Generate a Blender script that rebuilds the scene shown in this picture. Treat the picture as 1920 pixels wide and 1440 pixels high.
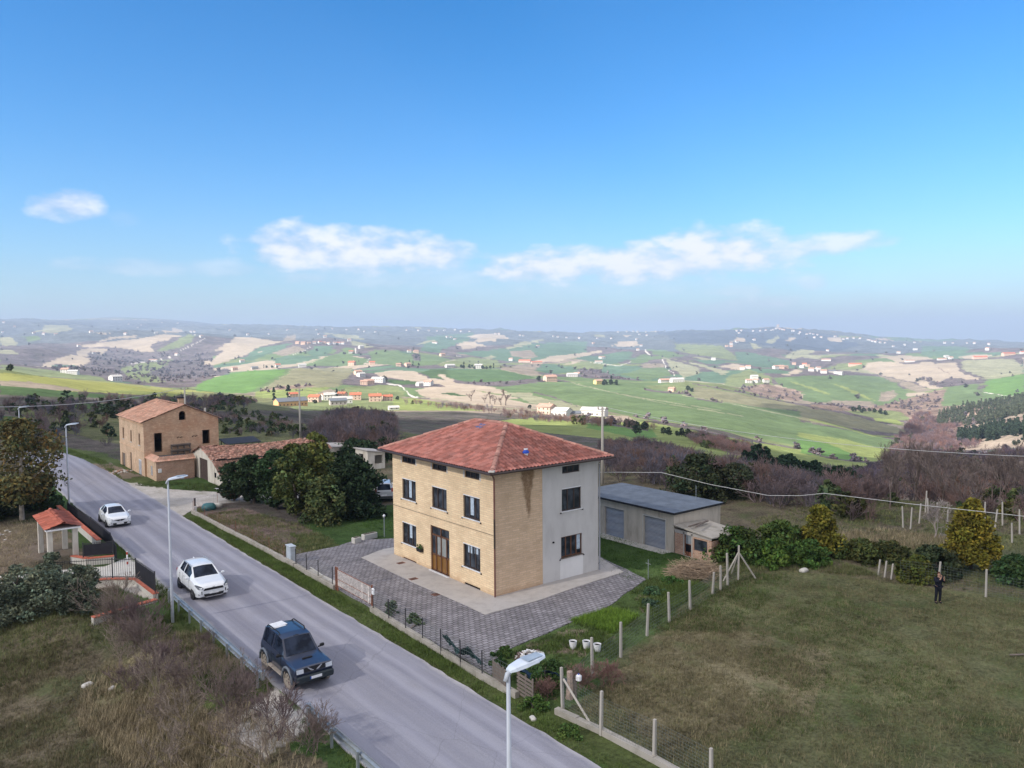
import bpy, math, random
import numpy as np
from mathutils import Vector, Matrix
R_ = math.radians
rnd = random.Random(7)
for _o in list(bpy.data.objects): bpy.data.objects.remove(_o)
scene = bpy.context.scene
col = scene.collection

# ------------------------------------------------------------ camera
F_PX = 1470.0; PITCH = 0.0599; ROLL = -0.0083; YAW = 0.9039
CAM = np.array([-26.55, -35.45, 14.976])
def cam_basis():
    fw = np.array([math.cos(YAW)*math.cos(PITCH), math.sin(YAW)*math.cos(PITCH), -math.sin(PITCH)])
    r = np.array([math.sin(YAW), -math.cos(YAW), 0.0]); u = np.cross(r, fw)
    return r*math.cos(ROLL)+u*math.sin(ROLL), -r*math.sin(ROLL)+u*math.cos(ROLL), fw
CR, CU, CF = cam_basis()
cam_d = bpy.data.cameras.new("camera"); cam = bpy.data.objects.new("camera", cam_d); col.objects.link(cam)
cam_d.sensor_width = 36.0; cam_d.lens = 36.0*F_PX/1920.0
cam_d.clip_start = 0.5; cam_d.clip_end = 60000.0
m = Matrix(((CR[0],CU[0],-CF[0],CAM[0]),(CR[1],CU[1],-CF[1],CAM[1]),(CR[2],CU[2],-CF[2],CAM[2]),(0,0,0,1)))
cam.matrix_world = m
scene.camera = cam

# ------------------------------------------------------------ light
scene.view_settings.view_transform = 'Standard'; scene.view_settings.look = 'None'
scene.view_settings.exposure = 1.36; scene.view_settings.gamma = 1.0
SUN_EL = R_(33.0)
SUN_AZ = YAW + R_(180-56)          # world angle from +X; sun stands behind and left of the camera
SUN_DIR = np.array([math.cos(SUN_AZ)*math.cos(SUN_EL), math.sin(SUN_AZ)*math.cos(SUN_EL), math.sin(SUN_EL)])
sl = bpy.data.lights.new("sun", 'SUN'); sl.energy = 4.0; sl.angle = R_(0.5); sl.color = (1.0, 0.95, 0.88)
so = bpy.data.objects.new("sun", sl); col.objects.link(so)
so.rotation_euler = Vector(SUN_DIR).to_track_quat('Z', 'Y').to_euler()
w = bpy.data.worlds.new("World"); scene.world = w; w.use_nodes = True
def build_world():
    nt = w.node_tree; N = nt.nodes; L = nt.links; N.clear()
    out = N.new('ShaderNodeOutputWorld'); bg = N.new('ShaderNodeBackground')
    sky = N.new('ShaderNodeTexSky'); sky.sky_type = 'NISHITA'; sky.sun_disc = False
    sky.sun_elevation = SUN_EL; sky.sun_rotation = math.pi/2 - SUN_AZ
    sky.altitude = 250; sky.air_density = 1.0; sky.dust_density = 0.35; sky.ozone_density = 2.2
    hs = N.new('ShaderNodeHueSaturation'); hs.inputs['Saturation'].default_value = 1.22; hs.inputs['Value'].default_value = 1.0
    tn = N.new('ShaderNodeMixRGB'); tn.blend_type = 'MULTIPLY'; tn.inputs[0].default_value = 1.0; tn.inputs[2].default_value = SKY_TINT
    L.new(sky.outputs[0], tn.inputs[1]); L.new(tn.outputs[0], hs.inputs['Color'])
    tc = N.new('ShaderNodeTexCoord')
    def mth(op, a, b=None, c=None, clamp=False):
        n = N.new('ShaderNodeMath'); n.operation = op; n.use_clamp = clamp
        for i, v in enumerate((a, b, c)):
            if v is None: continue
            if isinstance(v, (int, float)): n.inputs[i].default_value = v
            else: L.new(v, n.inputs[i])
        return n.outputs[0]
    sep = N.new('ShaderNodeSeparateXYZ'); L.new(tc.outputs['Generated'], sep.inputs[0])
    x, y, z = sep.outputs
    # compass bearing from the view north (0 = the way the valley lies) and elevation, in degrees
    a = mth('MULTIPLY', mth('ARCTAN2', y, x), 180/math.pi)
    az = mth('SUBTRACT', math.degrees(YAW), a)
    el = mth('MULTIPLY', mth('ARCSINE', z), 180/math.pi)
    comb = N.new('ShaderNodeCombineXYZ'); L.new(az, comb.inputs[0]); L.new(mth('MULTIPLY', el, 2.0), comb.inputs[1])
    n1 = N.new('ShaderNodeTexNoise'); n1.inputs['Scale'].default_value = 0.42; n1.inputs['Detail'].default_value = 10; n1.inputs['Roughness'].default_value = 0.52
    L.new(comb.outputs[0], n1.inputs['Vector'])
    comb2 = N.new('ShaderNodeCombineXYZ'); L.new(mth('MULTIPLY', az, 0.35), comb2.inputs[0]); L.new(el, comb2.inputs[1]); comb2.inputs[2].default_value = 4
    n2 = N.new('ShaderNodeTexNoise'); n2.inputs['Scale'].default_value = 0.5; n2.inputs['Detail'].default_value = 5; n2.inputs['Roughness'].default_value = 0.5
    L.new(comb2.outputs[0], n2.inputs['Vector'])
    wob = mth('MULTIPLY', mth('SUBTRACT', n1.outputs['Fac'], 0.5), 2.7)
    # banks of cumulus: (bearing, elevation, half width, half height, opacity)
    banks = CLOUD_BANKS
    acc = None
    for (ca, ce, wa, we, op, tilt) in banks:
        dx = mth('DIVIDE', mth('SUBTRACT', az, ca), wa)
        e2 = mth('SUBTRACT', mth('SUBTRACT', el, ce), mth('MULTIPLY', mth('SUBTRACT', az, ca), tilt))
        dy = mth('DIVIDE', e2, we)
        up = mth('MULTIPLY', mth('MAXIMUM', dy, 0), 1.0)
        dn = mth('MULTIPLY', mth('MINIMUM', dy, 0), 1.25)
        r2 = mth('ADD', mth('POWER', mth('ABSOLUTE', dx), 2.4), mth('ADD', mth('MULTIPLY', up, up), mth('MULTIPLY', dn, dn)))
        v = mth('ADD', mth('SUBTRACT', 1.0, r2), wob)
        v = mth('MULTIPLY', mth('SMOOTH_MIN', mth('MULTIPLY', mth('MAXIMUM', v, 0.0), 1.0), 1.0, 0.45), op)
        acc = v if acc is None else mth('MAXIMUM', acc, v)
    # shading inside clouds: brighter tops, soft bluish bases
    mixc = N.new('ShaderNodeMixRGB'); mixc.inputs[1].default_value = (2.55, 2.8, 3.45, 1); mixc.inputs[2].default_value = (3.85, 3.9, 4.2, 1)
    L.new(mth('MULTIPLY', mth('SUBTRACT', mth('ADD', n1.outputs['Fac'], mth('MULTIPLY', acc, 0.30)), 0.46), 2.6, clamp=True), mixc.inputs[0])
    # thin veil of pale haze low over the horizon
    veil = N.new('ShaderNodeMixRGB'); veil.inputs[2].default_value = (1.62, 1.9, 2.18, 1)
    vf = mth('MULTIPLY', mth('POWER', 2.718, mth('MULTIPLY', mth('MAXIMUM', el, 0), -0.22)), VEIL)
    vf = mth('MULTIPLY', vf, mth('ADD', 0.8, mth('MULTIPLY', n2.outputs['Fac'], 0.4)), clamp=True)
    L.new(vf, veil.inputs[0]); L.new(hs.outputs[0], veil.inputs[1])
    fin = N.new('ShaderNodeMixRGB'); L.new(mth('MULTIPLY', acc, 0.97, clamp=True), fin.inputs[0]); L.new(veil.outputs[0], fin.inputs[1]); L.new(mixc.outputs[0], fin.inputs[2])
    # bright cloud added overhead and behind the camera, unseen, for soft fill light
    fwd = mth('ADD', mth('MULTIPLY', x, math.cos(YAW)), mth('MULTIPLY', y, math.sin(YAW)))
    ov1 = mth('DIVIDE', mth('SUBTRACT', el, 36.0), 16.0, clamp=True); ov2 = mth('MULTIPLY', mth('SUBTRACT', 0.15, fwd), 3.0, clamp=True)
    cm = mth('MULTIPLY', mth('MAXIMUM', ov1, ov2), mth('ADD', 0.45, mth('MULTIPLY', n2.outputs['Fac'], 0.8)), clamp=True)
    ovc = N.new('ShaderNodeMixRGB'); L.new(cm, ovc.inputs[0]); L.new(fin.outputs[0], ovc.inputs[1]); ovc.inputs[2].default_value = OVERHEAD_FILL
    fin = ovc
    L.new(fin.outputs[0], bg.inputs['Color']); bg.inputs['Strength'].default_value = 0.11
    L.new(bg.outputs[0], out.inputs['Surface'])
def pix_az_el(px, py):
    d = CR*(px-960)/F_PX - CU*(py-720)/F_PX + CF; d /= np.linalg.norm(d)
    return math.degrees(YAW-math.atan2(d[1], d[0])), math.degrees(math.asin(d[2]))
OVERHEAD_FILL = (4.5, 4.3, 4.3, 1); VEIL = 0.95; SKY_TINT = (0.50, 0.635, 0.755, 1)
CLOUD_BANKS = []
for (px, py, wx, wy, op, tl) in [(125,388,52,24,.75,0),(235,412,26,13,.12,0),(670,476,190,40,1.0,-.03),(800,480,90,30,.9,0),(555,468,80,40,1.0,0),
        (1040,500,150,30,1.0,.04),(1240,495,220,38,1.0,.05),(1350,478,150,42,1.0,0),(1530,465,130,18,.75,.08),(1405,572,80,14,.4,.08),(1525,532,26,13,.4,0),
        (1240,578,22,9,.25,0),(330,503,170,14,.3,0),(760,520,230,22,.28,0),(580,522,45,12,.35,0),(1180,535,330,20,.22,0),(1385,545,60,10,.3,0)]:
    a_, e_ = pix_az_el(px, py)
    CLOUD_BANKS.append((a_, e_, math.degrees(wx*1.13/F_PX), math.degrees(wy*1.32/F_PX), min(1, op*1.08), tl))
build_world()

# ------------------------------------------------------------ helpers
def tag(o, label=None, cat=None, group=None, kind=None):
    if label: o['label'] = label
    if cat: o['category'] = cat
    if group: o['group'] = group
    if kind: o['kind'] = kind
    return o
def empty(name, loc=(0,0,0), rz=0, label=None, cat=None, group=None):
    o = bpy.data.objects.new(name, None); col.objects.link(o); o.location = loc; o.rotation_euler = (0,0,rz)
    o.empty_display_size = 0.2
    return tag(o, label, cat, group)
def kids(o): return [c for c in bpy.data.objects if c.parent == o]
def copy_tree(o, loc=None, rz=None, label=None, group=None, scale=None, parent=None, _idx=None):
    if _idx is None:
        _idx = {}
        for c in bpy.data.objects:
            if c.parent: _idx.setdefault(c.parent.name, []).append(c)
    c = o.copy(); col.objects.link(c); c.parent = parent
    if loc is not None: c.location = loc
    if rz is not None: c.rotation_euler = (0,0,rz)
    if scale is not None: c.scale = scale if hasattr(scale, '__len__') else (scale,)*3
    if label: c['label'] = label
    if group: c['group'] = group
    for ch in _idx.get(o.name, []): copy_tree(ch, parent=c, _idx=_idx)
    return c

class MB:
    def __init__(s): s.v = []; s.f = []; s.m = []; s.cur = 0
    def mat(s, i): s.cur = i; return s
    def add(s, vs, fs):
        b = len(s.v); s.v += [tuple(map(float, q)) for q in vs]
        for f in fs: s.f.append(tuple(b+i for i in f)); s.m.append(s.cur)
        return s
    def box(s, x0, y0, z0, x1, y1, z1):
        return s.add([(x0,y0,z0),(x1,y0,z0),(x1,y1,z0),(x0,y1,z0),(x0,y0,z1),(x1,y0,z1),(x1,y1,z1),(x0,y1,z1)],
                     [(0,3,2,1),(4,5,6,7),(0,1,5,4),(1,2,6,5),(2,3,7,6),(3,0,4,7)])
    def bbox(s, c, sz, rz=0, b=0.0, M=None):
        # box centred at c with optional rotation; chamfered when b>0
        hx, hy, hz = sz[0]/2, sz[1]/2, sz[2]/2
        pts = []; fs = []
        if b <= 0:
            pts = [(-hx,-hy,-hz),(hx,-hy,-hz),(hx,hy,-hz),(-hx,hy,-hz),(-hx,-hy,hz),(hx,-hy,hz),(hx,hy,hz),(-hx,hy,hz)]
            fs = [(0,3,2,1),(4,5,6,7),(0,1,5,4),(1,2,6,5),(2,3,7,6),(3,0,4,7)]
        else:
            rings = [(-hz,b),(-hz+b,0),(hz-b,0),(hz,b)]
            for z, i in rings:
                a, c_ = hx-i, hy-i
                k = b*0.9
                pts += [(-a+k,-c_,z),(a-k,-c_,z),(a,-c_+k,z),(a,c_-k,z),(a-k,c_,z),(-a+k,c_,z),(-a,c_-k,z),(-a,-c_+k,z)]
            fs.append(tuple(range(7,-1,-1))); fs.append(tuple(range(24,32)))
            for r in range(3):
                for i in range(8):
                    j = (i+1) % 8; fs.append((r*8+i, r*8+j, r*8+8+j, r*8+8+i))
        cs, sn = math.cos(rz), math.sin(rz)
        P = [(c[0]+x*cs-y*sn, c[1]+x*sn+y*cs, c[2]+z) for x, y, z in pts]
        if M is not None: P = [tuple(M @ Vector(q)) for q in P]
        return s.add(P, fs)
    def tube(s, pts, rad, n=6, cap=True):
        pts = [Vector(p) for p in pts]
        if not hasattr(rad, '__len__'): rad = [rad]*len(pts)
        vs = []
        for i, p in enumerate(pts):
            d = (pts[min(i+1, len(pts)-1)]-pts[max(i-1, 0)]).normalized()
            a = Vector((0,0,1)) if abs(d.z) < 0.9 else Vector((1,0,0))
            u = d.cross(a).normalized(); v = d.cross(u).normalized()
            for k in range(n):
                t = 2*math.pi*k/n; vs.append(p+(u*math.cos(t)+v*math.sin(t))*rad[i])
        fs = []
        for i in range(len(pts)-1):
            for k in range(n):
                l = (k+1) % n; fs.append((i*n+k, i*n+n+k, i*n+n+l, i*n+l))
        if cap: fs.append(tuple(range(n))); fs.append(tuple((len(pts)-1)*n+k for k in range(n-1,-1,-1)))
        return s.add(vs, fs)
    def quad(s, a, b, c, d): return s.add([a,b,c,d], [(0,1,2,3)])
    def prism(s, poly, z0, z1):
        n = len(poly)
        vs = [(x,y,z0) for x,y in poly]+[(x,y,z1) for x,y in poly]
        fs = [tuple(range(n-1,-1,-1)), tuple(range(n,2*n))]+[(i,(i+1)%n,n+(i+1)%n,n+i) for i in range(n)]
        return s.add(vs, fs)
    def build(s, name, mats, parent=None, smooth=False):
        if not isinstance(mats, (list, tuple)): mats = [mats]
        me = bpy.data.meshes.new(name); me.from_pydata(s.v, [], s.f)
        for q in mats: me.materials.append(q)
        if len(mats) > 1: me.polygons.foreach_set('material_index', s.m)
        if smooth: me.polygons.foreach_set('use_smooth', [True]*len(s.f))
        me.update()
        o = bpy.data.objects.new(name, me); col.objects.link(o); o.parent = parent
        return o
def np_mesh(name, V, Fc, mats, parent=None, smooth=False, midx=None, colattr=None):
    """V (n,3) float, Fc (m,k) int with k = 3 or 4"""
    me = bpy.data.meshes.new(name); V = np.asarray(V, dtype=np.float32); Fc = np.asarray(Fc, dtype=np.int32)
    n, k = Fc.shape
    me.vertices.add(len(V)); me.vertices.foreach_set('co', V.ravel())
    me.loops.add(n*k); me.loops.foreach_set('vertex_index', Fc.ravel())
    me.polygons.add(n); me.polygons.foreach_set('loop_start', np.arange(0, n*k, k, dtype=np.int32))
    me.polygons.foreach_set('loop_total', np.full(n, k, dtype=np.int32))
    if not isinstance(mats, (list, tuple)): mats = [mats]
    for q in mats: me.materials.append(q)
    if midx is not None: me.polygons.foreach_set('material_index', np.asarray(midx, dtype=np.int32))
    if smooth: me.polygons.foreach_set('use_smooth', np.ones(n, dtype=bool))
    if colattr is not None:
        at_ = me.color_attributes.new('tone', 'FLOAT_COLOR', 'POINT')
        at_.data.foreach_set('color', np.asarray(colattr, dtype=np.float32).ravel())
    me.update(calc_edges=True)
    o = bpy.data.objects.new(name, me); col.objects.link(o); o.parent = parent
    return o

# ------------------------------------------------------------ materials
MATS = {}
class NT:
    """small wrapper for node graphs"""
    def __init__(s, name, rough=0.8, spec=0.3, metal=0.0):
        s.m = bpy.data.materials.new(name); s.m.use_nodes = True; s.t = s.m.node_tree; s.N = s.t.nodes; s.L = s.t.links
        s.b = s.N['Principled BSDF']; s.b.inputs['Roughness'].default_value = rough
        s.b.inputs['Specular IOR Level'].default_value = spec; s.b.inputs['Metallic'].default_value = metal
        s.tc = s.N.new('ShaderNodeTexCoord'); MATS[name] = s.m
    def set(s, i, v):
        if isinstance(v, (int, float)): i.default_value = v
        elif isinstance(v, tuple): i.default_value = v if len(v) == 4 or len(i.default_value) == 3 else v+(1,)
        else: s.L.new(v, i)
    def noise(s, scale, detail=4, rough=0.55, vec=None, dist=0, out='Fac'):
        n = s.N.new('ShaderNodeTexNoise'); n.inputs['Scale'].default_value = scale; n.inputs['Detail'].default_value = detail
        n.inputs['Roughness'].default_value = rough; n.inputs['Distortion'].default_value = dist
        s.L.new(vec or s.tc.outputs['Object'], n.inputs['Vector']); return n.outputs[out]
    def map(s, scale=(1,1,1), rot=(0,0,0), loc=(0,0,0), vec=None):
        n = s.N.new('ShaderNodeMapping'); n.inputs['Scale'].default_value = scale; n.inputs['Rotation'].default_value = rot; n.inputs['Location'].default_value = loc
        s.L.new(vec or s.tc.outputs['Object'], n.inputs[0]); return n.outputs[0]
    def ramp(s, f, stops, interp='LINEAR'):
        n = s.N.new('ShaderNodeValToRGB'); s.set(n.inputs[0], f); e = n.color_ramp.elements; n.color_ramp.interpolation = interp
        while len(e) < len(stops): e.new(0.5)
        for q, (p, c) in zip(e, stops):
            q.position = p; q.color = (c,c,c,1) if isinstance(c, (int, float)) else tuple(c)+(1,)
        return n.outputs[0]
    def mix(s, f, a, b, mode='MIX'):
        n = s.N.new('ShaderNodeMixRGB'); n.blend_type = mode; s.set(n.inputs[0], f); s.set(n.inputs[1], a); s.set(n.inputs[2], b); return n.outputs[0]
    def mth(s, op, a, b=None, clamp=False):
        n = s.N.new('ShaderNodeMath'); n.operation = op; n.use_clamp = clamp; s.set(n.inputs[0], a)
        if b is not None: s.set(n.inputs[1], b)
        return n.outputs[0]
    def col(s, c): s.set(s.b.inputs['Base Color'], c); return s
    def bump(s, h, strength=0.3, dist=0.02):
        n = s.N.new('ShaderNodeBump'); n.inputs['Strength'].default_value = strength; n.inputs['Distance'].default_value = dist
        s.L.new(h, n.inputs['Height']); s.L.new(n.outputs[0], s.b.inputs['Normal']); return s
def simple(name, c, rough=0.7, spec=0.3, metal=0.0, var=0.15, scale=3.0, bump=0.0):
    t = NT(name, rough, spec, metal)
    d = tuple(max(0, q*(1-var)) for q in c); b = tuple(min(1, q*(1+var)) for q in c)
    n = t.noise(scale, 6, 0.6)
    t.col(t.mix(t.ramp(n, [(0.3, 0.0), (0.7, 1.0)]), d, b))
    if bump: t.bump(t.noise(scale*6, 4), bump, 0.02)
    return t.m
scene.cycles.volume_bounces = 2
# ------------------------------------------------------------ terrain
def at_px(px, py, D):
    d = CR*(px-960)/F_PX - CU*(py-720)/F_PX + CF
    return CAM + d*(D/math.hypot(d[0], d[1]))
# height survey of the valley: columns of (sight column, [(row, distance)...]) turned into ground points
SURVEY = {
 -120:[(905,97),(800,150),(760,190),(735,240),(703,300),(700,700),(685,1500),(665,2300),(640,3200),(622,4500),(600,7000),(615,12000)],
 0:[(905,97),(800,150),(760,190),(735,240),(700,300),(712,600),(690,1200),(672,2000),(650,2800),(630,4000),(603,7000),(640,12000)],
 200:[(860,115),(800,170),(760,220),(738,280),(716,340),(735,600),(712,1200),(690,2000),(665,2700),(628,3600),(628,4600),(609,7000),(596,10800),(640,13000)],
 370:[(840,120),(790,180),(760,240),(737,330),(760,560),(733,830),(715,1500),(690,2100),(665,2700),(630,3500),(630,4800),(611,7500),(607,10800),(640,13000)],
 470:[(835,122),(800,170),(757,260),(757,500),(725,850),(697,1080),(710,1500),(668,2500),(642,3300),(632,4600),(612,7500),(640,12000)],
 560:[(830,124),(800,190),(775,250),(757,550),(745,650),(710,950),(690,1100),(700,1500),(670,2100),(642,3000),(636,4200),(614,7500),(640,12000)],
 740:[(900,82),(860,115),(830,150),(800,230),(785,330),(770,430),(750,600),(715,950),(690,1300),(684,1700),(656,2200),(652,3000),(630,5000),(616,7500),(640,12000)],
 950:[(900,92),(870,130),(830,200),(790,350),(760,520),(740,680),(715,950),(694,1300),(692,1600),(670,2300),(650,3200),(632,4700),(622,6500),(642,12000)],
 1150:[(900,92),(860,140),(830,200),(800,350),(778,480),(755,640),(730,850),(714,1150),(712,1500),(690,2000),(668,2700),(650,3700),(628,6500),(645,12000)],
 1350:[(905,88),(870,150),(850,220),(825,320),(800,430),(780,560),(750,800),(722,1100),(716,1500),(700,1800),(680,2300),(655,3300),(638,4600),(622,6500),(648,12000)],
 1460:[(930,78),(900,130),(875,240),(850,360),(820,500),(790,660),(757,930),(748,1150),(715,1500),(703,1700),(692,2200),(665,3000),(645,4200),(618,5600),(650,12000)],
 1550:[(950,76),(915,130),(895,210),(870,340),(845,460),(815,600),(785,760),(760,1000),(756,1200),(715,1600),(700,1800),(690,2400),(662,3400),(645,4600),(627,6000),(650,12000)],
 1650:[(965,74),(925,120),(900,180),(882,320),(862,480),(838,610),(812,760),(788,930),(762,1150),(735,1500),(705,2000),(674,2600),(668,3600),(645,5000),(636,7000),(650,12000)],
 1800:[(965,76),(930,110),(900,160),(872,260),(852,370),(850,560),(820,740),(790,900),(760,1100),(740,1300),(705,1900),(668,2600),(664,3600),(648,5500),(644,8000),(650,12000)],
 1950:[(965,76),(930,105),(900,150),(865,260),(850,380),(850,500),(815,640),(760,850),(735,1100),(712,1500),(690,2000),(662,2600),(660,3600),(648,5500),(645,8000),(650,12000)],
 2100:[(965,76),(930,105),(900,150),(865,260),(850,380),(850,500),(815,640),(760,850),(735,1100),(712,1500),(690,2000),(662,2600),(660,3600),(648,5500),(645,8000),(650,12000)],
}
def az_of(x, y): return ((YAW - np.arctan2(y-CAM[1], x-CAM[0]) + np.pi) % (2*np.pi)) - np.pi
_cp = []
for px, lst in SURVEY.items():
    for (py, D) in lst:
        P = at_px(px, py, D); _cp.append((float(az_of(P[0], P[1])), math.log(D), P[2]))
for a_ in np.radians([-175,-140,-100,-70,-50,50,70,100,140,175]):       # rolling ground outside the surveyed view
    for D, z in ((80,-2),(150,-14),(300,-30),(700,-60),(1500,-60),(3000,-30),(7000,0),(12000,-60)):
        _cp.append((a_, math.log(D), z + (8 if a_ < 0 and D < 400 else 0)))
_cp = np.array(_cp)
KA, KL = 2.6, 1.0
def _rbf_feat(a, l): return np.stack([np.asarray(a)*KA, np.asarray(l)*KL], -1)
_X = _rbf_feat(_cp[:,0], _cp[:,1])
def _kern(A, B):
    d = np.sqrt(((A[:,None,:]-B[None,:,:])**2).sum(-1)+1e-4); return d
_K = _kern(_X, _X); _n = len(_X)
_A = np.zeros((_n+3, _n+3)); _A[:_n,:_n] = _K; _A[:_n,_n] = 1; _A[:_n,_n+1:] = _X; _A[_n,:_n] = 1; _A[_n+1:,:_n] = _X.T
_W = np.linalg.solve(_A, np.concatenate([_cp[:,2], [0,0,0]]))
# coarse lookup of the survey surface
_LA = np.radians(np.linspace(-180, 180, 721)); _LL = np.linspace(math.log(40), math.log(14000), 300)
_ga, _gl = np.meshgrid(_LA, _LL); _q = _rbf_feat(_ga.ravel(), _gl.ravel())
_Z = np.zeros(len(_q))
for i in range(0, len(_q), 20000):
    qq = _q[i:i+20000]; _Z[i:i+20000] = _kern(qq, _X)@_W[:_n] + _W[_n] + qq@_W[_n+1:]
_Z = _Z.reshape(_ga.shape)
def _bil(a, l):
    fa = np.clip((a-_LA[0])/(_LA[1]-_LA[0]), 0, len(_LA)-1.001); fl = np.clip((l-_LL[0])/(_LL[1]-_LL[0]), 0, len(_LL)-1.001)
    i = fa.astype(int); j = fl.astype(int); u = fa-i; v = fl-j
    return (_Z[j,i]*(1-u)+_Z[j,i+1]*u)*(1-v)+(_Z[j+1,i]*(1-u)+_Z[j+1,i+1]*u)*v
def _hash(i, j, s): 
    n = (i*374761393 + j*668265263 + s*974711) & 0xffffffff
    n = ((n ^ (n >> 13)) * 1274126177) & 0xffffffff
    return ((n ^ (n >> 16)) & 0xffff)/65535.0
def vnoise(x, y, s=0):
    i = np.floor(x).astype(np.int64); j = np.floor(y).astype(np.int64); u = x-i; v = y-j; u = u*u*(3-2*u); v = v*v*(3-2*v)
    return (_hash(i,j,s)*(1-u)+_hash(i+1,j,s)*u)*(1-v)+(_hash(i,j+1,s)*(1-u)+_hash(i+1,j+1,s)*u)*v
def fbm(x, y, o=4, s=0):
    t = 0; a = 0.5; n = 0
    for k in range(o): t = t+a*vnoise(x*2**k, y*2**k, s+k); n += a; a *= 0.5
    return t/n
def sstep(x): x = np.clip(x, 0, 1); return x*x*(3-2*x)
_PA = []
for px, D in ((-400,112),(0,112),(200,112),(370,118),(560,118),(650,100),(740,95),(950,92),(1150,86),(1350,78),(1500,72),(1650,70),(1800,72),(2300,70)):
    P = at_px(px, 900, 100); _PA.append((float(az_of(P[0], P[1])), D))
_PA = np.array(_PA)
def height(x, y):
    x = np.asarray(x, float); y = np.asarray(y, float)
    D = np.hypot(x-CAM[0], y-CAM[1]); a = az_of(x, y); l = np.log(np.maximum(D, 40))
    z = _bil(a, l)
    rel = sstep((D-350)/700)*sstep((9500-D)/3000)
    z = z + (fbm(x/260.0, y/260.0, 4, 3)-0.5)*np.minimum(.012*D, 36)*rel
    rdg = 1-np.abs(2*fbm(x/640.0+3.1, y/640.0, 4, 13)-1)*1.9
    z = z + (rdg-0.62)*np.minimum(.011*np.maximum(D-700, 0), 62)*rel
    z = z + (fbm(x/45.0, y/45.0, 3, 9)-0.5)*np.clip((D-120)/60, 0, 5)*sstep((3500-D)/2000)
    Dp = np.interp(a, _PA[:,0], _PA[:,1]); w_ = sstep((D/Dp-1)/0.35)
    zz = z*w_
    # the field side of the road lies lower than the carriageway
    drop = -1.3*sstep((-16.0-x)/3.5)*sstep((13-y)/6) - 0.9*sstep((-18.5-x)/6)*sstep((60-y)/20)*(1-w_)
    zz = zz + drop*(1-w_) + (fbm(x/7, y/7, 3, 5)-0.5)*0.35*(1-w_)*np.maximum(sstep((x-9.5)/6)*sstep((-4-y)/3), sstep((-17.5-x)/3))
    return zz
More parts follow.
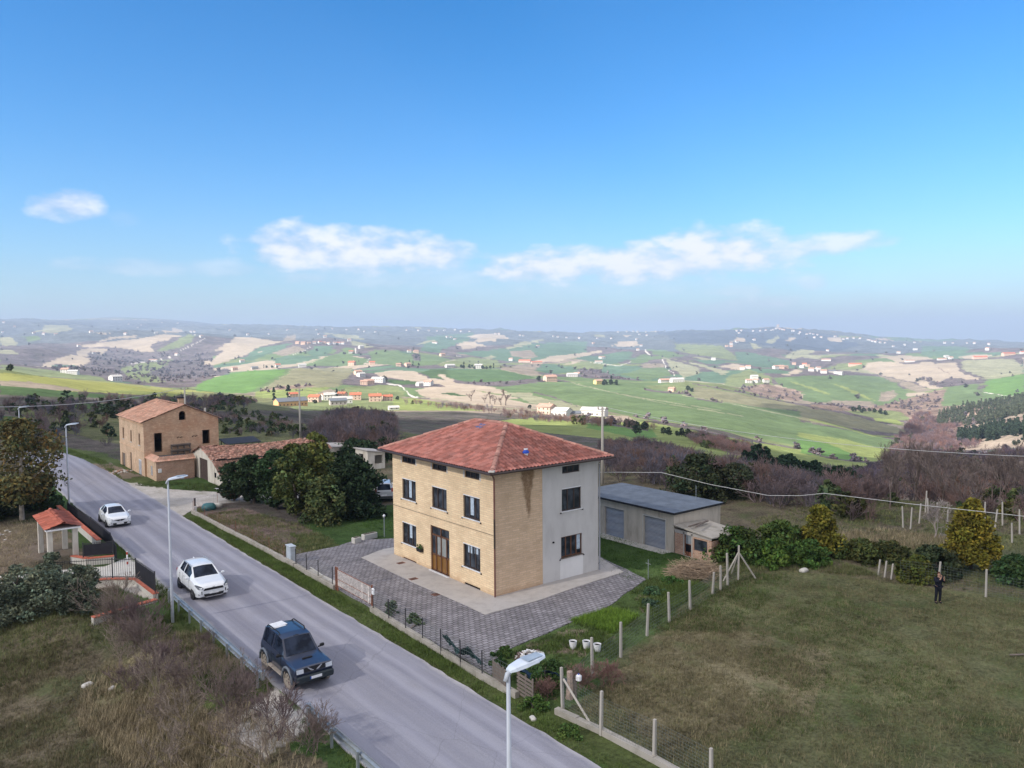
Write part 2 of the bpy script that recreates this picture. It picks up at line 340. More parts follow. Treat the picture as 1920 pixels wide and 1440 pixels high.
FIELDS = [
('W','596,6826 644,6833 692,6834 741,6841 795,6883 849,6922 965,7413 1038,7546 1099,7573 1215,7955 1277,7963 1333,7936 1377,7834 1394,7598 1460,7627 1551,7772 1608,7742 1674,7754 1747,7796 1829,7866 1904,7900 2051,8212 2215,8570 2377,8894 2508,9079 2583,9058 2659,9036 2680,8834 2710,8670 2176,6767 2128,6430 2219,6515 2360,6735 2399,6660 2438,6586 2436,6407 2503,6411 2571,6414 2618,6365 2590,6140 2667,6165 2669,6018 2735,6018 2595,5573 2625,5505 3132,6411 3128,6254 3212,6275 3249,6202 3244,6054 2976,5431 3018,5385 3066,5352 3147,5372 3195,5336 3241,5297 3300,5279 3374,5283 3435,5265 3553,5333 3640,5350 3723,5358 3768,5312 3277,4527 3322,4496 3349,4441 3418,4442 3288,4187 3335,4162 3351,4099 3371,4043 3299,3879 3715,4283 3789,4283 4003,4437 4046,4398 4105,4377 4146,4336 4044,4147 4192,4217 4221,4166 4214,4079 4229,4016 4289,3995 4255,3888 4290,3846 4291,3774 4305,3716 4328,3664 4370,3630 4427,3609 4507,3605 4548,3569 3981,3064 4008,3026 3992,2957 3985,2896 3983,2839 3956,2767 4088,2805 4109,2766 4122,2722 4143,2684 4158,2642 4160,2592 4195,2564 4262,2555 4397,2586 4486,2588 4523,2558 4522,2508 4535,2466 4594,2450 4616,2413 4577,2345 4555,2287 4851,2389 4915,2372 5023,2376 5056,2343 5037,2285 5031,2235 5861,2552 5874,2504 5437,2266 5424,2212 5442,2171 5779,2257 5764,2202 5858,2188 6364,2327 6412,2292 6322,2208 6016,2052 6054,2018 2425,791 2462,822 2768,949 2779,975 2788,1000 2789,1022 2787,1044 2781,1065 2779,1087 2778,1110 2780,1134 2773,1156 2763,1176 2756,1197 2756,1222 2759,1249 3287,1523 3287,1554 2765,1330 2755,1352 2550,1275 2524,1287 2517,1309 2561,1359 2733,1481 2735,1511 2742,1544 2731,1568 2714,1588 2544,1517 2503,1521 2483,1539 2443,1543 2418,1558 2412,1585 2421,1621 2405,1643 2383,1659 2360,1675 2338,1691 2299,1696 2220,1669 2184,1673 2160,1687 2133,1698 2103,1707 2079,1720 2068,1744 2043,1757 2027,1776 2026,1810 2014,1835 2004,1861 1993,1887 1984,1915 1973,1943 1951,1958 1916,1961 1878,1960 1845,1964 1768,1919 1737,1922 1658,1872 1632,1879 1590,1867 1561,1871 1492,1825 1475,1840 1460,1859 1441,1872 1424,1889 1434,1941 1414,1955 1387,1958 1356,1955 1335,1966 1318,1982 1296,1991 1256,1972 1179,1893 1151,1888 1120,1879 1079,1850 1045,1832 1025,1839 1013,1860 1008,1894 997,1916 992,1952 979,1974 968,1999 968,2045 962,2083 968,2148 974,2217 961,2243 944,2260 926,2275 909,2294 895,2320 913,2430 904,2472 889,2500 871,2519 855,2544 839,2572 819,2588 801,2608 780,2620 758,2629 737,2637 714,2643 693,2651 671,2658 649,2663 627,2670 606,2675 583,2675 561,2677 538,2675 403,2110 379,2075 361,2064 343,2060 323,2033 308,2038 294,2050 277,2044 253,1981 237,1971 203,1814 128,1291 117,1270 99,1188 88,1161 78,1145 154,1989 174,2209 273,3309 369,4358 430,5015'),
('W','428,4997 464,4983 501,4975 536,4942 475,4116 499,4028 528,3993 477,3407 500,3361 526,3338 555,3343 585,3349 614,3349 651,3386 695,3403 732,3387 694,3345 652,3283 607,3195 570,3140 542,3130 515,3122 483,3082 417,2806 317,2268 287,2176 266,2131 239,2041 218,2000 198,1972 169,1839 101,1287 90,1277 165,2117 228,2803 288,3459'),
('W','207,1791 176,1449 254,1898 271,1903 290,1913 320,2013 363,2171 491,2787 532,2897 585,3060 593,2966 612,2930 627,2879 637,2808 663,2772 692,2748 705,2666 733,2666 764,2675 796,2685 825,2683 644,2109 532,1752 478,1622 233,839 208,774 197,770 187,763 172,740 168,751 162,756 156,761 150,770 182,953 176,965 174,1000 194,1158 187,1174 179,1182 171,1192 164,1211 156,1221 147,1227 140,1248'),
('T','239,2041 269,2126 294,2169 328,2262 436,2798 516,3072 536,3009 559,2966 484,2750 340,2070 306,1956 292,1967 287,2035 264,2059 156,1323'),
('W','355,2242 473,2832 502,2848 497,2784 370,2212'),
('T','495,3154 521,3147 548,3151 578,3162 615,3206 672,3299 722,3344 765,3350 821,3449 868,3508 911,3510 929,3418 780,3052 744,3065 675,2892 660,2762 629,2806 622,2898 606,2944 587,2973 578,3062 544,3070 512,3089'),
('T','574,3229 644,3350 689,3402 729,3422 772,3453 726,3361 693,3349 657,3317 618,3273 573,3183'),
('TG','490,4201 683,5352 736,5405 873,6003 771,4992 617,4169 560,4043 520,4030'),
('T','818,4911 654,3729 638,3472 669,3476 609,3374 680,3995'),
('G','391,3821 422,3845 459,3918 404,3330 361,3358'),
('TG','362,4286 327,3429 330,3331 242,2770 272,3295'),
('TG','206,2565 206,2232 211,2174 190,2172 171,2181'),
('OG','663,2772 701,2827 741,2887 799,3007 994,3552 918,3196 817,2904 762,2819 721,2777 678,2762'),
('T','1105,4444 1508,5745 1535,5602 948,3553 893,3554'),
('OG','384,1935 410,1983 434,2016 484,2156 624,2636 654,2640 683,2638 501,2014 463,1938 400,1755 290,1244 237,991 219,956 173,804 207,981 219,1071 238,1199'),
('OG','90,1277 100,1274 107,1239 118,1244 130,1250 140,1248 147,1227 156,1221 164,1211 171,1192 179,1182 187,1174 194,1158 132,773 130,804 123,806 118,820 111,826 105,834 98,835 91,835 12,272 9,260 6,257 3,255 1,254 -1,253'),
('OY','-1,254 1,255 4,255 6,257 9,260 13,271 85,773 90,765 97,769 105,773 118,814 120,781 127,782 132,773 137,764 143,759 149,755 156,751 163,751 170,746 176,740 184,739 192,737 197,730 199,712 200,692 171,599 64,266 56,249 51,241 48,240 45,239 43,238 40,237 38,239 35,240 33,241 31,243 28,244 25,243 22,238 18,230 15,227 13,224 10,223 8,221 6,220 4,220 2,220 0,220 -2,221 -4,222'),
('BR','-3,237 0,238 2,239 5,240 7,239 9,238 10,238 13,238 15,239 17,236 19,234 16,229 13,227 11,225 8,222 6,219 3,217 1,218 0,219 -2,220 -4,222'),
('OY2','25,246 28,249 31,252 35,255 38,259 41,258 43,258 45,257 48,258 51,259 55,262 58,265 172,636 172,606 63,264 55,248 50,241 47,239 44,238 41,239 39,240 37,241 34,243 32,244 30,246 28,246'),
('DG','-4,222 -2,222 0,221 2,222 4,222 6,223 8,223 11,224 13,224 15,224 18,225 20,227 24,235 26,238 29,237 30,235 32,233 35,233 37,234 40,235 42,236 45,237 48,238 50,238 53,239 58,248 72,284 52,220 49,217 46,214 43,213 41,211 38,210 36,210 33,209 31,209 29,209 27,209 25,208 23,207 21,206 18,205 16,202 13,197 11,194 9,192 7,191 5,190 3,190 1,189 0,189 -2,189 -4,190 -5,191 -7,192'),
('S2','-7,192 -5,191 -4,190 -2,190 0,190 2,191 3,191 5,192 7,194 10,199 12,204 15,207 17,209 20,212 22,214 24,215 27,216 29,217 31,218 34,219 36,220 39,221 41,221 43,222 46,222 49,224 52,226 55,228 37,170 35,169 33,169 31,168 29,168 27,168 25,168 24,168 22,168 20,167 18,166 16,165 14,164 12,162 11,161 9,160 7,158 5,156 3,154 2,152 0,150 -1,149 -3,147 -5,146 -6,144 -7,143 -9,142 -10,141 -11,140 -10,159'),
('DG','1,173 3,176 6,178 8,180 10,181 12,182 14,183 16,182 18,180 13,166 11,165 9,164 7,162 4,160 2,158 2,164'),
('T','591,2029 744,2467 806,2594 850,2658 832,2693 870,2719 988,2983 1180,3441 1116,3103 1133,3043 1155,2998 1055,2653 1009,2617 971,2601 940,2601 883,2507 823,2427 664,2043 617,1978 595,1987'),
('G2','703,2073 886,2515 948,2602 974,2588 1001,2578 1025,2558 1048,2536 984,2439 919,2334 882,2294 773,2074 733,2027 677,1933'),
('T','894,2506 931,2495 916,2475'),
('BR','879,2304 909,2320 946,2352 998,2417 961,2244 847,2041 806,2005 789,2024'),
('G2','882,2049 1016,2294 1041,2280 1073,2278 942,2018 813,1822'),
('G2','752,1977 778,1989 806,2005 822,1980 842,1967 810,1836 778,1733 747,1718 716,1702 688,1691 675,1704 667,1731'),
('TG','674,1658 702,1677 730,1694 759,1713 790,1733 765,1705 728,1680 688,1647'),
('G','698,1647 731,1678 761,1703 795,1733 918,1948 958,1982 1047,2141 979,1941 844,1689 846,1653 854,1629 722,1398 703,1398 692,1412 740,1553 728,1572 719,1598 705,1614'),
('TG','1585,3153 1410,2744 1407,2677 1092,2036 1023,1973 1345,2697'),
('TG','2136,4642 2155,4557 1956,4028 2002,4014 1994,3895 1668,3207 1644,3270 1865,3835 1878,3971'),
('BR','1067,2682 1692,4170 1728,4132 1269,3043'),
('G','993,1890 1003,1866 1022,1857 1044,1853 1076,1865 953,1655 711,1237 714,1276 755,1385 747,1409'),
('W','215,802 480,1653 511,1704 540,1744 585,1830 566,1736 538,1665 491,1577 283,963 232,827 208,774'),
('GB','208,774 232,827 284,962 335,1089 539,1662 566,1684 585,1683 601,1677 617,1669 632,1658 646,1645 660,1632 671,1614 366,916 329,850 294,781 270,738 245,692 227,658 211,648 208,658 204,668 202,680 198,690 196,706 195,724'),
('G','329,850 366,916 671,1614 667,1628 360,919 322,853 286,781 262,737 239,693 219,653 223,647 242,683 263,721 293,779'),
('OB','671,1614 680,1594 690,1576 696,1550 666,1449 672,1425 670,1386 667,1348 592,1178 432,884 378,794 312,664 291,651 281,646 273,645 267,648 263,658 265,680 248,661 239,662 228,655 253,701 288,772 329,850 366,916'),
('S','228,655 240,668 251,679 266,697 272,692 279,688 283,678 289,671 271,651 260,643 252,642 244,641 236,641 228,640'),
('YG','203,602 228,655 233,651 240,649 247,648 253,645 260,643 267,642 277,644 290,655 300,659 265,607 252,594 236,572 217,543 214,551 212,563 213,583 209,591'),
('OG','262,578 295,631 317,658 328,661 355,692 367,695 383,701 391,690 324,570 318,573 311,574 304,576 297,577 292,581 287,588 275,585'),
('OG','209,567 217,570 226,575 239,590 247,592 255,595 264,598 273,602 278,596 283,592 288,587 292,581 297,577 304,576 311,574 318,573 324,570 250,443 198,353 195,356 191,358 187,361 184,364 180,365 129,275 123,269 117,265 112,262 108,261 104,259 99,255 78,213 104,282 185,491'),
('DO','56,229 60,233 80,286 180,569 186,569 192,570 199,565 202,553 102,280 74,209 68,199 62,189 57,182 53,179 50,177 48,175 45,173 43,172 40,171 38,171 36,170 36,176 37,186 38,197 186,725 182,682 183,660 185,642'),
('OD','185,722 181,684 186,676 190,666 194,660 200,656 203,645 208,639 210,624 208,600 210,586 207,561 184,523 186,547 184,562 85,290 80,286 64,248 60,245 55,237 52,237 50,238'),
('W','2049,3830 2377,4322 2426,4291 2462,4239 1768,2999 1068,1876 1043,1895 1021,1916'),
('G2','2146,3436 2585,4049 2638,4042 2691,4036 2759,4049 2830,4065 2916,4102 1964,2797 1892,2796 1531,2314 1283,1982 1204,1913 1159,1897 1763,2852'),
('G2','1327,1963 1365,1972 1418,2001 1483,2045 1697,2286 1740,2290 1779,2289 2001,2525 2053,2540 2103,2551 2190,2600 2620,3044 2654,3019 2702,3009 2741,2988 2776,2962 2807,2933 2019,2108 1877,1997 1770,1920 1666,1842 1544,1740 1480,1700 1435,1681 1405,1678 1368,1683 1349,1697 1329,1710 1328,1747 1322,1779 1321,1818 1340,1887 1325,1912'),
('T','2750,3939 2808,3879 2892,3895 3011,3954 2693,3444 2028,2688 1999,2730 1971,2774 2056,2858'),
('T','1879,2777 1949,2802 1977,2766 1926,2623 1664,2329 1581,2281 1327,1963 1593,2311'),
('TG','1776,2292 2034,2563 2147,2642 2613,3152 2639,3119 2677,3101 2616,3092 2102,2535 2051,2523 1818,2280 1756,2246'),
('TG','1727,2857 1827,2946 2139,3362 1876,2931 1763,2852'),
('TG','1296,1787 1392,1873 1382,1827 1314,1768'),
('BR','1554,1981 1711,2122 1744,2103 1466,1737 1410,1710 1409,1750 1438,1829'),
('G','1012,1900 1036,1868 1035,1813 1049,1785 1074,1777 1111,1787 1140,1784 1137,1740 1127,1689 840,1286 789,1234 771,1235 744,1221 738,1240 744,1280 781,1376 794,1446 815,1535'),
('OG','791,1233 854,1297 1163,1721 1235,1789 1284,1819 1292,1787 1310,1769 1321,1741 1073,1380 758,1006 746,1014 743,1034 794,1134 791,1158 781,1172'),
('W','1022,1712 1081,1775 979,1603 946,1580'),
('BR','746,980 904,1158 1241,1550 1277,1548 1351,1591 865,1032 766,890 734,873 695,847 736,921 738,949'),
('G2','865,1032 1355,1587 1338,1532 1337,1498 1342,1471 1343,1441 983,1049 934,1020 907,1012 847,967 866,1010'),
('T','556,1048 573,1046 596,1054 604,1038 604,1009 543,879 529,833 518,794 483,722 462,673 460,649 462,632 454,608 453,592 379,479 369,457 350,425 340,403 298,343 292,343 286,343 279,342 273,342 268,344 264,346 262,350 259,355 260,364 276,396 284,416 287,430 287,441 287,451 319,511 318,522 347,585 385,631 401,641 411,641 420,640 431,673 493,787 484,790 475,795 465,797 495,884 480,892'),
('DG','595,972 663,1055 664,1033 672,1023 604,885 521,793 531,830 548,879'),
('T','607,947 582,891 526,782 486,732 558,866'),
('GD','657,1003 675,1005 689,1000 704,997 724,1001 732,988 744,980 741,956 740,935 740,916 701,849 685,812 669,809 613,757 589,742 574,738 563,741 550,740 538,742 501,706 489,706 529,779 546,821'),
('DG','449,818 455,809 463,805 472,800 479,794 426,712 434,755 436,792'),
('DG','342,533 357,538 358,526 347,497 341,508 343,523'),
('OG','399,564 390,537 391,524 393,513 379,499 387,522 388,538'),
('OG','365,695 404,734 362,634 301,520 283,511 298,555 301,576'),
('YG','271,491 282,499 289,498 302,508 276,454 273,438 272,426 260,397 256,381 247,359 236,334 230,315 226,318 222,319 216,319 211,320 209,324 210,333 209,340 206,345 202,347 199,351 196,355'),
('G','517,617 541,630 577,656 615,683 663,718 666,706 670,697 677,690 704,703 712,696 722,692 736,691 747,687 759,684 768,678 771,666 753,636 756,626 765,620 766,605 770,593 759,573 751,555 750,543 750,532 749,520 746,507 538,361 521,357 505,353 485,345 468,340 460,341 452,342 441,340 424,334 413,332 406,334 395,331 389,332 382,334 374,333 367,334 361,336 354,336 346,336 335,332 327,331 316,327 331,350 336,362 375,413 389,437 401,460 426,499 433,517'),
('G','449,596 469,608 500,633 517,640 561,679 604,715 635,735 650,735 658,728 662,717 663,702 640,663 503,519 414,426 321,329 324,339 326,349 327,358 328,367 343,393 345,404 357,427 377,460 398,496 408,519 418,543'),
('TG','401,524 411,523 420,521 430,519 423,501 398,461 385,438 370,412 335,365 328,350 311,326 317,341 317,349 313,354 323,373 342,404 353,424 371,456 381,478 397,508'),
('G','359,461 376,465 371,449 355,421 346,401 327,370 334,391 333,402 342,421 345,434'),
('OG','686,610 717,624 731,620 744,616 765,620 766,607 770,597 770,585 757,562 758,551 763,542 769,535 780,531 684,463 632,436 621,438 617,446 615,454 612,462 610,470 616,486 620,499 642,528 648,544 654,559 680,595'),
('T','1396,1668 1458,1694 1635,1849 1685,1865 1825,1977 1889,2003 2021,2098 2093,2105 2041,2053 1872,1942 1721,1824 1631,1766 1459,1614 1419,1604 1396,1620 1368,1630'),
('T','1355,1501 1451,1572 1532,1625 1700,1768 1397,1498'),
('T','2817,2773 2885,2789 3281,3116 2954,2711 2841,2589 2803,2616 2854,2736'),
('TG','3471,3567 3526,3513 3467,3464 3414,3489'),
('T','3566,3397 4075,3840 3598,3356 3521,3326'),
('G','2663,2388 2678,2342 2665,2273 2117,1768 2053,1681 1999,1668 1971,1678 2032,1790'),
('G2','1802,1870 1912,1942 1975,1964 2009,1955 2067,1970 2047,1897 1908,1787 1595,1527 1466,1435 1467,1465 1463,1490'),
('G','1766,1648 1967,1804 2046,1843 1901,1659 1682,1498 1596,1452 1562,1453'),
('G2','1366,1387 1391,1384 1416,1380 1436,1370 1461,1366 1437,1328 1068,1019 1057,1038'),
('G','1045,997 1343,1257 1411,1294 1457,1309 1512,1325 1538,1313 1170,979 1084,930 1005,884 1003,903 1008,928'),
('BR','1600,1447 1618,1426 1654,1421 1538,1313 1509,1326 1443,1303'),
('OG','2995,2500 2943,2408 2946,2364 2945,2317 2945,2273 2944,2228 2779,2061 2429,1770 2314,1656 2134,1501 2117,1527 2083,1541 2077,1569 2081,1606 2140,1687 2146,1728 2751,2295'),
('TG','1954,1691 1925,1634 1754,1458 1751,1427 1753,1401 1739,1362 1709,1312 1522,1145 1435,1058 1372,992 1268,931 1339,1004 1455,1113 1679,1311 1745,1403 1746,1438 1828,1543'),
('TG','1736,1476 1723,1436 1719,1405 1671,1338 1649,1295 1276,993 1219,968 1154,936 1370,1142'),
('T','1724,1280 1839,1321 1804,1251 1444,1004 1456,1048'),
('G2','1820,1447 1830,1423 1841,1401 1861,1386 1878,1368 1748,1309 1763,1358'),
('W','1323,1399 1349,1391 1376,1385 1008,984 1005,961 1000,938 997,916 892,802 787,691 856,770 811,745 794,745 785,753 777,762 775,776 769,788 757,793'),
('WD','4540,3992 4781,4125 4346,3677 4386,3641 4456,3630 4527,3619 4579,3592 4614,3552 4643,3507 4660,3454 4921,3579 4672,3333 4701,3291 3089,2156 3061,2178 3016,2187 3017,2231 3022,2278 2997,2303 2982,2336 2978,2378 3017,2457 3018,2505 3570,3021 3867,3335'),
('TG','3295,2393 3523,2510 3515,2463 3110,2196'),
('WD','4512,3609 4577,3581 4617,3533 4647,3478 4651,3404 4872,3489 4932,3461 4743,3262 4722,3183 4746,3135 4820,3121 4772,3029 4725,2941 4745,2895 4750,2842 4776,2801 4802,2760 4831,2722 4534,2493 4498,2414 3992,2088 3882,2069 3757,2041 3076,1700 3025,1711 2777,1605 2752,1627 2732,1653 2705,1674 2721,1721 3006,1944 3037,2006 3225,2177 3114,2146 3081,2169 3041,2186 3001,2202 3066,2298 3040,2327 2992,2338 3011,2403'),
('TG','3459,2303 4131,2686 4136,2660 3548,2305 3309,2178'),
('T','3636,2309 4138,2602 4141,2560 3671,2293'),
('T','3291,2397 3534,2525 3545,2484 3126,2194'),
('TG','3158,2186 3166,2161 2731,1830 2692,1845'),
('T','4510,2569 4606,2535 4473,2454 3943,2217'),
('TG','2422,1434 2411,1396 2273,1287 2222,1265 2347,1363'),
('G2','2382,1710 2590,1805 2426,1649 2385,1582 2373,1543 2334,1487 2278,1423 2001,1240 1955,1242 1540,999 1508,1002 1847,1262 1918,1343'),
('TG','2697,1678 2743,1674 2950,1766 2762,1615 2699,1608 2444,1482 2335,1442 2425,1529'),
('OG','1255,911 1322,943 1394,976 1469,1010 1426,961 1352,893 1279,828 1167,749 1159,771 1138,779 1079,759 857,612 818,597'),
('T','1375,868 1576,964 1586,952 1490,897 1391,861'),
('S','890,625 1111,769 1141,775 1159,772 1181,772 1162,737 1164,723 1169,711 1178,701 989,589 973,594 965,604 848,542 887,581 880,589 885,605'),
('G','1268,816 1278,806 1299,803 1385,840 1400,832 1421,828 1455,832 1473,825 1514,832 1567,844 1689,893 1718,890 1725,875 1742,864 1754,851 1640,777 1458,672 1360,611 1182,528 1146,523 1114,520 1031,490 1029,500 1024,508 1022,518 1025,531 1026,542 1026,554 1020,562 999,562 1002,578 1004,594 1167,694 1165,711 1172,735'),
('YG','1264,794 1254,771 1250,752 1243,731 1230,707 1206,679 1166,642 1166,654 1194,683 1211,707 1232,734 1245,762'),
('YG','1342,751 1322,725 1311,705 1287,678 1244,642 1217,616 1198,594 1150,558 1180,587 1196,609 1217,633 1249,663 1305,708'),
('BR','999,562 1100,602 1113,597 1123,590 1137,585 1143,576 1147,566 1027,496 1009,497 978,492 930,476 939,492 855,457 997,548'),
('BR','1286,618 1339,625 1257,576 1149,541 1150,557'),
('OB','767,601 769,591 758,570 753,554 753,543 755,533 758,524 763,517 774,514 779,506 779,496 779,485 780,476 761,453 762,443 768,436 773,428 777,421 768,424 756,426 708,406 699,409 687,410 674,410 645,400 629,398 625,404 622,410 617,415 612,421 609,427 606,434 604,442 603,451 601,458 597,465'),
('BR','1777,875 1761,847 1737,816 1654,758 1508,673 1473,643 1409,602 1347,562 1326,565 1309,570 1394,622 1461,668 1571,736 1727,831'),
('T','2108,1067 2118,1047 2110,1022 2107,999 2084,952 2093,927 2137,936 2131,910 2082,878 2096,864 2103,849 2115,835 1946,771 1801,691 1495,549 1509,567 1515,583 1579,622 1618,655 1486,609 1478,617 1553,660 1660,726 1506,642 1454,606 1387,565 1376,575 1430,611 1488,650 1580,707 1680,770 1749,822 1768,851 1790,881 1847,932 1938,1003 2033,1037'),
('T','2560,1235 2655,1253 2698,1244 2682,1199 2690,1166 2670,1140 2201,956 2189,971 2113,954 2105,971 2097,988 2202,1058'),
('T','2704,1085 2716,1064 2728,1043 2732,1015 2720,981 2661,969 2654,990 2259,859 2682,1050'),
('G2','4628,2056 4639,2018 4652,1980 4065,1691 3982,1620 4016,1599 4033,1571 2805,1081 2770,1093 2742,1109 2714,1124 2712,1158 2701,1190'),
('TG','2171,847 2183,833 2231,833 2241,819 2252,805 2215,767 2222,745 1984,642 1558,498 1545,506 1530,514 1517,522 1512,533 1507,544 1613,600 1822,699 2012,790'),
('W','2222,867 2213,872 2075,824 1929,759 1682,633 1470,530 1523,550 1819,684 1925,747 2072,812'),
('W','1692,740 1553,660 1476,607 1562,629 1577,619 1508,573 1480,544 1475,561 1438,559 1393,554 1412,575 1439,600 1505,642'),
('GB','1470,530 1481,521 1508,518 1517,509 1538,504 1550,495 1325,419 1048,325 1043,338 1153,387 1228,425 1261,449'),
('G','1394,557 1401,548 1419,543 1429,535 1439,527 1272,462 1028,369 1029,378 1025,386 1018,393 999,393 953,382 1136,458 1253,503'),
('S','930,536 938,530 1000,554 1012,549 1000,530 996,517 995,505 1002,498 1017,490 1050,496 1126,522 1160,527 1191,531 1224,534 1273,545 1305,547 1328,545 1346,540 1219,490 1039,416 925,371 929,381 931,390 936,401 937,411 937,420 940,430 939,439 935,447 929,454 881,438 850,431 829,429 800,422 782,421 770,423 757,424 706,402'),
('T','2248,731 2252,716 2253,699 2255,684 2258,669 2260,653 2260,637 2261,622 2256,605 2251,589 2246,572 2243,557 2241,542 2233,525 2217,507 2214,493 2210,478 2207,464 2208,450 2213,438 2240,431 2117,405 1473,272 1484,283 1497,295 1527,311 1534,322 1538,332 1546,344 1597,367 1601,378 1602,389 1610,401 1615,414 1886,500 1940,529 1939,542 1943,557 1956,575 1965,592 1968,607 1979,625 1984,642'),
('G','1546,494 1543,481 1522,463 1523,452 1527,442 1540,436 1550,428 1581,426 1584,416 1587,406 1594,397 1603,389 1613,381 1961,457 1751,394 1748,382 1723,365 1727,356 1745,349 1783,347 1804,341 1422,262 1305,237 980,170 964,173 946,175 940,179 937,184 933,190 936,196 940,203 940,209 939,215 942,222 947,230 954,239 957,246 958,253 961,261 968,270 970,278 975,286 981,295 987,305 1319,417'),
('S','1151,516 1181,517 1206,515 1229,512 1247,507 993,399 998,391 971,371 962,359 961,351 959,342 953,332 944,320 928,307 921,297 913,287 905,277 895,267 888,258 883,249 855,234 847,226 843,219 841,212 752,186 692,169 645,155 598,142 545,127 557,134 563,140 575,148 578,154 584,160 597,169 627,183 627,189 634,196 637,203 612,199 581,192 572,193 561,193 547,193 510,183 532,197 546,208 552,215 581,238 634,269 662,289 733,322 852,372 928,423 957,448 993,476 1012,497 1033,496 1059,497 1128,517'),
('TP','709,260 717,257 734,256 770,263 776,259 788,257 798,254 813,253 826,251 831,245 878,253 891,250 916,250 953,254 809,211 770,206 751,206 743,210 733,213 724,216 720,221 719,227 718,233 723,241 723,248 714,251 706,255'),
('TP','547,193 561,193 572,193 581,192 612,199 637,203 640,199 643,195 645,191 641,184 641,178 643,173 646,168 649,164 597,148 538,131 484,114 499,123 503,128 504,133 505,137 506,142 508,147 519,156 524,162 522,167 522,172 519,177'),
('OB','751,445 756,438 763,432 769,426 773,419 779,413 790,409 795,403 792,392 789,382 765,361 749,345 735,330 722,316 675,294 671,300 666,305 662,311 654,314 644,316 636,319 622,319 605,317 579,309 574,313 571,319 569,325 564,329'),
('YG','816,396 825,391 825,382 823,372 762,331 765,341 769,351 780,370'),
('G','421,505 428,503 434,499 439,494 446,491 454,489 459,483 472,487 479,484 486,480 496,480 505,479 519,482 532,484 540,481 544,475 549,469 552,463 556,457 560,451 562,444 564,436 566,430 571,425 584,426 590,422 598,419 604,415 608,410 622,410 629,407 640,406 647,403 668,408 676,404 685,401 567,329 480,276 424,241 346,193 345,197 343,201 342,204 338,207 334,209 330,211 326,213 321,214 316,215 309,215 314,224 317,232 319,238 317,242 314,245 314,250 313,255 312,259 312,265 317,274 320,283 320,289 328,303 331,312 334,322 338,333 341,343 341,350 339,356 371,399 373,411 380,428 391,450 401,472'),
('G','558,325 564,321 566,315 566,308 566,301 569,296 576,292 584,290 612,298 615,293 615,286 594,269 590,261 579,249 576,242 549,224 512,201 454,179 440,177 435,179 362,149 347,146 327,141 326,145 325,149 333,158 331,162 329,165 327,168 324,171 320,173 314,174 351,198 426,244 478,276'),
('YG','460,265 465,262 467,257 468,253 471,249 476,246 483,244 488,240 491,236 489,228 486,221 494,218 516,222 531,223 495,200 489,192 445,178 364,147 356,147 345,146 327,141 326,144 325,147 348,163 404,196 421,210 437,228 435,232 432,236 429,240 426,244'),
('GB','421,241 425,238 429,235 434,233 438,230 430,220 421,210 406,196 345,158 325,150 331,158 331,162 329,165 327,168 324,171 320,173 314,174'),
('TP','306,299 310,297 313,293 317,290 264,230 250,222 252,229 262,245 267,256'),
('TG','376,465 378,457 383,451 384,441 387,434 393,430 381,408 342,358 341,350 320,320 306,299 291,291 276,282 280,293 278,298 276,302 276,309 302,348 326,384 351,425'),
('YG','177,242 184,244 194,251 201,256 211,261 232,281 238,282 245,283 246,279 248,275 247,268 221,234 219,226 217,220 221,218 227,220 243,231 252,234 257,233 261,231 264,229 261,221 260,215 258,208 255,202 255,197 256,193 257,190 260,187 264,186 269,185 273,184 277,183 284,183 294,185 305,189 317,193 327,195 333,194 336,192 340,189 290,159 217,114 202,107 188,101 176,96 166,92 146,81 129,72 122,70 117,68 110,65 105,63 100,62 105,68 109,73 112,77 114,81 116,85 118,89 123,96 132,106 138,115 137,116 135,118 133,119 133,122 132,125 133,128 133,132 134,136 135,141 136,145 136,149 136,153 136,157 136,161 148,179 155,192 165,210 173,225 176,235'),
('GB','217,220 216,214 217,210 220,207 223,205 223,200 225,197 227,194 229,191 183,148 169,139 160,135 162,140 164,145 179,164 183,171 191,183 193,190 196,198'),
('YG','314,174 318,172 321,170 323,166 324,162 326,159 323,153 304,138 293,128 261,117 215,96 184,81 181,83 177,84 190,95 197,102'),
('S','190,141 207,150 216,152 211,145 208,139 206,134 205,130 204,126 202,122 190,110 181,107 175,105 169,104 161,101 171,110 175,117 179,123 182,129 187,136'),
('W','173,75 202,88 262,117 284,123 276,115 257,103 224,84 249,93 257,94 263,95 273,96 286,99 464,172 498,180 504,178 499,171 490,163 487,158 482,152 471,144 292,77 289,73 288,70 287,68 286,65 285,63 285,60 285,58 285,56 233,41 231,42 230,44 229,46 229,48 228,50 221,49 215,49 210,49 205,49 199,49 193,48 186,47 179,46 175,47 159,41 147,38 132,33 119,29 108,25 100,22 103,25 106,28 109,31 111,34 122,41 134,49 154,61 164,68'),
('YG','252,97 244,91 255,94 262,94 273,96 288,100 467,173 470,176 399,150 285,104 268,100 257,98'),
('BR','88,21 95,23 103,26 113,28 123,32 132,35 144,38 154,41 169,45 178,47 189,50 201,53 209,54 218,55 221,54 225,53 228,52 231,51 231,48 231,46 231,44 232,42 233,41 191,28 146,15 105,3 85,-3 70,-7 55,-12 54,-11 54,-11 53,-10 52,-10 52,-10 51,-9 51,-9 50,-8 50,-8 49,-8 48,-7 48,-7 47,-7 46,-6 46,-6 45,-5 45,-5 44,-4 44,-4 43,-4 43,-3 42,-3 42,-2 41,-2 69,12'),
('RD','1348,4754 913,3181 922,3208 1536,5399'),
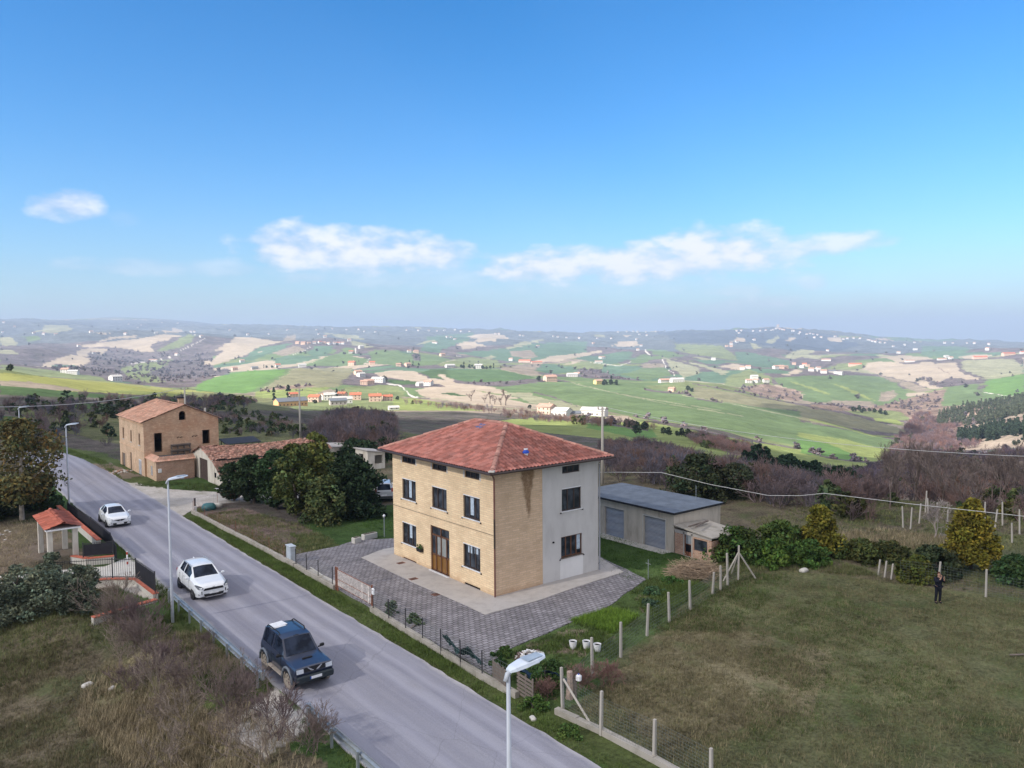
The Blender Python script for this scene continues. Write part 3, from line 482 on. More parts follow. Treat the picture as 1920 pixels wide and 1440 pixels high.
('RD','917,3069 853,2922 828,2887 795,2822 776,2802 752,2765 730,2732 717,2686 701,2679 686,2674 670,2666 654,2658 639,2651 623,2641 609,2638 595,2633 580,2627 460,2146 440,2101 425,2032 436,2038 469,2140 483,2152 607,2629 621,2632 637,2644 653,2651 668,2659 685,2668 700,2672 716,2680 730,2727 750,2755 775,2795 794,2815 825,2872 851,2913 916,3061'),
('RD','1014,2013 937,1861 937,1858 1015,2011'),
('RD','868,1651 831,1594 724,1404 720,1393 827,1585 867,1646'),
('RD','826,2007 849,2032 917,2158 971,2254 997,2285 1000,2292 974,2263 923,2174 853,2041 828,2013'),
('RD','404,738 408,731 391,688 359,624 323,555 299,505 310,517 319,532 314,528 327,561 365,633 430,755 426,763 432,787'),
('TG','312,520 313,515 315,511 317,506 285,450 286,445 288,442 290,438 287,428 284,417 275,399 274,391 257,362 256,355 255,350 256,346 256,342 256,338 257,335 258,333 260,331 261,328 262,325 263,323 264,320 265,317 267,315 268,312 272,317 271,320 270,323 269,326 269,329 270,335 269,338 266,338 262,337 260,339 260,343 259,346 258,350 257,352 257,357 275,387 276,395 279,404 288,423 291,433 294,444 292,447 322,500 321,506 319,510 317,515 317,521 317,529'),
('TG','787,1229 810,1248 839,1276 911,1367 1158,1714 1166,1726 1094,1640 886,1347 816,1258 792,1238'),
('W','465,672 469,668 490,690 473,659 473,650 477,648 484,650 488,648 494,646 498,644 506,646 509,642 513,640 541,666 561,682 597,716 616,731 629,736 649,750 689,798 674,790 636,754 623,749 613,747 593,730 581,725 572,722 551,705 559,723 553,725 549,728 545,732 546,741 543,746 538,748 505,711 501,714 496,716'),
('TG','768,1152 697,1033 724,1059 719,1037 721,1027 724,1017 727,1009 731,1001 733,992 735,981 742,978 741,965 740,952 740,941 740,930 740,919 740,909 704,854 700,840 695,824 704,834 709,851 722,876 745,914 745,925 744,935 745,947 744,958 745,970 746,983 740,988 737,996 734,1006 731,1014 730,1026 727,1036 730,1053 734,1073 779,1153 773,1159'),
('RD','2659,2394 2080,1870 2022,1796 2042,1813 2088,1874 2660,2391'),
('RD','1723,1483 1649,1411 1363,1150 1160,962 1177,975 1371,1156 1662,1420 1730,1486'),
('TG','621,672 617,660 613,649 602,630 569,588 565,577 561,566 557,555 554,546 526,512 524,503 522,496 508,477 506,469 505,463 505,457 506,453 499,442 493,431 491,425 492,420 492,416 493,412 494,408 492,402 489,394 483,384 482,379 482,375 483,371 483,366 482,362 482,357 472,345 475,343 479,342 485,346 484,350 490,358 489,362 488,366 487,370 487,374 485,377 484,381 491,391 496,401 497,406 497,411 497,415 496,419 495,423 496,429 506,443 510,451 509,456 509,462 513,470 514,477 519,487 526,500 528,508 556,541 559,551 561,559 566,571 569,580 596,616 613,641 617,652 621,665 660,715'),
('W','430,514 431,507 427,496 415,475 407,460 399,444 393,432 384,417 373,400 337,356 343,362 380,408 393,427 398,438 408,454 419,473 431,493 435,505 435,512 441,526'),
('W','626,556 624,546 622,537 626,533 615,518 615,511 618,507 618,501 619,495 610,483 594,465 591,457 581,444 580,438 579,432 582,429 587,428 586,422 602,433 598,436 600,443 601,449 600,453 597,457 601,465 611,477 622,492 647,519 646,524 644,529 645,537 645,543 642,547 638,550 640,560 642,570'),
('RD','1471,1521 1471,1501 1466,1477 1462,1454 1456,1429 1443,1398 1446,1383 1532,1445 1654,1539 1666,1551 1557,1469 1453,1391 1458,1412 1466,1439 1473,1465 1476,1487 1477,1507 1478,1528'),
('TG','512,478 506,466 503,458 497,447 489,434 486,426 484,420 483,413 476,402 472,394 472,390 472,385 463,373 459,366 457,359 455,354 456,350 457,347 458,344 460,341 462,338 463,335 464,333 466,330 469,328 472,326 477,326 483,327 487,329 482,330 477,330 472,330 469,332 467,335 466,337 464,340 462,343 460,345 459,349 460,353 468,364 466,367 466,371 475,383 476,388 475,393 477,399 484,410 486,416 487,422 490,430 498,442 506,455 508,462 515,475 523,488'),
('TG','607,489 594,472 593,465 593,460 594,455 596,451 595,445 592,437 592,432 593,427 595,424 598,421 597,415 598,411 598,406 597,401 596,395 594,389 591,383 587,376 586,371 586,366 587,363 587,358 581,350 579,345 578,340 577,335 584,339 585,344 589,351 600,362 597,365 595,367 593,371 599,379 602,386 602,390 601,394 601,399 602,404 602,409 603,414 605,421 605,426 601,428 600,432 599,437 601,444 602,450 602,455 599,459 597,463 598,469 610,485 613,493'),
('W','317,286 316,282 305,269 302,263 301,258 300,255 270,225 267,220 266,216 265,213 265,210 264,206 263,203 263,201 262,198 263,196 264,194 265,192 267,192 268,190 270,189 271,188 273,187 275,186 277,185 279,184 285,186 290,187 295,188 299,189 304,190 309,191 314,192 318,192 323,193 326,193 327,191 329,190 330,188 331,186 331,184 336,187 336,190 336,192 336,194 335,196 332,197 330,198 327,198 324,199 322,200 319,201 317,201 306,196 298,193 293,192 289,191 286,192 283,192 280,192 278,193 275,193 274,194 272,195 271,197 269,198 269,201 269,203 269,205 269,208 268,210 268,213 270,217 307,251 307,255 308,258 310,263 313,269 318,277 321,283 323,288 327,295'),
('W','245,284 247,282 249,281 250,279 251,276 253,274 254,273 255,270 255,267 254,262 254,259 226,227 224,221 223,217 220,212 219,209 219,206 217,202 218,199 218,197 219,196 220,193 221,192 222,190 222,187 229,194 228,195 227,197 226,199 225,201 225,204 226,207 227,210 228,214 235,224 247,239 251,246 261,259 262,263 263,268 263,271 262,274 261,276 259,278 258,280 257,282 255,284 254,286 253,289 251,291'),
('W','329,177 328,174 328,171 326,168 325,164 323,160 326,160 327,158 328,157 326,153 322,149 319,145 315,141 325,146 335,153 334,155 334,157 332,159 331,161 330,162 328,163 330,167 330,170 331,173 331,176 332,178'),
('YG','581,328 579,323 578,318 577,314 577,310 578,307 580,304 581,301 582,298 582,294 583,290 584,287 585,284 586,280 582,274 591,275 619,285 628,286 637,287 640,284 643,282 655,288 651,289 648,292 646,295 640,296 633,296 619,293 619,297 619,301 619,305 618,309 620,314 617,316 614,319 610,320 607,323 600,323 593,322 591,325 595,332 602,340'),
('W','819,470 817,464 818,459 824,457 828,454 850,461 962,518 970,517 984,518 982,511 985,507 986,501 986,496 989,491 1011,502 1008,507 1007,512 1005,518 1008,525 1016,536 1019,544 1019,550 1019,557 1018,563 1010,565 990,560 985,563 936,540'),
('W','1477,542 1330,484 1264,457 1143,411 1001,358 997,355 1140,409 1265,456 1332,483 1479,541'),
('RD','1258,449 1239,436 1217,422 1154,393 1145,385 1117,369 1026,332 1032,330 1045,329 1052,327 1160,363 1133,359 1045,334 1035,335 1125,372 1151,387 1159,395 1230,427 1250,440 1268,453'),
('S','2077,878 1972,824 1930,798 1899,777 1825,738 1775,710 1783,712 1832,740 1908,780 1933,799 1980,827 2085,882'),
('TG','215,633 224,647 237,670 249,692 264,720 286,767 314,826 328,848 349,889 365,915 380,938 397,965 673,1618 382,942 366,918 351,894 329,851 315,829 288,771 266,727 251,697 238,673 225,651 217,636'),
('YG','29,248 31,250 33,253 34,256 36,259 39,262 41,266 43,270 151,727 157,736 158,741 152,731 47,286 41,268 39,265 37,261 35,258 33,254 31,252 29,250'),
('W','781,423 778,426 776,430 774,434 772,438 770,441 766,444 764,448 777,461 784,471 787,478 788,484 849,529 845,533 845,539 846,546 846,552 847,559 840,561 830,560 818,558 813,561 807,563 804,567 800,572 795,575 788,576 785,580 784,587 785,594 785,602 786,609 786,616 776,609 777,603 778,597 778,589 777,582 776,574 778,568 781,565 785,561 783,552 780,544 780,538 782,534 784,529 786,524 789,520 787,513 780,502 779,496 778,489 776,483 775,477 772,469 757,454 756,449 757,444 760,441 762,437 765,434 769,431 771,427 772,423 774,419'),
]
PAL = {  # ground cover albedo, last = how strongly it is mottled
 'W':(.145,.115,.12,.9),'WD':(.085,.10,.13,.6),'T':(.40,.325,.245,.25),'TG':(.29,.28,.18,.4),'TP':(.36,.285,.22,.5),'G':(.135,.185,.085,.35),'G2':(.105,.165,.105,.35),
 'GB':(.13,.225,.07,.3),'GD':(.095,.15,.065,.3),'DG':(.07,.11,.045,.5),'YG':(.235,.27,.095,.4),'OG':(.19,.215,.10,.45),'OY':(.27,.27,.09,.3),'OY2':(.2,.22,.08,.3),
 'BR':(.27,.22,.17,.5),'OB':(.23,.215,.13,.4),'S':(.25,.175,.14,.9),'S2':(.105,.09,.08,.9),'DO':(.115,.12,.065,.7),'OD':(.17,.17,.08,.4),'RD':(.62,.57,.50,.1),
 'lawn':(.055,.095,.030,.6),'meadow':(.118,.120,.060,1.0),'rough':(.125,.105,.072,1.0),'verge':(.085,.105,.038,.8),'dry':(.175,.15,.09,1.0),'earth':(.21,.165,.125,.5),'gravel':(.52,.48,.43,.3),
 'garden':(.08,.12,.04,.8),'stubble':(.19,.14,.12,.8),
}
# ground cover close to the houses, polygons in metres
NEAR = [
 ('rough',[(-80,-60),(-14.2,-60),(-14.2,120),(-80,120)]),
 ('rough',[(8,-60),(60,-60),(60,60),(8,120)]),
 ('rough',[(22,-30),(60,-40),(70,20),(28,8)]),('meadow',[(25,-28),(40,-30),(38,-8),(24,-8)]),
 ('meadow',[(-5,-50),(40,-45),(24,-21),(21,-14),(17,-6.2),(11,-6.2),(4,-8.8),(-6,-12.4)]),
 ('dry',[(-4,-12.5),(3,-9.5),(6,-11),(8,-16),(2,-19),(-5,-17)]),
 ('verge',[(-8.2,-60),(-5.9,-60),(-5.9,36),(-8.2,36)]),
 ('lawn',[(-14,-60),(-8,-60),(-8,130),(-14,130)]),
 ('lawn',[(-16.8,8.5),(-14.1,8.5),(-14.1,60),(-16,60)]),
 ('verge',[(-16.6,-3.2),(-14.1,-3.2),(-14.1,9),(-16.6,9)]),
 ('dry',[(-17,1),(-15,0),(-15,5),(-16.6,7)]),
 ('lawn',[(-16.4,-60),(-14.1,-60),(-14.1,-6.5),(-15.6,-6.5)]),
 ('rough',[(-26,-12),(-17.2,-8),(-18,2),(-20,9),(-30,14)]),
 ('dry',[(-19,-8),(-17,-7),(-17,5),(-19,8),(-20,3)]),
 ('stubble',[(-6.4,15.6),(-1.6,16.2),(-1.6,24),(-3,34),(-6.6,34)]),
 ('verge',[(-4.5,15.8),(-1.2,16),(-1,20),(-3.5,22)]),
 ('lawn',[(-1.8,16),(15,15),(15,27),(2,26),(-1.5,24)]),
 ('lawn',[(8,-3),(16,-3),(16,14),(8,14)]),
 ('garden',[(-6.2,-12.4),(4,-8.9),(11,-6.3),(12,-2),(9,-1.6),(-4.4,-6.6),(-6,-8)]),
 ('verge',[(.8,-5.3),(3.9,-5.1),(4.3,-7.4),(1.2,-8.3)]),
 ('earth',[(-3,-6.6),(0,-6.4),(1,-8.3),(-2,-9)]),('earth',[(5,-7.4),(8,-6.6),(8,-5),(6,-5.2)]),
 ('lawn',[(-8.2,44),(-2.2,38),(3,37),(5,50),(-5,53)]),
 ('verge',[(-8.6,53),(-5,47),(-5,80),(-9,95)]),
 ('gravel',[(-8.1,55),(-5.6,47),(-2.2,42.5),(9,36),(13,36),(13,31.5),(7,31),(0,36.6),(-5.6,37),(-7.4,34.4),(-8.1,34)]),
 ('earth',[(-8.6,57),(-5.8,57),(-6.4,70),(-9.5,70)]),
 ('earth',[(-30,26),(-17,26),(-17,38),(-30,50)]),
 ('gravel',[(-17.3,-5.6),(-14.1,-3.2),(-14.1,-6.6),(-16.6,-8.6)]),
 ('gravel',[(-14.2,12.8),(-15.4,12.6),(-16.5,17),(-22,20),(-22,24),(-16,21.8),(-14.2,22.5)]),
 ('meadow',[(2,70),(80,60),(80,150),(-10,150)]),
]
def in_poly(x, y, P):
    c = np.zeros(len(x), bool); n = len(P); j = n-1
    for i in range(n):
        xi, yi = P[i]; xj, yj = P[j]
        if yi != yj:
            k = ((yi > y) != (yj > y)) & (x < (xj-xi)*(y-yi)/(yj-yi)+xi); c ^= k
        j = i
    return c
def build_ground():
    a0 = math.radians(38)
    az = np.concatenate([np.linspace(-math.pi, -a0, 90)[:-1], np.linspace(-a0, a0, 1010), np.linspace(a0, math.pi, 90)[1:-1]])
    lr = [3.0]
    while lr[-1] < 14000: lr.append(lr[-1]*(1.009 if lr[-1] < 400 else 1.0075))
    Dd = np.array(lr); A, D = np.meshgrid(az, Dd)
    x = CAM[0]+D*np.cos(YAW-A); y = CAM[1]+D*np.sin(YAW-A)
    x = x.ravel(); y = y.ravel(); z = height(x, y); D = D.ravel(); A = A.ravel()
    # soft irregular borders
    jx = x+(fbm(x/9, y/9, 3, 21)-.5)*np.clip(D/120, .9, 14); jy = y+(fbm(x/9, y/9, 3, 22)-.5)*np.clip(D/120, .9, 14)
    c = np.zeros((len(x), 4)); keys = list(PAL)
    # wider countryside: a patchwork of woods, pasture and sown fields
    cx = x/210+fbm(x/300, y/300, 3, 31)*2.2; cy = y/150+fbm(x/300, y/300, 3, 33)*2.2
    hh = _hash(np.floor(cx).astype(np.int64), np.floor(cy).astype(np.int64), 5)
    base = np.array([PAL[k] for k in ('W','OG','G2','W','TG','G2','W','BR','G','W','OG','T','G2','W')])
    c[:] = base[np.minimum((hh*len(base)).astype(int), len(base)-1)]
    mid = (D > 60) & (D < 420); c[mid] = PAL['S2']
    wood = (fbm(x/180, y/180, 4, 41) > 0.60) & (D > 1500); c[wood] = PAL['W']
    def paint(key, P, X, Y, sel=None):
        P = np.array(P, float); x0, y0 = P.min(0); x1, y1 = P.max(0)
        k = np.nonzero((X >= x0) & (X <= x1) & (Y >= y0) & (Y <= y1))[0]
        if len(k) == 0: return
        k = k[in_poly(X[k], Y[k], P)]; c[k] = PAL[key]
    for key, s in FIELDS:
        pts = [tuple(map(float, q.split(','))) for q in s.split()]
        paint(key, pts, jx if key != 'RD' else x, jy if key != 'RD' else y)
    near = D < 150
    jx2 = x+(fbm(x/1.7, y/1.7, 3, 51)-.5)*1.3; jy2 = y+(fbm(x/1.7, y/1.7, 3, 52)-.5)*1.3
    for key, P in NEAR: paint(key, P, jx2, jy2)
    fw = D > 3300; isw = fw & (np.abs(c[:, 0]-PAL['W'][0]) < 1e-6); c[isw] = (.125,.135,.145,.7)  # far woods turned blue-grey: distance haze put into their colour
    # slight tone drift within the fields
    dr = 0.86+0.28*fbm(x/90, y/90, 4, 61); c[:, :3] *= dr[:, None]
    # drill lines and tracks left by the tractor, along the slope
    na = len(az); nr = len(Dd); i = np.arange(nr-1)[:, None]*na; j = np.arange(na)[None, :]
    jn = (j+1) % na
    F = np.stack([i+j, i+jn, i+na+jn, i+na+j], -1).reshape(-1, 4)[:, ::-1]
    t = NT('ground_cover', 0.95, 0.05)
    at_ = t.N.new('ShaderNodeAttribute'); at_.attribute_name = 'tone'
    geo = t.N.new('ShaderNodeNewGeometry').outputs['Position']
    f1 = t.noise(0.9, 8, 0.7, geo); f2 = t.noise(0.13, 6, 0.65, geo); f3 = t.noise(0.028, 7, 0.68, geo); f0 = t.noise(5.5, 5, 0.7, geo)
    near_m = t.mth('MULTIPLY', t.mth('SUBTRACT', f1, 0.5), 2.0); m2 = t.mth('MULTIPLY', t.mth('SUBTRACT', f2, 0.5), 2.0); m3 = t.mth('MULTIPLY', t.mth('SUBTRACT', f3, 0.5), 2.6)
    m0 = t.mth('MULTIPLY', t.mth('SUBTRACT', f0, 0.5), 2.6)
    s_ = t.mth('ADD', t.mth('ADD', t.mth('ADD', near_m, m2), m3), m0)
    val = t.mth('MAXIMUM', t.mth('ADD', 1.0, t.mth('MULTIPLY', s_, at_.outputs['Alpha'])), 0.25)
    hsv = t.N.new('ShaderNodeCombineXYZ'); [t.L.new(val, hsv.inputs[q]) for q in range(3)]
    base_c = t.mix(1.0, at_.outputs['Color'], hsv.outputs[0], 'MULTIPLY')
    # green growth showing through the dead grass, only where the cover is patchy
    g = t.ramp(t.mth('ADD', t.mth('MULTIPLY', t.noise(0.45, 7, 0.62, geo), 0.6), t.mth('MULTIPLY', t.noise(0.09, 4, 0.6, geo), 0.4)), [(0.50, 0.0), (0.58, 1.0)])
    gf = t.mth('MULTIPLY', g, t.mth('MULTIPLY', at_.outputs['Alpha'], 0.62))
    base_c = t.mix(gf, base_c, t.mix(1.0, (0.045, 0.068, 0.022), hsv.outputs[0], 'MULTIPLY'))
    t.col(base_c); t.bump(t.noise(2.2, 8, 0.75, geo), 0.9, 0.25)
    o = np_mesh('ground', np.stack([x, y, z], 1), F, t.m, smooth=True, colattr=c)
    tag(o, 'rolling farmland of green, tan and purple fields falling to the valley', None, None, 'structure')
    return o
ground = build_ground()
# open sea beyond the last hills on the right
# ------------------------------------------------------------ paints and stones
def brick_mat(name, c1, c2, mortar, bw=0.5, bh=0.16, var=0.5, stain=None, bump=0.3, ms=0.018):
    t = NT(name, 0.92, 0.1)
    sp = t.N.new('ShaderNodeSeparateXYZ'); t.L.new(t.tc.outputs['Object'], sp.inputs[0])
    cb = t.N.new('ShaderNodeCombineXYZ'); t.L.new(t.mth('ADD', sp.outputs[0], sp.outputs[1]), cb.inputs[0]); t.L.new(sp.outputs[2], cb.inputs[1])
    b = t.N.new('ShaderNodeTexBrick'); t.L.new(cb.outputs[0], b.inputs['Vector'])
    b.inputs['Color1'].default_value = c1+(1,); b.inputs['Color2'].default_value = c2+(1,); b.inputs['Mortar'].default_value = mortar+(1,)
    b.inputs['Scale'].default_value = 1.0; b.inputs['Brick Width'].default_value = bw; b.inputs['Row Height'].default_value = bh; b.inputs['Mortar Size'].default_value = ms; b.inputs['Bias'].default_value = 0.0
    n = t.ramp(t.noise(0.8, 7, 0.65), [(0.3, 0.72), (0.7, 1.12)]); n2 = t.ramp(t.noise(14, 3, 0.6), [(0.3, 0.8), (0.7, 1.12)])
    c = t.mix(var, b.outputs[0], t.mix(1, b.outputs[0], n, 'MULTIPLY')); c = t.mix(var, c, t.mix(1, c, n2, 'MULTIPLY'))
    if stain: c = stain(t, c, sp)
    t.col(c); t.bump(b.outputs['Fac'], -bump, 0.01); return t.m
def house_stain(t, c, sp):
    # dark water run under the eave of the side wall and weathered plinth
    x, y, z = sp.outputs
    nz = t.noise(1.3, 6, 0.7); n = t.mth('MULTIPLY', t.mth('SUBTRACT', nz, 0.5), 1.5)
    dx = t.mth('ABSOLUTE', t.mth('SUBTRACT', t.mth('ADD', x, t.mth('MULTIPLY', n, 0.5)), 2.5))
    wv = t.mth('SUBTRACT', t.mth('MULTIPLY', t.mth('SUBTRACT', z, 3.6), 0.16), dx)
    f = t.mth('MULTIPLY', t.mth('MULTIPLY', wv, 6.0, True), t.mth('MULTIPLY', t.mth('SUBTRACT', z, 3.9), 1.4, True))
    f = t.mth('MULTIPLY', f, t.mth('LESS_THAN', y, 0.02)); f = t.mth('MULTIPLY', f, t.ramp(t.noise(5, 5, 0.7), [(0.25, 0.45), (0.6, 0.9)]))
    c = t.mix(f, c, (0.17, 0.10, 0.05))
    pl = t.mth('MULTIPLY', t.mth('SUBTRACT', t.mth('ADD', 0.38, t.mth('MULTIPLY', n, 0.7)), z), 3.0, True)
    pl = t.mth('MULTIPLY', pl, 0.5)
    c = t.mix(pl, c, (0.40, 0.24, 0.14))
    rb = t.mth('MULTIPLY', t.mth('SUBTRACT', t.noise(0.45, 5, 0.7), 0.52), 3.0, True)
    return t.mix(t.mth('MULTIPLY', rb, 0.35), c, (0.45, 0.33, 0.20))
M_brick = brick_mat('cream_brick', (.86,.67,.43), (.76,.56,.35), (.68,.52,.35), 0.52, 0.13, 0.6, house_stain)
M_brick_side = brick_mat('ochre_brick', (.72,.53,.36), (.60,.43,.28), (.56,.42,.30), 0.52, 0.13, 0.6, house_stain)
M_oldbrick = brick_mat('old_brick', (.64,.41,.26), (.48,.29,.18), (.52,.37,.26), 0.30, 0.085, 0.9, lambda t, c, sp: t.mix(t.mth('MULTIPLY', t.mth('SUBTRACT', t.noise(2.2, 7, 0.8, t.map((1,1,1.8))), 0.5), 5, True), t.mix(t.mth('MULTIPLY', t.mth('SUBTRACT', t.noise(0.5, 7, 0.75), 0.45), 4, True), c, (.46,.25,.15)), (.70,.50,.33)))
M_oldbrick2 = brick_mat('old_brick_pale', (.74,.54,.37), (.58,.38,.25), (.6,.44,.3), 0.30, 0.085, 0.9, lambda t, c, sp: t.mix(t.mth('MULTIPLY', t.mth('SUBTRACT', t.mth('ADD', t.noise(0.9, 7, 0.75), t.mth('MULTIPLY', sp.outputs[2], -0.06)), 0.42), 3.4, True), c, (.42,.27,.18)))
M_redbrick = brick_mat('rough_red_brick', (.50,.25,.16), (.34,.16,.11), (.5,.4,.32), 0.30, 0.085, 0.9, lambda t, c, sp: t.mix(t.mth('MULTIPLY', t.mth('SUBTRACT', t.noise(1.3, 7, 0.8), 0.48), 4, True), c, (.55,.40,.30)))
def plaster(name, c, dirt=(.2,.18,.15), amt=0.6, streak=True):
    t = NT(name, 0.95, 0.08)
    v = t.map((1,1,0.25)) if streak else None
    n = t.noise(1.6, 8, 0.68, v); n2 = t.noise(0.5, 6, 0.6)
    cc = t.mix(t.mth('MULTIPLY', t.ramp(n, [(0.45, 0), (0.75, 1)]), amt), c, dirt)
    cc = t.mix(t.mth('MULTIPLY', t.ramp(n2, [(0.4, 0), (0.65, 1)]), 0.3), cc, tuple(min(1, q*1.25) for q in c))
    t.col(cc); t.bump(t.noise(20, 5), 0.25, 0.01); return t.m
M_render = plaster('grey_render', (.53,.515,.50), (.36,.34,.33), 0.55)
M_patch = plaster('pale_patch', (.66,.65,.64), (.5,.48,.46), 0.3)
M_garage = plaster('stained_render', (.50,.45,.38), (.20,.17,.14), 0.75)
M_white_pl = plaster('flaking_whitewash', (.60,.56,.49), (.30,.24,.18), 0.7)
M_conc = plaster('concrete', (.42,.39,.365), (.27,.25,.23), 0.7, False)
M_conc_l = plaster('pale_concrete', (.50,.48,.44), (.33,.30,.27), 0.6, False)
M_post = plaster('post_concrete', (.40,.37,.33), (.25,.22,.19), 0.6)
M_kerb = plaster('kerb_concrete', (.36,.33,.29), (.17,.16,.12), 0.8, False)
M_dark = simple('dark_opening', (.012,.012,.014), 0.9, 0.0)
M_brown = simple('brown_metal', (.055,.035,.028), 0.45, 0.4)
M_wood = simple('varnished_wood', (.13,.058,.03), 0.5, 0.4)
M_wood_d = simple('old_grey_wood', (.17,.14,.12), 0.9, 0.1)
M_amber = simple('amber_glass', (.20,.095,.02), 0.3, 0.5)
M_white = simple('white_paint', (.72,.72,.73), 0.5, 0.3)
M_curtain = simple('pale_curtain', (.42,.50,.58), 0.8, 0.1, 0, .25, 8)
def glass_mat(name, c, rough=0.08, spec=0.28):
    t = NT(name, rough, spec); n = t.noise(1.8, 4, 0.5)
    t.col(t.mix(t.ramp(n, [(.4,0),(.62,1)]), c, tuple(min(1, q*2.6+.01) for q in c))); return t.m
M_glass = glass_mat('window_glass', (.018,.022,.028))
M_carglass = glass_mat('tinted_glass', (.006,.010,.020), 0.05, 0.12)
M_rust = simple('rusty_iron', (.22,.09,.055), 0.8, 0.2, 0, .45, 9)
M_iron = simple('dark_iron', (.035,.034,.038), 0.6, 0.3)
M_galv = simple('galvanised_steel', (.36,.39,.41), 0.42, 0.5, 0.55, .12, 4)
M_lamp = simple('lamp_grey_paint', (.42,.45,.50), 0.45, 0.4, 0, .08)
M_lamp_head = simple('lamp_head_paint', (.60,.66,.74), 0.4, 0.4, 0, .06)
M_lamp_panel = simple('lamp_panel', (.34,.40,.46), 0.35, 0.4)
M_shutter = None
t = NT('shutter_slats', 0.5, 0.4, 0.25)
_w = t.N.new('ShaderNodeTexWave'); _w.bands_direction = 'Z'; _w.inputs['Scale'].default_value = 3.3; _w.inputs['Distortion'].default_value = 0.0; t.L.new(t.tc.outputs['Object'], _w.inputs['Vector'])
t.col(t.mix(t.mth('MULTIPLY', _w.outputs['Fac'], 0.55), t.mix(t.ramp(t.noise(.9,6,.7,t.map((1,1,4))),[(.4,0),(.7,1)]), (.36,.38,.42), (.46,.47,.49)), (.19,.20,.23))); t.bump(_w.outputs['Fac'], 0.5, 0.02); M_shutter = t.m
M_felt = simple('blue_grey_felt', (.13,.15,.18), 0.85, 0.15, 0, .22, 1.2, 0.2)
M_gutter = simple('copper_gutter', (.16,.07,.055), 0.5, 0.4)
M_soffit = simple('eave_timber', (.10,.085,.08), 0.85, 0.1)
def tile_mat(name, tint, dark, moss=0.0, scale=1.0):
    t = NT(name, 0.88, 0.12); a = t.N.new('ShaderNodeAttribute'); a.attribute_name = 'tone'
    n = t.noise(0.7*scale, 7, 0.7); n2 = t.noise(6, 5, 0.65)
    c = t.mix(1, tint, a.outputs['Color'], 'MULTIPLY')
    c = t.mix(t.mth('MULTIPLY', t.ramp(n, [(.4,0),(.68,1)]), 0.6), c, t.mix(1, dark, a.outputs['Color'], 'MULTIPLY'))
    c = t.mix(t.mth('MULTIPLY', t.ramp(n2, [(.5,0),(.75,1)]), 0.5), c, t.mix(1, c, (.62,.56,.52), 'MULTIPLY'))
    if moss: c = t.mix(t.mth('MULTIPLY', t.ramp(t.noise(1.1, 6, .75), [(.5,0),(.62,1)]), moss), c, (.16,.13,.09))
    t.col(c); return t.m
M_tile = tile_mat('red_roof_tile', (.40,.165,.135), (.27,.125,.11))
M_tile_ridge = tile_mat('ridge_tile', (.46,.24,.19), (.30,.16,.13))
M_tile_old = tile_mat('old_pink_tile', (.56,.33,.24), (.40,.22,.165), 0.3)
M_tile_wreck = tile_mat('broken_tile', (.40,.22,.165), (.22,.12,.10), 0.65, 1.6)
M_tile_new = tile_mat('orange_tile', (.40,.125,.085), (.30,.10,.07))
def asphalt():
    t = NT('asphalt', 0.9, 0.18)
    p = t.tc.outputs['Object']
    st = t.noise(1.0, 6, 0.6, t.map((2.2, 0.035, 1))); st2 = t.noise(1.0, 5, 0.6, t.map((0.75, 0.012, 1), loc=(3,1,0)))
    gr = t.noise(28, 3, 0.7); pt = t.noise(0.35, 6, 0.6)
    c = t.mix(t.ramp(st2, [(.36,0),(.62,1)]), (.255,.255,.30), (.33,.325,.365))
    c = t.mix(t.mth('MULTIPLY', t.ramp(st, [(.42,0),(.58,1)]), .55), c, (.205,.202,.25))
    c = t.mix(t.mth('MULTIPLY', t.ramp(pt, [(.45,0),(.7,1)]), .25), c, (.30,.28,.28))
    c = t.mix(1, c, t.ramp(gr, [(.25,.72),(.75,1.06)]), 'MULTIPLY')
    sp = t.N.new('ShaderNodeSeparateXYZ'); t.L.new(p, sp.inputs[0])
    # polished wheel tracks and pale dusty margins
    def band(cx, w_, amt, cc, c):
        d = t.mth('SUBTRACT', 1.0, t.mth('DIVIDE', t.mth('ABSOLUTE', t.mth('SUBTRACT', t.mth('ADD', sp.outputs[0], t.mth('MULTIPLY', t.mth('SUBTRACT', pt, .5), .8)), cx)), w_))
        return t.mix(t.mth('MULTIPLY', t.mth('MAXIMUM', d, 0.0), amt), c, cc)
    for cx in (-13.6, -11.9, -9.9, -8.9): c = band(cx, .5, .38, (.40,.395,.45), c)
    c = band(-12.75, .5, .35, (.20,.195,.235), c); c = band(-11.1, .35, .35, (.205,.2,.24), c)
    c = band(-14.25, .3, .8, (.45,.43,.42), c); c = band(-7.85, .3, .8, (.47,.45,.45), c)
    # tar dots
    v = t.N.new('ShaderNodeTexVoronoi'); v.inputs['Scale'].default_value = 0.23; t.L.new(p, v.inputs['Vector'])
    c = t.mix(t.mth('MULTIPLY', t.mth('LESS_THAN', v.outputs['Distance'], 0.028), .85), c, (.09,.085,.09))
    v2 = t.N.new('ShaderNodeTexVoronoi'); v2.feature = 'DISTANCE_TO_EDGE'; v2.inputs['Scale'].default_value = 0.16
    t.L.new(t.mix(.25, p, t.noise(1.2, 4, .6, out='Color')), v2.inputs['Vector'])
    c = t.mix(t.mth('MULTIPLY', t.mth('LESS_THAN', v2.outputs['Distance'], 0.0022), .22), c, (.13,.125,.14))
    t.col(c); t.bump(gr, 0.25, 0.01); return t.m
M_road = asphalt()
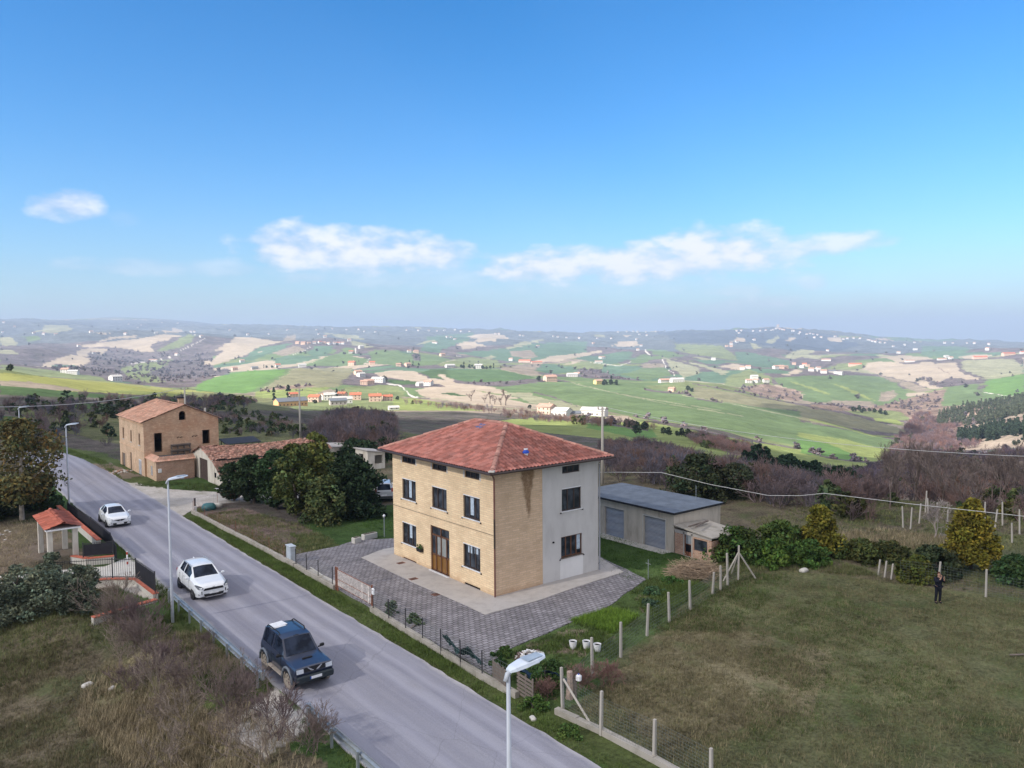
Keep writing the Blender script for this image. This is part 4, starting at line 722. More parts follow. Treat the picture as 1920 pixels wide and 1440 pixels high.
def paver_mat():
    t = NT('paving_blocks', 0.9, 0.15)
    b = t.N.new('ShaderNodeTexBrick'); t.L.new(t.map((1,1,1), (0,0,R_(0))), b.inputs['Vector'])
    b.inputs['Color1'].default_value = (.28,.262,.28,1); b.inputs['Color2'].default_value = (.19,.178,.192,1); b.inputs['Mortar'].default_value = (.085,.08,.075,1)
    b.inputs['Scale'].default_value = 1; b.inputs['Brick Width'].default_value = .34; b.inputs['Row Height'].default_value = .26; b.inputs['Mortar Size'].default_value = .028; b.inputs['Mortar Smooth'].default_value = .3
    c = t.mix(1, b.outputs[0], t.ramp(t.noise(.6, 7, .65), [(.3,.75),(.7,1.25)]), 'MULTIPLY')
    c = t.mix(t.mth('MULTIPLY', t.ramp(t.noise(1.9, 6, .7), [(.55,0),(.72,1)]), .55), c, (.11,.105,.085))
    t.col(c); t.bump(b.outputs['Fac'], -0.5, 0.02); return t.m
M_paver = paver_mat()
def gravel_mat(name='pale_gravel', a=(.50,.46,.42), b=(.36,.33,.29)):
    t = NT(name, 0.95, 0.08)
    c = t.mix(t.ramp(t.noise(.5, 8, .7), [(.35,0),(.65,1)]), a, b); c = t.mix(1, c, t.ramp(t.noise(9, 5, .7), [(.3,.75),(.7,1.2)]), 'MULTIPLY')
    c = t.mix(t.mth('MULTIPLY', t.ramp(t.noise(.33, 6, .7, t.map((1,.4,1))), [(.55,0),(.66,1)]), .6), c, (.19,.18,.12))
    t.col(c); t.bump(t.noise(9, 5, .7), .5, .03); return t.m
M_gravel = gravel_mat()
def carpaint(name, c, rough=0.28):
    t = NT(name, rough, 0.5); t.b.inputs['Coat Weight'].default_value = 0.6; t.b.inputs['Coat Roughness'].default_value = 0.12
    n = t.noise(2.2, 6, .6); t.col(t.mix(t.ramp(n, [(.45,0),(.75,1)]), c, tuple(q*.88+.012 for q in c))); return t.m
M_car_white = carpaint('white_car_paint', (.74,.77,.80)); M_car_blue = carpaint('dark_blue_car_paint', (.017,.024,.050), .30); M_car_silver = carpaint('silver_car_paint', (.50,.52,.58))
M_tyre = simple('tyre_rubber', (.022,.021,.021), 0.85, 0.15); M_rim = simple('alloy_rim', (.33,.33,.34), 0.35, 0.5, 0.5); M_rim_d = simple('dark_alloy', (.08,.08,.085), 0.4, 0.5, 0.4)
M_rim_dirty = simple('muddy_rim', (.30,.26,.22), 0.8, 0.2)
M_trim = simple('black_trim', (.016,.016,.018), 0.6, 0.3); M_lens = simple('headlight_lens', (.62,.66,.70), 0.12, 0.8, 0.2); M_lens_d = simple('dark_headlight', (.10,.11,.13), 0.12, 0.8, 0.3)
M_chrome = simple('chrome', (.55,.56,.58), 0.2, 0.6, 0.8); M_plate = simple('number_plate', (.75,.76,.78), 0.5, 0.3); M_platebar = simple('plate_blue', (.02,.07,.35), 0.5, 0.3)
M_tail = simple('tail_light', (.35,.02,.02), 0.25, 0.5); M_foglamp = simple('dull_plastic', (.05,.055,.065), 0.5, 0.4)

# ------------------------------------------------------------ walls with openings
def wall(mb, o, u, L, H, holes=(), depth=0.18, n=None, thick=None):
    """wall face from o along unit u (2D), height H, facing n; holes (u0,u1,z0,z1) get reveals of the given depth"""
    us = sorted({0.0, L, *[h[0] for h in holes], *[h[1] for h in holes]}); zs = sorted({0.0, H, *[h[2] for h in holes], *[h[3] for h in holes]})
    P = lambda a, z, d=0: (o[0]+u[0]*a-n[0]*d, o[1]+u[1]*a-n[1]*d, o[2]+z)
    flip = (u[0]*n[1]-u[1]*n[0]) > 0
    def q(a, b, c, d): mb.quad(*( (d, c, b, a) if flip else (a, b, c, d)))
    for i in range(len(us)-1):
        for j in range(len(zs)-1):
            cu = (us[i]+us[i+1])/2; cz = (zs[j]+zs[j+1])/2
            if any(h[0] < cu < h[1] and h[2] < cz < h[3] for h in holes): continue
            q(P(us[i],zs[j]), P(us[i+1],zs[j]), P(us[i+1],zs[j+1]), P(us[i],zs[j+1]))
    for (a, b, c, d) in holes:
        q(P(a,c), P(a,c,depth), P(b,c,depth), P(b,c)) if c > 0.001 else None
        q(P(a,d,depth), P(a,d), P(b,d), P(b,d,depth))
        q(P(a,c,depth), P(a,c), P(a,d), P(a,d,depth)); q(P(b,c), P(b,c,depth), P(b,d,depth), P(b,d))
def tile_plane(name, mat, A, U, S, L, Smax, lim0, lim1, parent, pitch=0.27, course=0.40, amp=0.075, step=0.055, jit=0.0, seed=1, tone=(.68,1.28), top=None, drop=0.0):
    """barrel tiles on a roof plane. A eave corner, U unit along eave, S unit up slope; the covered width at height v runs from lim0(v) to lim1(v)"""
    A = np.array(A, float); U = np.array(U, float); S = np.array(S, float); N = np.cross(U, S); N /= np.linalg.norm(N)
    if N[2] < 0: N = -N
    rs = np.random.RandomState(seed); nc = int(Smax/course+.999); nt_ = int(L/pitch+.999); sub = 4
    u = np.linspace(0, nt_*pitch, nt_*sub+1); V = []; C = []; F = []; rows = 0
    ridx = rs.rand(nc, nt_+1)*(tone[1]-tone[0])+tone[0]; hue = rs.rand(nc, nt_+1)
    jn = rs.randn(nc, nt_+1)*jit
    for k in range(nc):
        v0 = k*course; v1 = min((k+1)*course, Smax); v0 = min(v0, Smax)
        for (vv, lift) in ((v0, step), (v1+0.0, 0.0)):
            lo, hi = lim0(min(vv, Smax)), lim1(min(vv, Smax)); uu = np.clip(u, lo, max(hi, lo))
            ti = np.minimum((uu/pitch).astype(int), nt_)
            off = amp*np.abs(np.sin(np.pi*uu/pitch))+lift+jn[k][ti]
            P = A+uu[:,None]*U+vv*S+off[:,None]*N
            if drop: P[:,2] -= drop*np.sin(np.pi*uu/L)*(vv/Smax)**1
            V.append(P); tn = ridx[k][ti]; hh = hue[k][ti]
            C.append(np.stack([tn*(1+.08*(hh-.5)), tn*(1-.10*(hh-.5)), tn*(1-.16*(hh-.5)), np.ones_like(tn)], 1)); rows += 1
    n = len(u); V = np.concatenate(V); C = np.concatenate(C)
    i = np.arange(rows-1)[:,None]*n; j = np.arange(n-1)[None,:]; F = np.stack([i+j, i+j+1, i+n+j+1, i+n+j], -1).reshape(-1, 4)
    # drop collapsed cells
    a = V[F]; ar = np.linalg.norm(np.cross(a[:,1]-a[:,0], a[:,3]-a[:,0]), axis=1)+np.linalg.norm(np.cross(a[:,2]-a[:,1], a[:,3]-a[:,2]), axis=1); F = F[ar > 1e-6]
    if jit > 0.02:
        keep = rs.rand(len(F)) > 0.0; F = F[keep]
    return np_mesh(name, V, F, mat, parent, colattr=C)
def ridge_tiles(name, mat, a, b, parent, r=0.14, seg=0.4, lift=0.05):
    a = np.array(a, float); b = np.array(b, float); L = np.linalg.norm(b-a); d = (b-a)/L; s = np.cross(d, (0,0,1)); s /= np.linalg.norm(s); up = np.cross(s, d)
    rs = np.random.RandomState(5); V = []; F = []; C = []; k = int(L/seg)
    for i in range(k):
        p0 = a+d*(i*L/k); p1 = a+d*((i+1)*L/k+.03); tn = .75+.5*rs.rand(); jo = up*rs.randn()*.008
        for (p, rr) in ((p0, r*1.08), (p1, r*.92)):
            for t_ in np.linspace(0, math.pi, 7): V.append(p+s*math.cos(t_)*rr+up*(math.sin(t_)*rr*.8+lift-.05)+jo); C.append((tn,tn,tn,1))
        o = i*14
        for q in range(6): F.append((o+q, o+q+1, o+8+q, o+7+q))
    return np_mesh(name, V, F, mat, parent, colattr=C)
# ------------------------------------------------------------ road, verges, yard
def sheet(name, pts, z, mat, label, kind='structure', jitter=0.0, seg=0.6):
    # flat sheet with finely broken, slightly ragged outline
    P = []
    n = len(pts); rs = random.Random(len(pts)*7+int(abs(pts[0][0])*10))
    for i in range(n):
        a = pts[i]; b = pts[(i+1)%n]; L = math.hypot(b[0]-a[0], b[1]-a[1]); k = max(1, int(L/seg))
        for j in range(k):
            t_ = j/k; P.append((a[0]+(b[0]-a[0])*t_+rs.uniform(-jitter, jitter), a[1]+(b[1]-a[1])*t_+rs.uniform(-jitter, jitter)))
    bm = MB(); bm.prism(P, z-0.10, z); o = bm.build(name, mat); tag(o, label, None, None, kind); return o
# carriageway; its surface lies a few centimetres above the soil and bends left beyond the ruin
mb = MB(); ys = [-70,-40,-20,0,20,40,60,75,88,100,112,125,140,160]
def road_dx(y): return 0 if y < 62 else -((y-62)**2)*0.0028
rz = lambda y: 0.05
L_, R2_ = [], []
for y in ys: L_.append((-14.25+road_dx(y), y)); R2_.append((-7.92+road_dx(y), y))
pp = R2_+L_[::-1]
road = sheet('road', pp, 0.05, M_road, 'grey worn asphalt road running past the houses', jitter=0.06, seg=0.7)
tag(road, None, None, None, 'structure')
sheet('driveway', [(-8.05,55),(-7.2,50.5),(-5.6,47.2),(-2.2,42.4),(3,40.2),(9,36.5),(16,35),(16,31.5),(7,31.6),(0,36.2),(-5.4,37),(-7.2,34.6),(-8.05,33.6)], 0.025, M_gravel, 'pale gravel track leading off the road to the yard', jitter=0.12)
sheet('driveway', [(-14.2,-3.0),(-15.5,-3.7),(-16.5,-5.2),(-17.0,-6.7),(-16.4,-8.2),(-14.9,-7.7),(-14.2,-6.9)], -0.02, M_conc, 'concrete ramp dropping from the road at the gap in the guard rail', jitter=0.06)
sheet('driveway', [(-14.2,12.9),(-15.3,12.7),(-15.6,15.4),(-16.4,16.8),(-22,20),(-22,23.5),(-16.2,21.5),(-14.2,23)], 0.03, M_conc_l, 'short pale driveway in front of the left gateway', jitter=0.06)
sheet('forecourt', [(-6.35,15.9),(-1.9,16.2),(-.2,16.9),(2.2,15.4),(2.2,13.2),(10.6,13),(10.6,2.5),(9.2,-3.2),(3.7,-5.25),(-3.7,-6.35),(-4.7,-6.6),(-6.35,-8.2)], 0.045, M_paver, 'yard of small dark grey paving blocks round the house', jitter=0.05)
sheet('apron', [(-2.15,12.3),(0.0,13.2),(10.3,13.0),(10.4,2.2),(9.15,-1.4),(5.0,-1.65),(1.4,-2.05),(-2.15,-1.95),(-2.1,-.4),(-2.25,5)], 0.075, M_conc, 'cracked concrete apron laid round the foot of the house', jitter=0.02)
sheet('path', [(15.2,-.2),(14.3,-.1),(14.2,7.2),(15.2,7.2)], 0.03, M_conc_l, 'narrow concrete threshold in front of the garage shutters', jitter=0.04)
def thing_mesh(mb, name, mats, label, cat, group=None, smooth=False):
    o = mb.build(name, mats, None, smooth); return tag(o, label, cat, group)
# drain covers set in the yard
for i, (x, y, l) in enumerate([(-.75,9.4,'rusty drain cover in the concrete near the cellar vent'),(-1.9,5.9,'small rusty drain cover on the apron edge before the door'),(-2.35,2.6,'square rusty drain cover in the paving, right of the door'),(9.0,1.1,'dark drain cover in the concrete right of the house')]):
    mb = MB(); z = 0.079 if i != 2 else 0.049
    mb.box(x-.26, y-.2, z-.02, x+.26, y+.2, z+.006)
    o = mb.build('drain_cover', M_rust if i < 3 else M_iron); tag(o, l, 'drain cover')
    f = MB(); [f.box(x-.22+k*.11, y-.17, z+.007, x-.17+k*.11, y+.17, z+.014) for k in range(4)]; f.build('grating', M_iron, o)
# roadside walls
def low_wall(name, pts, w_, h, label, mat=M_kerb, z0=-0.3, coping=None, cat='wall'):
    mb = MB()
    for a, b in zip(pts[:-1], pts[1:]):
        d = np.array(b, float)-np.array(a, float); L = np.hypot(*d); d /= L; n = np.array([-d[1], d[0]])*w_/2
        k = max(1, int(L/0.9)); rs = random.Random(int(L*10))
        for j in range(k):
            p = np.array(a)+d*L*j/k; q = np.array(a)+d*L*(j+1)/k
            hh = h+rs.uniform(-.018, .018)
            zz0 = z0
            c = [(p-n), (q-n), (q+n), (p+n)]
            vs = [(x, y, zz0) for x, y in c]+[(x, y, hh) for x, y in c]
            mb.add(vs, [(4,5,6,7),(0,1,5,4),(2,3,7,6),(1,2,6,5),(3,0,4,7)])
    o = mb.build(name, mat); tag(o, label, cat)
    if coping:
        c = MB()
        for a, b in zip(pts[:-1], pts[1:]):
            d = np.array(b, float)-np.array(a, float); L = np.hypot(*d); d /= L; k = max(1, int(L/.3)); ang = math.atan2(d[1], d[0])
            for j in range(k):
                p = np.array(a)+d*L*(j+.5)/k; c.bbox((p[0], p[1], h+.035), (L/k-.012, w_+.10, .05), ang)
        c.build('coping', coping, o)
    return o
low_wall('garden_wall', [(-6.9,34.3),(-6.55,18),(-6.5,13.2)], .22, .30, 'long low concrete kerb wall between the verge and the stubble plot')
low_wall('garden_wall', [(-6.5,13.1),(-6.5,7.3)], .22, .28, 'low concrete wall under the wire fence left of the rusty gate')
low_wall('garden_wall', [(-6.55,2.6),(-6.75,-3),(-6.9,-8.2),(-6.85,-10.6)], .22, .26, 'low concrete wall under the sagging mesh fence right of the rusty gate')
low_wall('garden_wall', [(-6.45,-12.6),(-6.2,-14.8),(-6.15,-17.5),(-6.2,-22)], .24, .22, 'low concrete wall edging the meadow at the bottom of the photo')
sheet('path', [(-6.4,12),(-6.35,7.4),(-5.7,7.4),(-5.9,12)], .05, M_conc_l, 'slab beside the gate')
low_wall('retaining_wall', [(-16.7,6.2),(-16.6,3.6),(-16.75,-1.4)], .5, -.35, 'crumbling stone retaining wall below the guard rail among bare shrubs', M_conc_l, -2.2)
# left-hand property: walls with red coping
M_cop = simple('terracotta_coping', (.45,.14,.09), .85, .1, 0, .25, 6)
low_wall('property_wall', [(-15.85,42.5),(-15.5,27.0)], .24, .55, 'low wall with red tile coping along the road beside the dark screen', M_conc_l, -.3, M_cop)
low_wall('property_wall', [(-17.7,24.0),(-17.0,22.6),(-15.5,22.1)], .24, .45, 'short pale wall with red coping at the foot of the tiled canopy', M_conc_l, -.3, M_cop)
low_wall('property_wall', [(-19.8,18.6),(-16.6,17.0),(-15.5,16.0),(-15.3,12.2)], .24, .35, 'cranked wall with red coping carrying the dark railings', M_conc_l, -1.2, M_cop)
low_wall('property_wall', [(-15.35,11.95),(-18.8,11.0)], .26, .10, 'stained wall with red coping returning down the bank by the guard rail end', M_conc_l, -2.2, M_cop)
low_wall('property_wall', [(-30,23.5),(-21.5,20.6)], .24, .45, 'pale wall with orange coping at the left edge below the shrubs', M_conc_l, -.5, M_cop)
def railing(name, pts, h, z0, label, mat=M_iron, gap=.13, panel=None, cat='railing'):
    o = empty(name, (pts[0][0], pts[0][1], z0), 0, label, cat)
    for i, (a, b) in enumerate(zip(pts[:-1], pts[1:])):
        d = np.array(b, float)-np.array(a, float); L = np.hypot(*d); d /= L
        loc = lambda s_, z: (a[0]+d[0]*s_-pts[0][0], a[1]+d[1]*s_-pts[0][1], z)
        for z_ in (h, .08): mb = MB(); mb.tube([loc(0, z_), loc(L, z_)], .022, 4); mb.build('rail', mat, o)
        bars = MB(); k = int(L/gap)
        for j in range(1, k): bars.tube([loc(j*L/k, .08), loc(j*L/k, h+.08)], .011, 3, False)
        bars.build('bars', mat, o)
        for s_ in ((0, L) if i == 0 else (L,)): ps = MB(); ps.tube([loc(s_, -.05), loc(s_, h+.1)], .035, 4); ps.build('post', mat, o)
        if panel:
            pn = MB(); ang = math.atan2(d[1], d[0]); pn.bbox((*loc(L/2, h/2)[:2], h/2), (L-.1, .02, h-.12), ang); pn.build('screen', panel, o)
    return o
M_screen = simple('dark_privacy_mesh', (.028,.028,.034), .9, .1)
railing('railing', [(-19.8,18.6),(-16.6,17.0),(-15.5,16.0)], 1.15, .42, 'open dark railing with upright bars in front of the pale driveway')
railing('railing', [(-15.5,15.95),(-15.3,12.3)], 1.15, .42, 'dark railing backed with black screen beside the road', panel=M_screen)
railing('railing', [(-15.35,41),(-14.95,33),(-14.85,26.5),(-15.3,22.4)], 1.0, .02, 'long dark screened railing following the left road edge', panel=M_screen)
railing('railing', [(-17.2,22.9),(-15.5,22.3)], .9, .52, 'short dark railing beside the tiled canopy', panel=M_screen)
# gate canopy with tiled roof
cn = empty('gate_canopy', (-18.2,27,0), 0, 'small gateway canopy with bright red tiled roof on white pillars', 'canopy')
for (x, y) in ((.75,-2.9),(-.75,-2.9),(.75,1.4),(-.75,1.4)):
    mb = MB(); mb.bbox((x, y, 1.2), (.32,.32,2.5), 0, .02); mb.build('pillar', M_white_pl, cn)
mb = MB(); mb.box(-1.04,-3.5,2.42,1.04,1.9,2.52); mb.build('slab', M_white, cn)
s_ = np.array((-1,0,.30)); s_ /= np.linalg.norm(s_)
tile_plane('tiles', M_tile_new, (1.12,-3.6,2.53), (0,1,0), s_, 5.6, 1.17, lambda v: 0, lambda v: 5.6, cn, .24, .4, .05, .03, 0, 3)
s_ = np.array((1,0,.30)); s_ /= np.linalg.norm(s_)
tile_plane('tiles', M_tile_new, (-1.12,2.0,2.53), (0,-1,0), s_, 5.6, 1.17, lambda v: 0, lambda v: 5.6, cn, .24, .4, .05, .03, 0, 4)
ridge_tiles('ridge', M_tile_new, (0,-3.65,2.88), (0,2.05,2.88), cn, .13)
mp = MB(); mp.tube([(0,0,0),(0,0,1.0)], .05, 8); o = mp.build('marker_post', M_white); o.location = (-15.0,20.6,0); tag(o, 'short red and white marker post by the left verge', 'marker post')
for z in (.15,.8): q = MB(); q.tube([(0,0,z),(0,0,z+.18)], .054, 8); q.build('red_band', simple('red_band', (.4,.05,.03)), o)
# wire fence: slim posts, mesh wires, gate
def wires(name, mat, pts, zs, parent, r=.006):
    mb = MB()
    for z in zs:
        for a, b in zip(pts[:-1], pts[1:]): mb.tube([(a[0],a[1],z),((a[0]+b[0])/2,(a[1]+b[1])/2,z-.02),(b[0],b[1],z)], r, 3, False)
    return mb.build(name, mat, parent)
def mesh_fence(name, pts, h, label, post_mat=M_iron, pr=.028, wire_mat=M_iron, z0=.2, cat='fence', mesh=True, every=None, dense=.16, posts=True):
    o = empty(name, (0,0,0), 0, label, cat)
    if posts:
        for i, p in enumerate(pts):
            mb = MB(); lean = random.Random(i+3).uniform(-.05,.05); mb.tube([(p[0],p[1],z0-.3),(p[0]+lean,p[1]+lean*.5,z0+h)], pr, 6); mb.build('post', post_mat, o)
    if mesh:
        mb = MB(); k = int(h/dense)
        for a, b in zip(pts[:-1], pts[1:]):
            L = math.hypot(b[0]-a[0], b[1]-a[1]); n = max(1, int(L/dense))
            P = lambda s_, z: (a[0]+(b[0]-a[0])*s_, a[1]+(b[1]-a[1])*s_, z)
            for j in range(k+1): mb.tube([P(0,z0+.03+j*h*.94/k), P(1,z0+.03+j*h*.94/k)], .0042, 3, False)
            for j in range(n): mb.tube([P(j/n,z0+.03), P(j/n,z0+h*.96)], .0038, 3, False)
        mb.build('wire_mesh', wire_mat, o)
    return o
M_wire = simple('weathered_wire', (.16,.19,.18), .6, .3)
mesh_fence('wire_fence', [(-6.5,13.0),(-6.5,11.3),(-6.5,9.6),(-6.5,7.6)], 1.1, 'low mesh fence on slim posts left of the rusty gate', wire_mat=M_wire)
mesh_fence('wire_fence', [(-6.6,2.3),(-6.7,.4),(-6.75,-1.4),(-6.8,-3.1),(-6.9,-4.9),(-6.95,-6.6),(-6.9,-8.2),(-6.9,-10.2)], 1.1, 'sagging mesh fence on slim posts between the verge and the paved yard', wire_mat=M_wire)
mesh_fence('wire_fence', [(-6.9,34),(-6.85,31),(-6.8,27.5),(-6.7,24),(-6.6,20.5),(-6.55,17.5),(-6.5,15)], .95, 'thin rusty stakes with slack wire round the stubble plot', M_rust, .014, M_rust, .2, mesh=True, dense=.31)
mesh_fence('wire_fence', [(-6.7,34.4),(-4.4,35.4),(-2.2,36.2),(-.2,36.4)], 1.3, 'thin stakes along the track at the edge of the stubble plot', M_rust, .014, M_rust, .0, mesh=True, dense=.4)
g = empty('sliding_gate', (-6.45,7.2,0), 0, 'rusty white sliding gate of thin upright bars', 'gate')
for y in (0, -.22, -4.5): mb = MB(); mb.tube([(0,y,0),(0,y,1.42)], .05, 4); mb.build('post', M_rust, g)
M_gate = simple('flaking_gate_paint', (.66,.61,.58), .7, .2, 0, .4, 10)
for z in (.32,.72,1.3): mb = MB(); mb.tube([(0,-.3,z),(0,-4.4,z)], .024, 4); mb.build('gate_rail', M_rust, g)
mb = MB(); [mb.tube([(0,-.3-k*.148,.32),(0,-.3-k*.148,1.3)], .024, 4, False) for k in range(28)]; mb.build('bars', M_gate, g)
for y_, r_ in ((-4.1,.05),(-3.3,.03)): mb = MB(); mb.tube([(0,y_,.3),(0,y_,1.3)], r_, 4); mb.build('lock_post', M_gate, g)
mb = MB(); mb.bbox((0,0,1.0), (.10,.22,.34), 0, .02); o = mb.build('letter_box', M_white); o.location = (-6.62,2.25,0.2); tag(o, 'small white letter box on the gate post', 'letter box'); q = MB(); q.box(-.056,-.08,1.08,-.052,.08,1.10); q.build('slot', M_dark, o)
# electricity cabinet
mb = MB(); mb.bbox((0,0,.55), (.36,.75,1.1), 0, .03); o = mb.build('cabinet', simple('cabinet_grey', (.38,.43,.48), .5, .3)); o.location = (-6.2,14.55,0); tag(o, 'pale grey meter cabinet at the corner of the plot by the road wall', 'cabinet')
q = MB(); q.box(-.19,-.30,.15,-.183,.30,1.0); q.build('door', simple('cabinet_door', (.42,.47,.52), .5, .3), o)
q = MB(); q.bbox((0,0,1.13), (.44,.83,.06), 0, .01); q.build('lid', simple('cabinet_lid', (.45,.5,.54), .5, .3), o)
# guard rails
def guard_rail(y0, y1, x, label, z=.0):
    o = empty('guard_rail', (x, y0, 0), 0, label, 'guard rail')
    prof = [(-.03,.78),(.05,.74),(.05,.68),(-.03,.62),(-.03,.56),(.05,.50),(.05,.44),(-.03,.40)]
    mb = MB(); n = len(prof); L = y1-y0; K = max(2, int(abs(L)/2))
    vs = [(p[0]+.0, L*k/K, p[1]) for k in range(K+1) for p in prof]
    mb.add(vs, [(k*n+i, k*n+i+1, (k+1)*n+i+1, (k+1)*n+i) for k in range(K) for i in range(n-1)])
    vs2 = [(v[0]-.012, v[1], v[2]) for v in vs]; mb.add(vs2, [(k*n+i, (k+1)*n+i, (k+1)*n+i+1, k*n+i+1) for k in range(K) for i in range(n-1)])
    mb.build('rail', M_galv, o)
    nn = int(abs(L)/2.0)
    for k in range(nn+1): q = MB(); q.bbox((-.13, L*k/max(1,nn)*.97+L*.015, .12), (.08,.11,1.25), 0); q.build('post', M_galv, o)
    for s_ in (0, L):
        q = MB(); q.tube([(0,s_,.40),(0,s_,.78)], .10, 10); q.build('end_cap', M_galv, o)
    return o
guard_rail(11.3, -3.0, -14.75, 'long galvanised guard rail along the left road edge above the bank')
guard_rail(-7.1, -22, -14.45, 'galvanised guard rail starting below the concrete ramp at the bottom of the photo')
# street lamps
def street_lamp(x, y, label, h=7.6):
    o = empty('street_lamp', (x, y, 0), 0, label, 'street lamp', 'street lamps on the left side of the road')
    mb = MB(); mb.tube([(0,0,-.8),(0,0,1.2),(0,0,h)], [.085,.08,.045], 10); mb.build('pole', M_lamp, o, True)
    mb = MB(); mb.tube([(-.10,-.02,h-.16),(-.02,0,h-.02),(.10,0,h+.05)], [.05,.06,.05], 8); mb.build('bracket', M_lamp, o, True)
    mb = MB(); cs = [(.0,.09,.05),(.12,.15,.085),(.40,.20,.095),(.72,.20,.07),(.95,.15,.045),(1.0,.08,.03)]
    vs = []; fs = []
    for (xx, w_, t_) in cs:
        zb = h+.03+xx*.12
        vs += [(xx,-w_,zb),(xx,-w_*.86,zb+t_*.8),(xx,-w_*.4,zb+t_),(xx,w_*.4,zb+t_),(xx,w_*.86,zb+t_*.8),(xx,w_,zb)]
    for k in range(len(cs)-1):
        for i in range(6): fs.append((k*6+i, k*6+(i+1)%6, k*6+6+(i+1)%6, k*6+6+i))
    fs += [tuple(range(5,-1,-1)), tuple(range(30,36))]; mb.add(vs, fs); hd = mb.build('lamp_head', M_lamp_head, o)
    q = MB(); q.add([(.44,-.15,h+.192),(.90,-.12,h+.205),(.90,.12,h+.205),(.44,.15,h+.192)], [(0,1,2,3)]); q.add([(.44,-.15,h+.16),(.90,-.12,h+.16),(.90,.12,h+.16),(.44,.15,h+.16)], [(3,2,1,0)]); q.build('top_panel', M_lamp_panel, hd)
    q = MB(); q.box(.3,-.13,h+.055,.8,.13,h+.075); q.build('lens', M_lens, hd)
    mb = MB(); mb.tube([(0,0,-.9),(0,0,-.62 if x > -15 else -.25)], .24, 10); mb.build('footing', M_conc_l, o)
    return o
street_lamp(-15.55, 7.8, 'tall grey street lamp beside the guard rail end, just left of the white crossover')
street_lamp(-15.1, 41.8, 'street lamp beyond the tiled canopy, in front of the brick ruin')
street_lamp(-16.0, 66, 'most distant street lamp, rising out of the brown tree at the left edge')
def on_ray(px, py, z):
    d = CR*(px-960)/F_PX - CU*(py-720)/F_PX + CF; return CAM + d*((z-CAM[2])/d[2])
P = on_ray(953, 1262, 7.6); street_lamp(float(P[0]), float(P[1]), 'nearest street lamp, cut by the bottom edge of the photo')
# utility poles and cables
def util_pole(x, y, h, label, r0=.17):
    z = float(height(x, y)); o = empty('utility_pole', (x, y, z), 0, label, 'utility pole', 'concrete utility poles')
    mb = MB(); mb.tube([(0,0,-.3),(0,0,h)], [r0,r0*.62], 10); mb.build('pole', M_post, o, True)
    mb = MB(); mb.tube([(-.45,.2,h-.25),(.45,-.2,h-.25)], .05, 4); mb.build('crossarm', M_galv, o)
    for q in (-.42,0,.42): mb = MB(); mb.tube([(q,-q*.44,h-.25),(q,-q*.44,h-.02)], .05, 6); mb.build('insulator', M_wood, o)
    return (x, y, z+h)
tA = util_pole(29.3, 20.8, 7.9, 'concrete utility pole right behind the big house')
tB = util_pole(20.2, 74.7, 7.6, 'concrete utility pole standing behind the dark evergreens')
P = at_px(347, 760, 123); tC = util_pole(float(P[0]), float(P[1]), 8.1, 'concrete utility pole behind the ruined brick house')
def cable(pts, sag, label, r=.022, mat=None):
    mb = MB()
    for a, b in zip(pts[:-1], pts[1:]):
        a = np.array(a); b = np.array(b); P = [a+(b-a)*k/16-np.array((0,0,sag*4*(k/16)*(1-k/16))) for k in range(17)]; mb.tube(P, r, 4, False)
    o = mb.build('cable', mat or M_cable); tag(o, label, 'cable')
M_cable = simple('pale_cable', (.50,.50,.50), .6, .2)
Pp = lambda px, py, D: tuple(at_px(px, py, D))
cable([(8.3,0.02,6.35), Pp(1240,886,50.5), Pp(1330,908,50.5), Pp(1440,929,50.5), Pp(1500,929.5,51), Pp(1545,925,51.5), Pp(1700,944,51.5), Pp(1920,968,52), Pp(2050,982,52)], .0, 'pale slack cable running from the house corner over the garage roof', .017)
cable([tA, Pp(1960,857,66)], .9, 'power cable leaving the pole behind the house to the right', .018)
cable([Pp(-60,763,95), tC], .8, 'power cable arriving at the pole behind the brick ruin from the left', .03)
cable([tC, tB], .9, 'power cable strung between the two poles behind the ruins', .018, M_wire)
cable([tB, tA], .9, 'power cable strung behind the big house between two poles', .014, M_wire)
# ------------------------------------------------------------ the big house
HW, HD, HH = 8.25, 11.6, 7.42        # along x, along y, wall height
house = empty('brick_house', (0,0,0), 0, 'three storey cream brick house with hipped red tile roof beside the paved yard', 'house')
winL = [(8.6,10.33,6.63,7.04,'attic'),(4.92,6.57,6.63,7.03,'attic'),(1.43,2.93,6.62,7.03,'attic'),
        (8.6,10.33,4.2,5.53,'win'),(4.93,6.62,4.2,5.53,'win'),(1.42,3.11,4.2,5.53,'win'),
        (8.62,10.4,1.16,2.55,'win'),(1.43,3.17,1.18,2.56,'win'),(4.7,6.86,0.10,3.0,'door'),
        (8.66,10.35,-.02,.17,'vent'),(1.46,3.07,.0,.2,'vent')]
winR = [(5.19,6.63,6.6,7.05,'attic'),(5.15,6.76,4.28,5.64,'win'),(5.08,6.84,1.39,2.69,'winw')]
mb = MB(); wall(mb, (0,0,-.3), (0,1), HD, HH+.3, [(a,b,max(.001,c+.3),d+.3) for a,b,c,d,k in winL], .16, (-1,0)); mb.build('wall', M_brick, house)
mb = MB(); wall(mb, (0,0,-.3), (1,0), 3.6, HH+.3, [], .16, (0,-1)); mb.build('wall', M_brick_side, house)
mb = MB(); wall(mb, (3.6,-.012,-.3), (1,0), HW-3.6, HH+.3, [(a-3.6,b-3.6,c+.3,d+.3) for a,b,c,d,k in winR], .16, (0,-1))
mb.quad((3.6,0,-.3),(3.6,-.012,-.3),(3.6,-.012,HH),(3.6,0,HH))
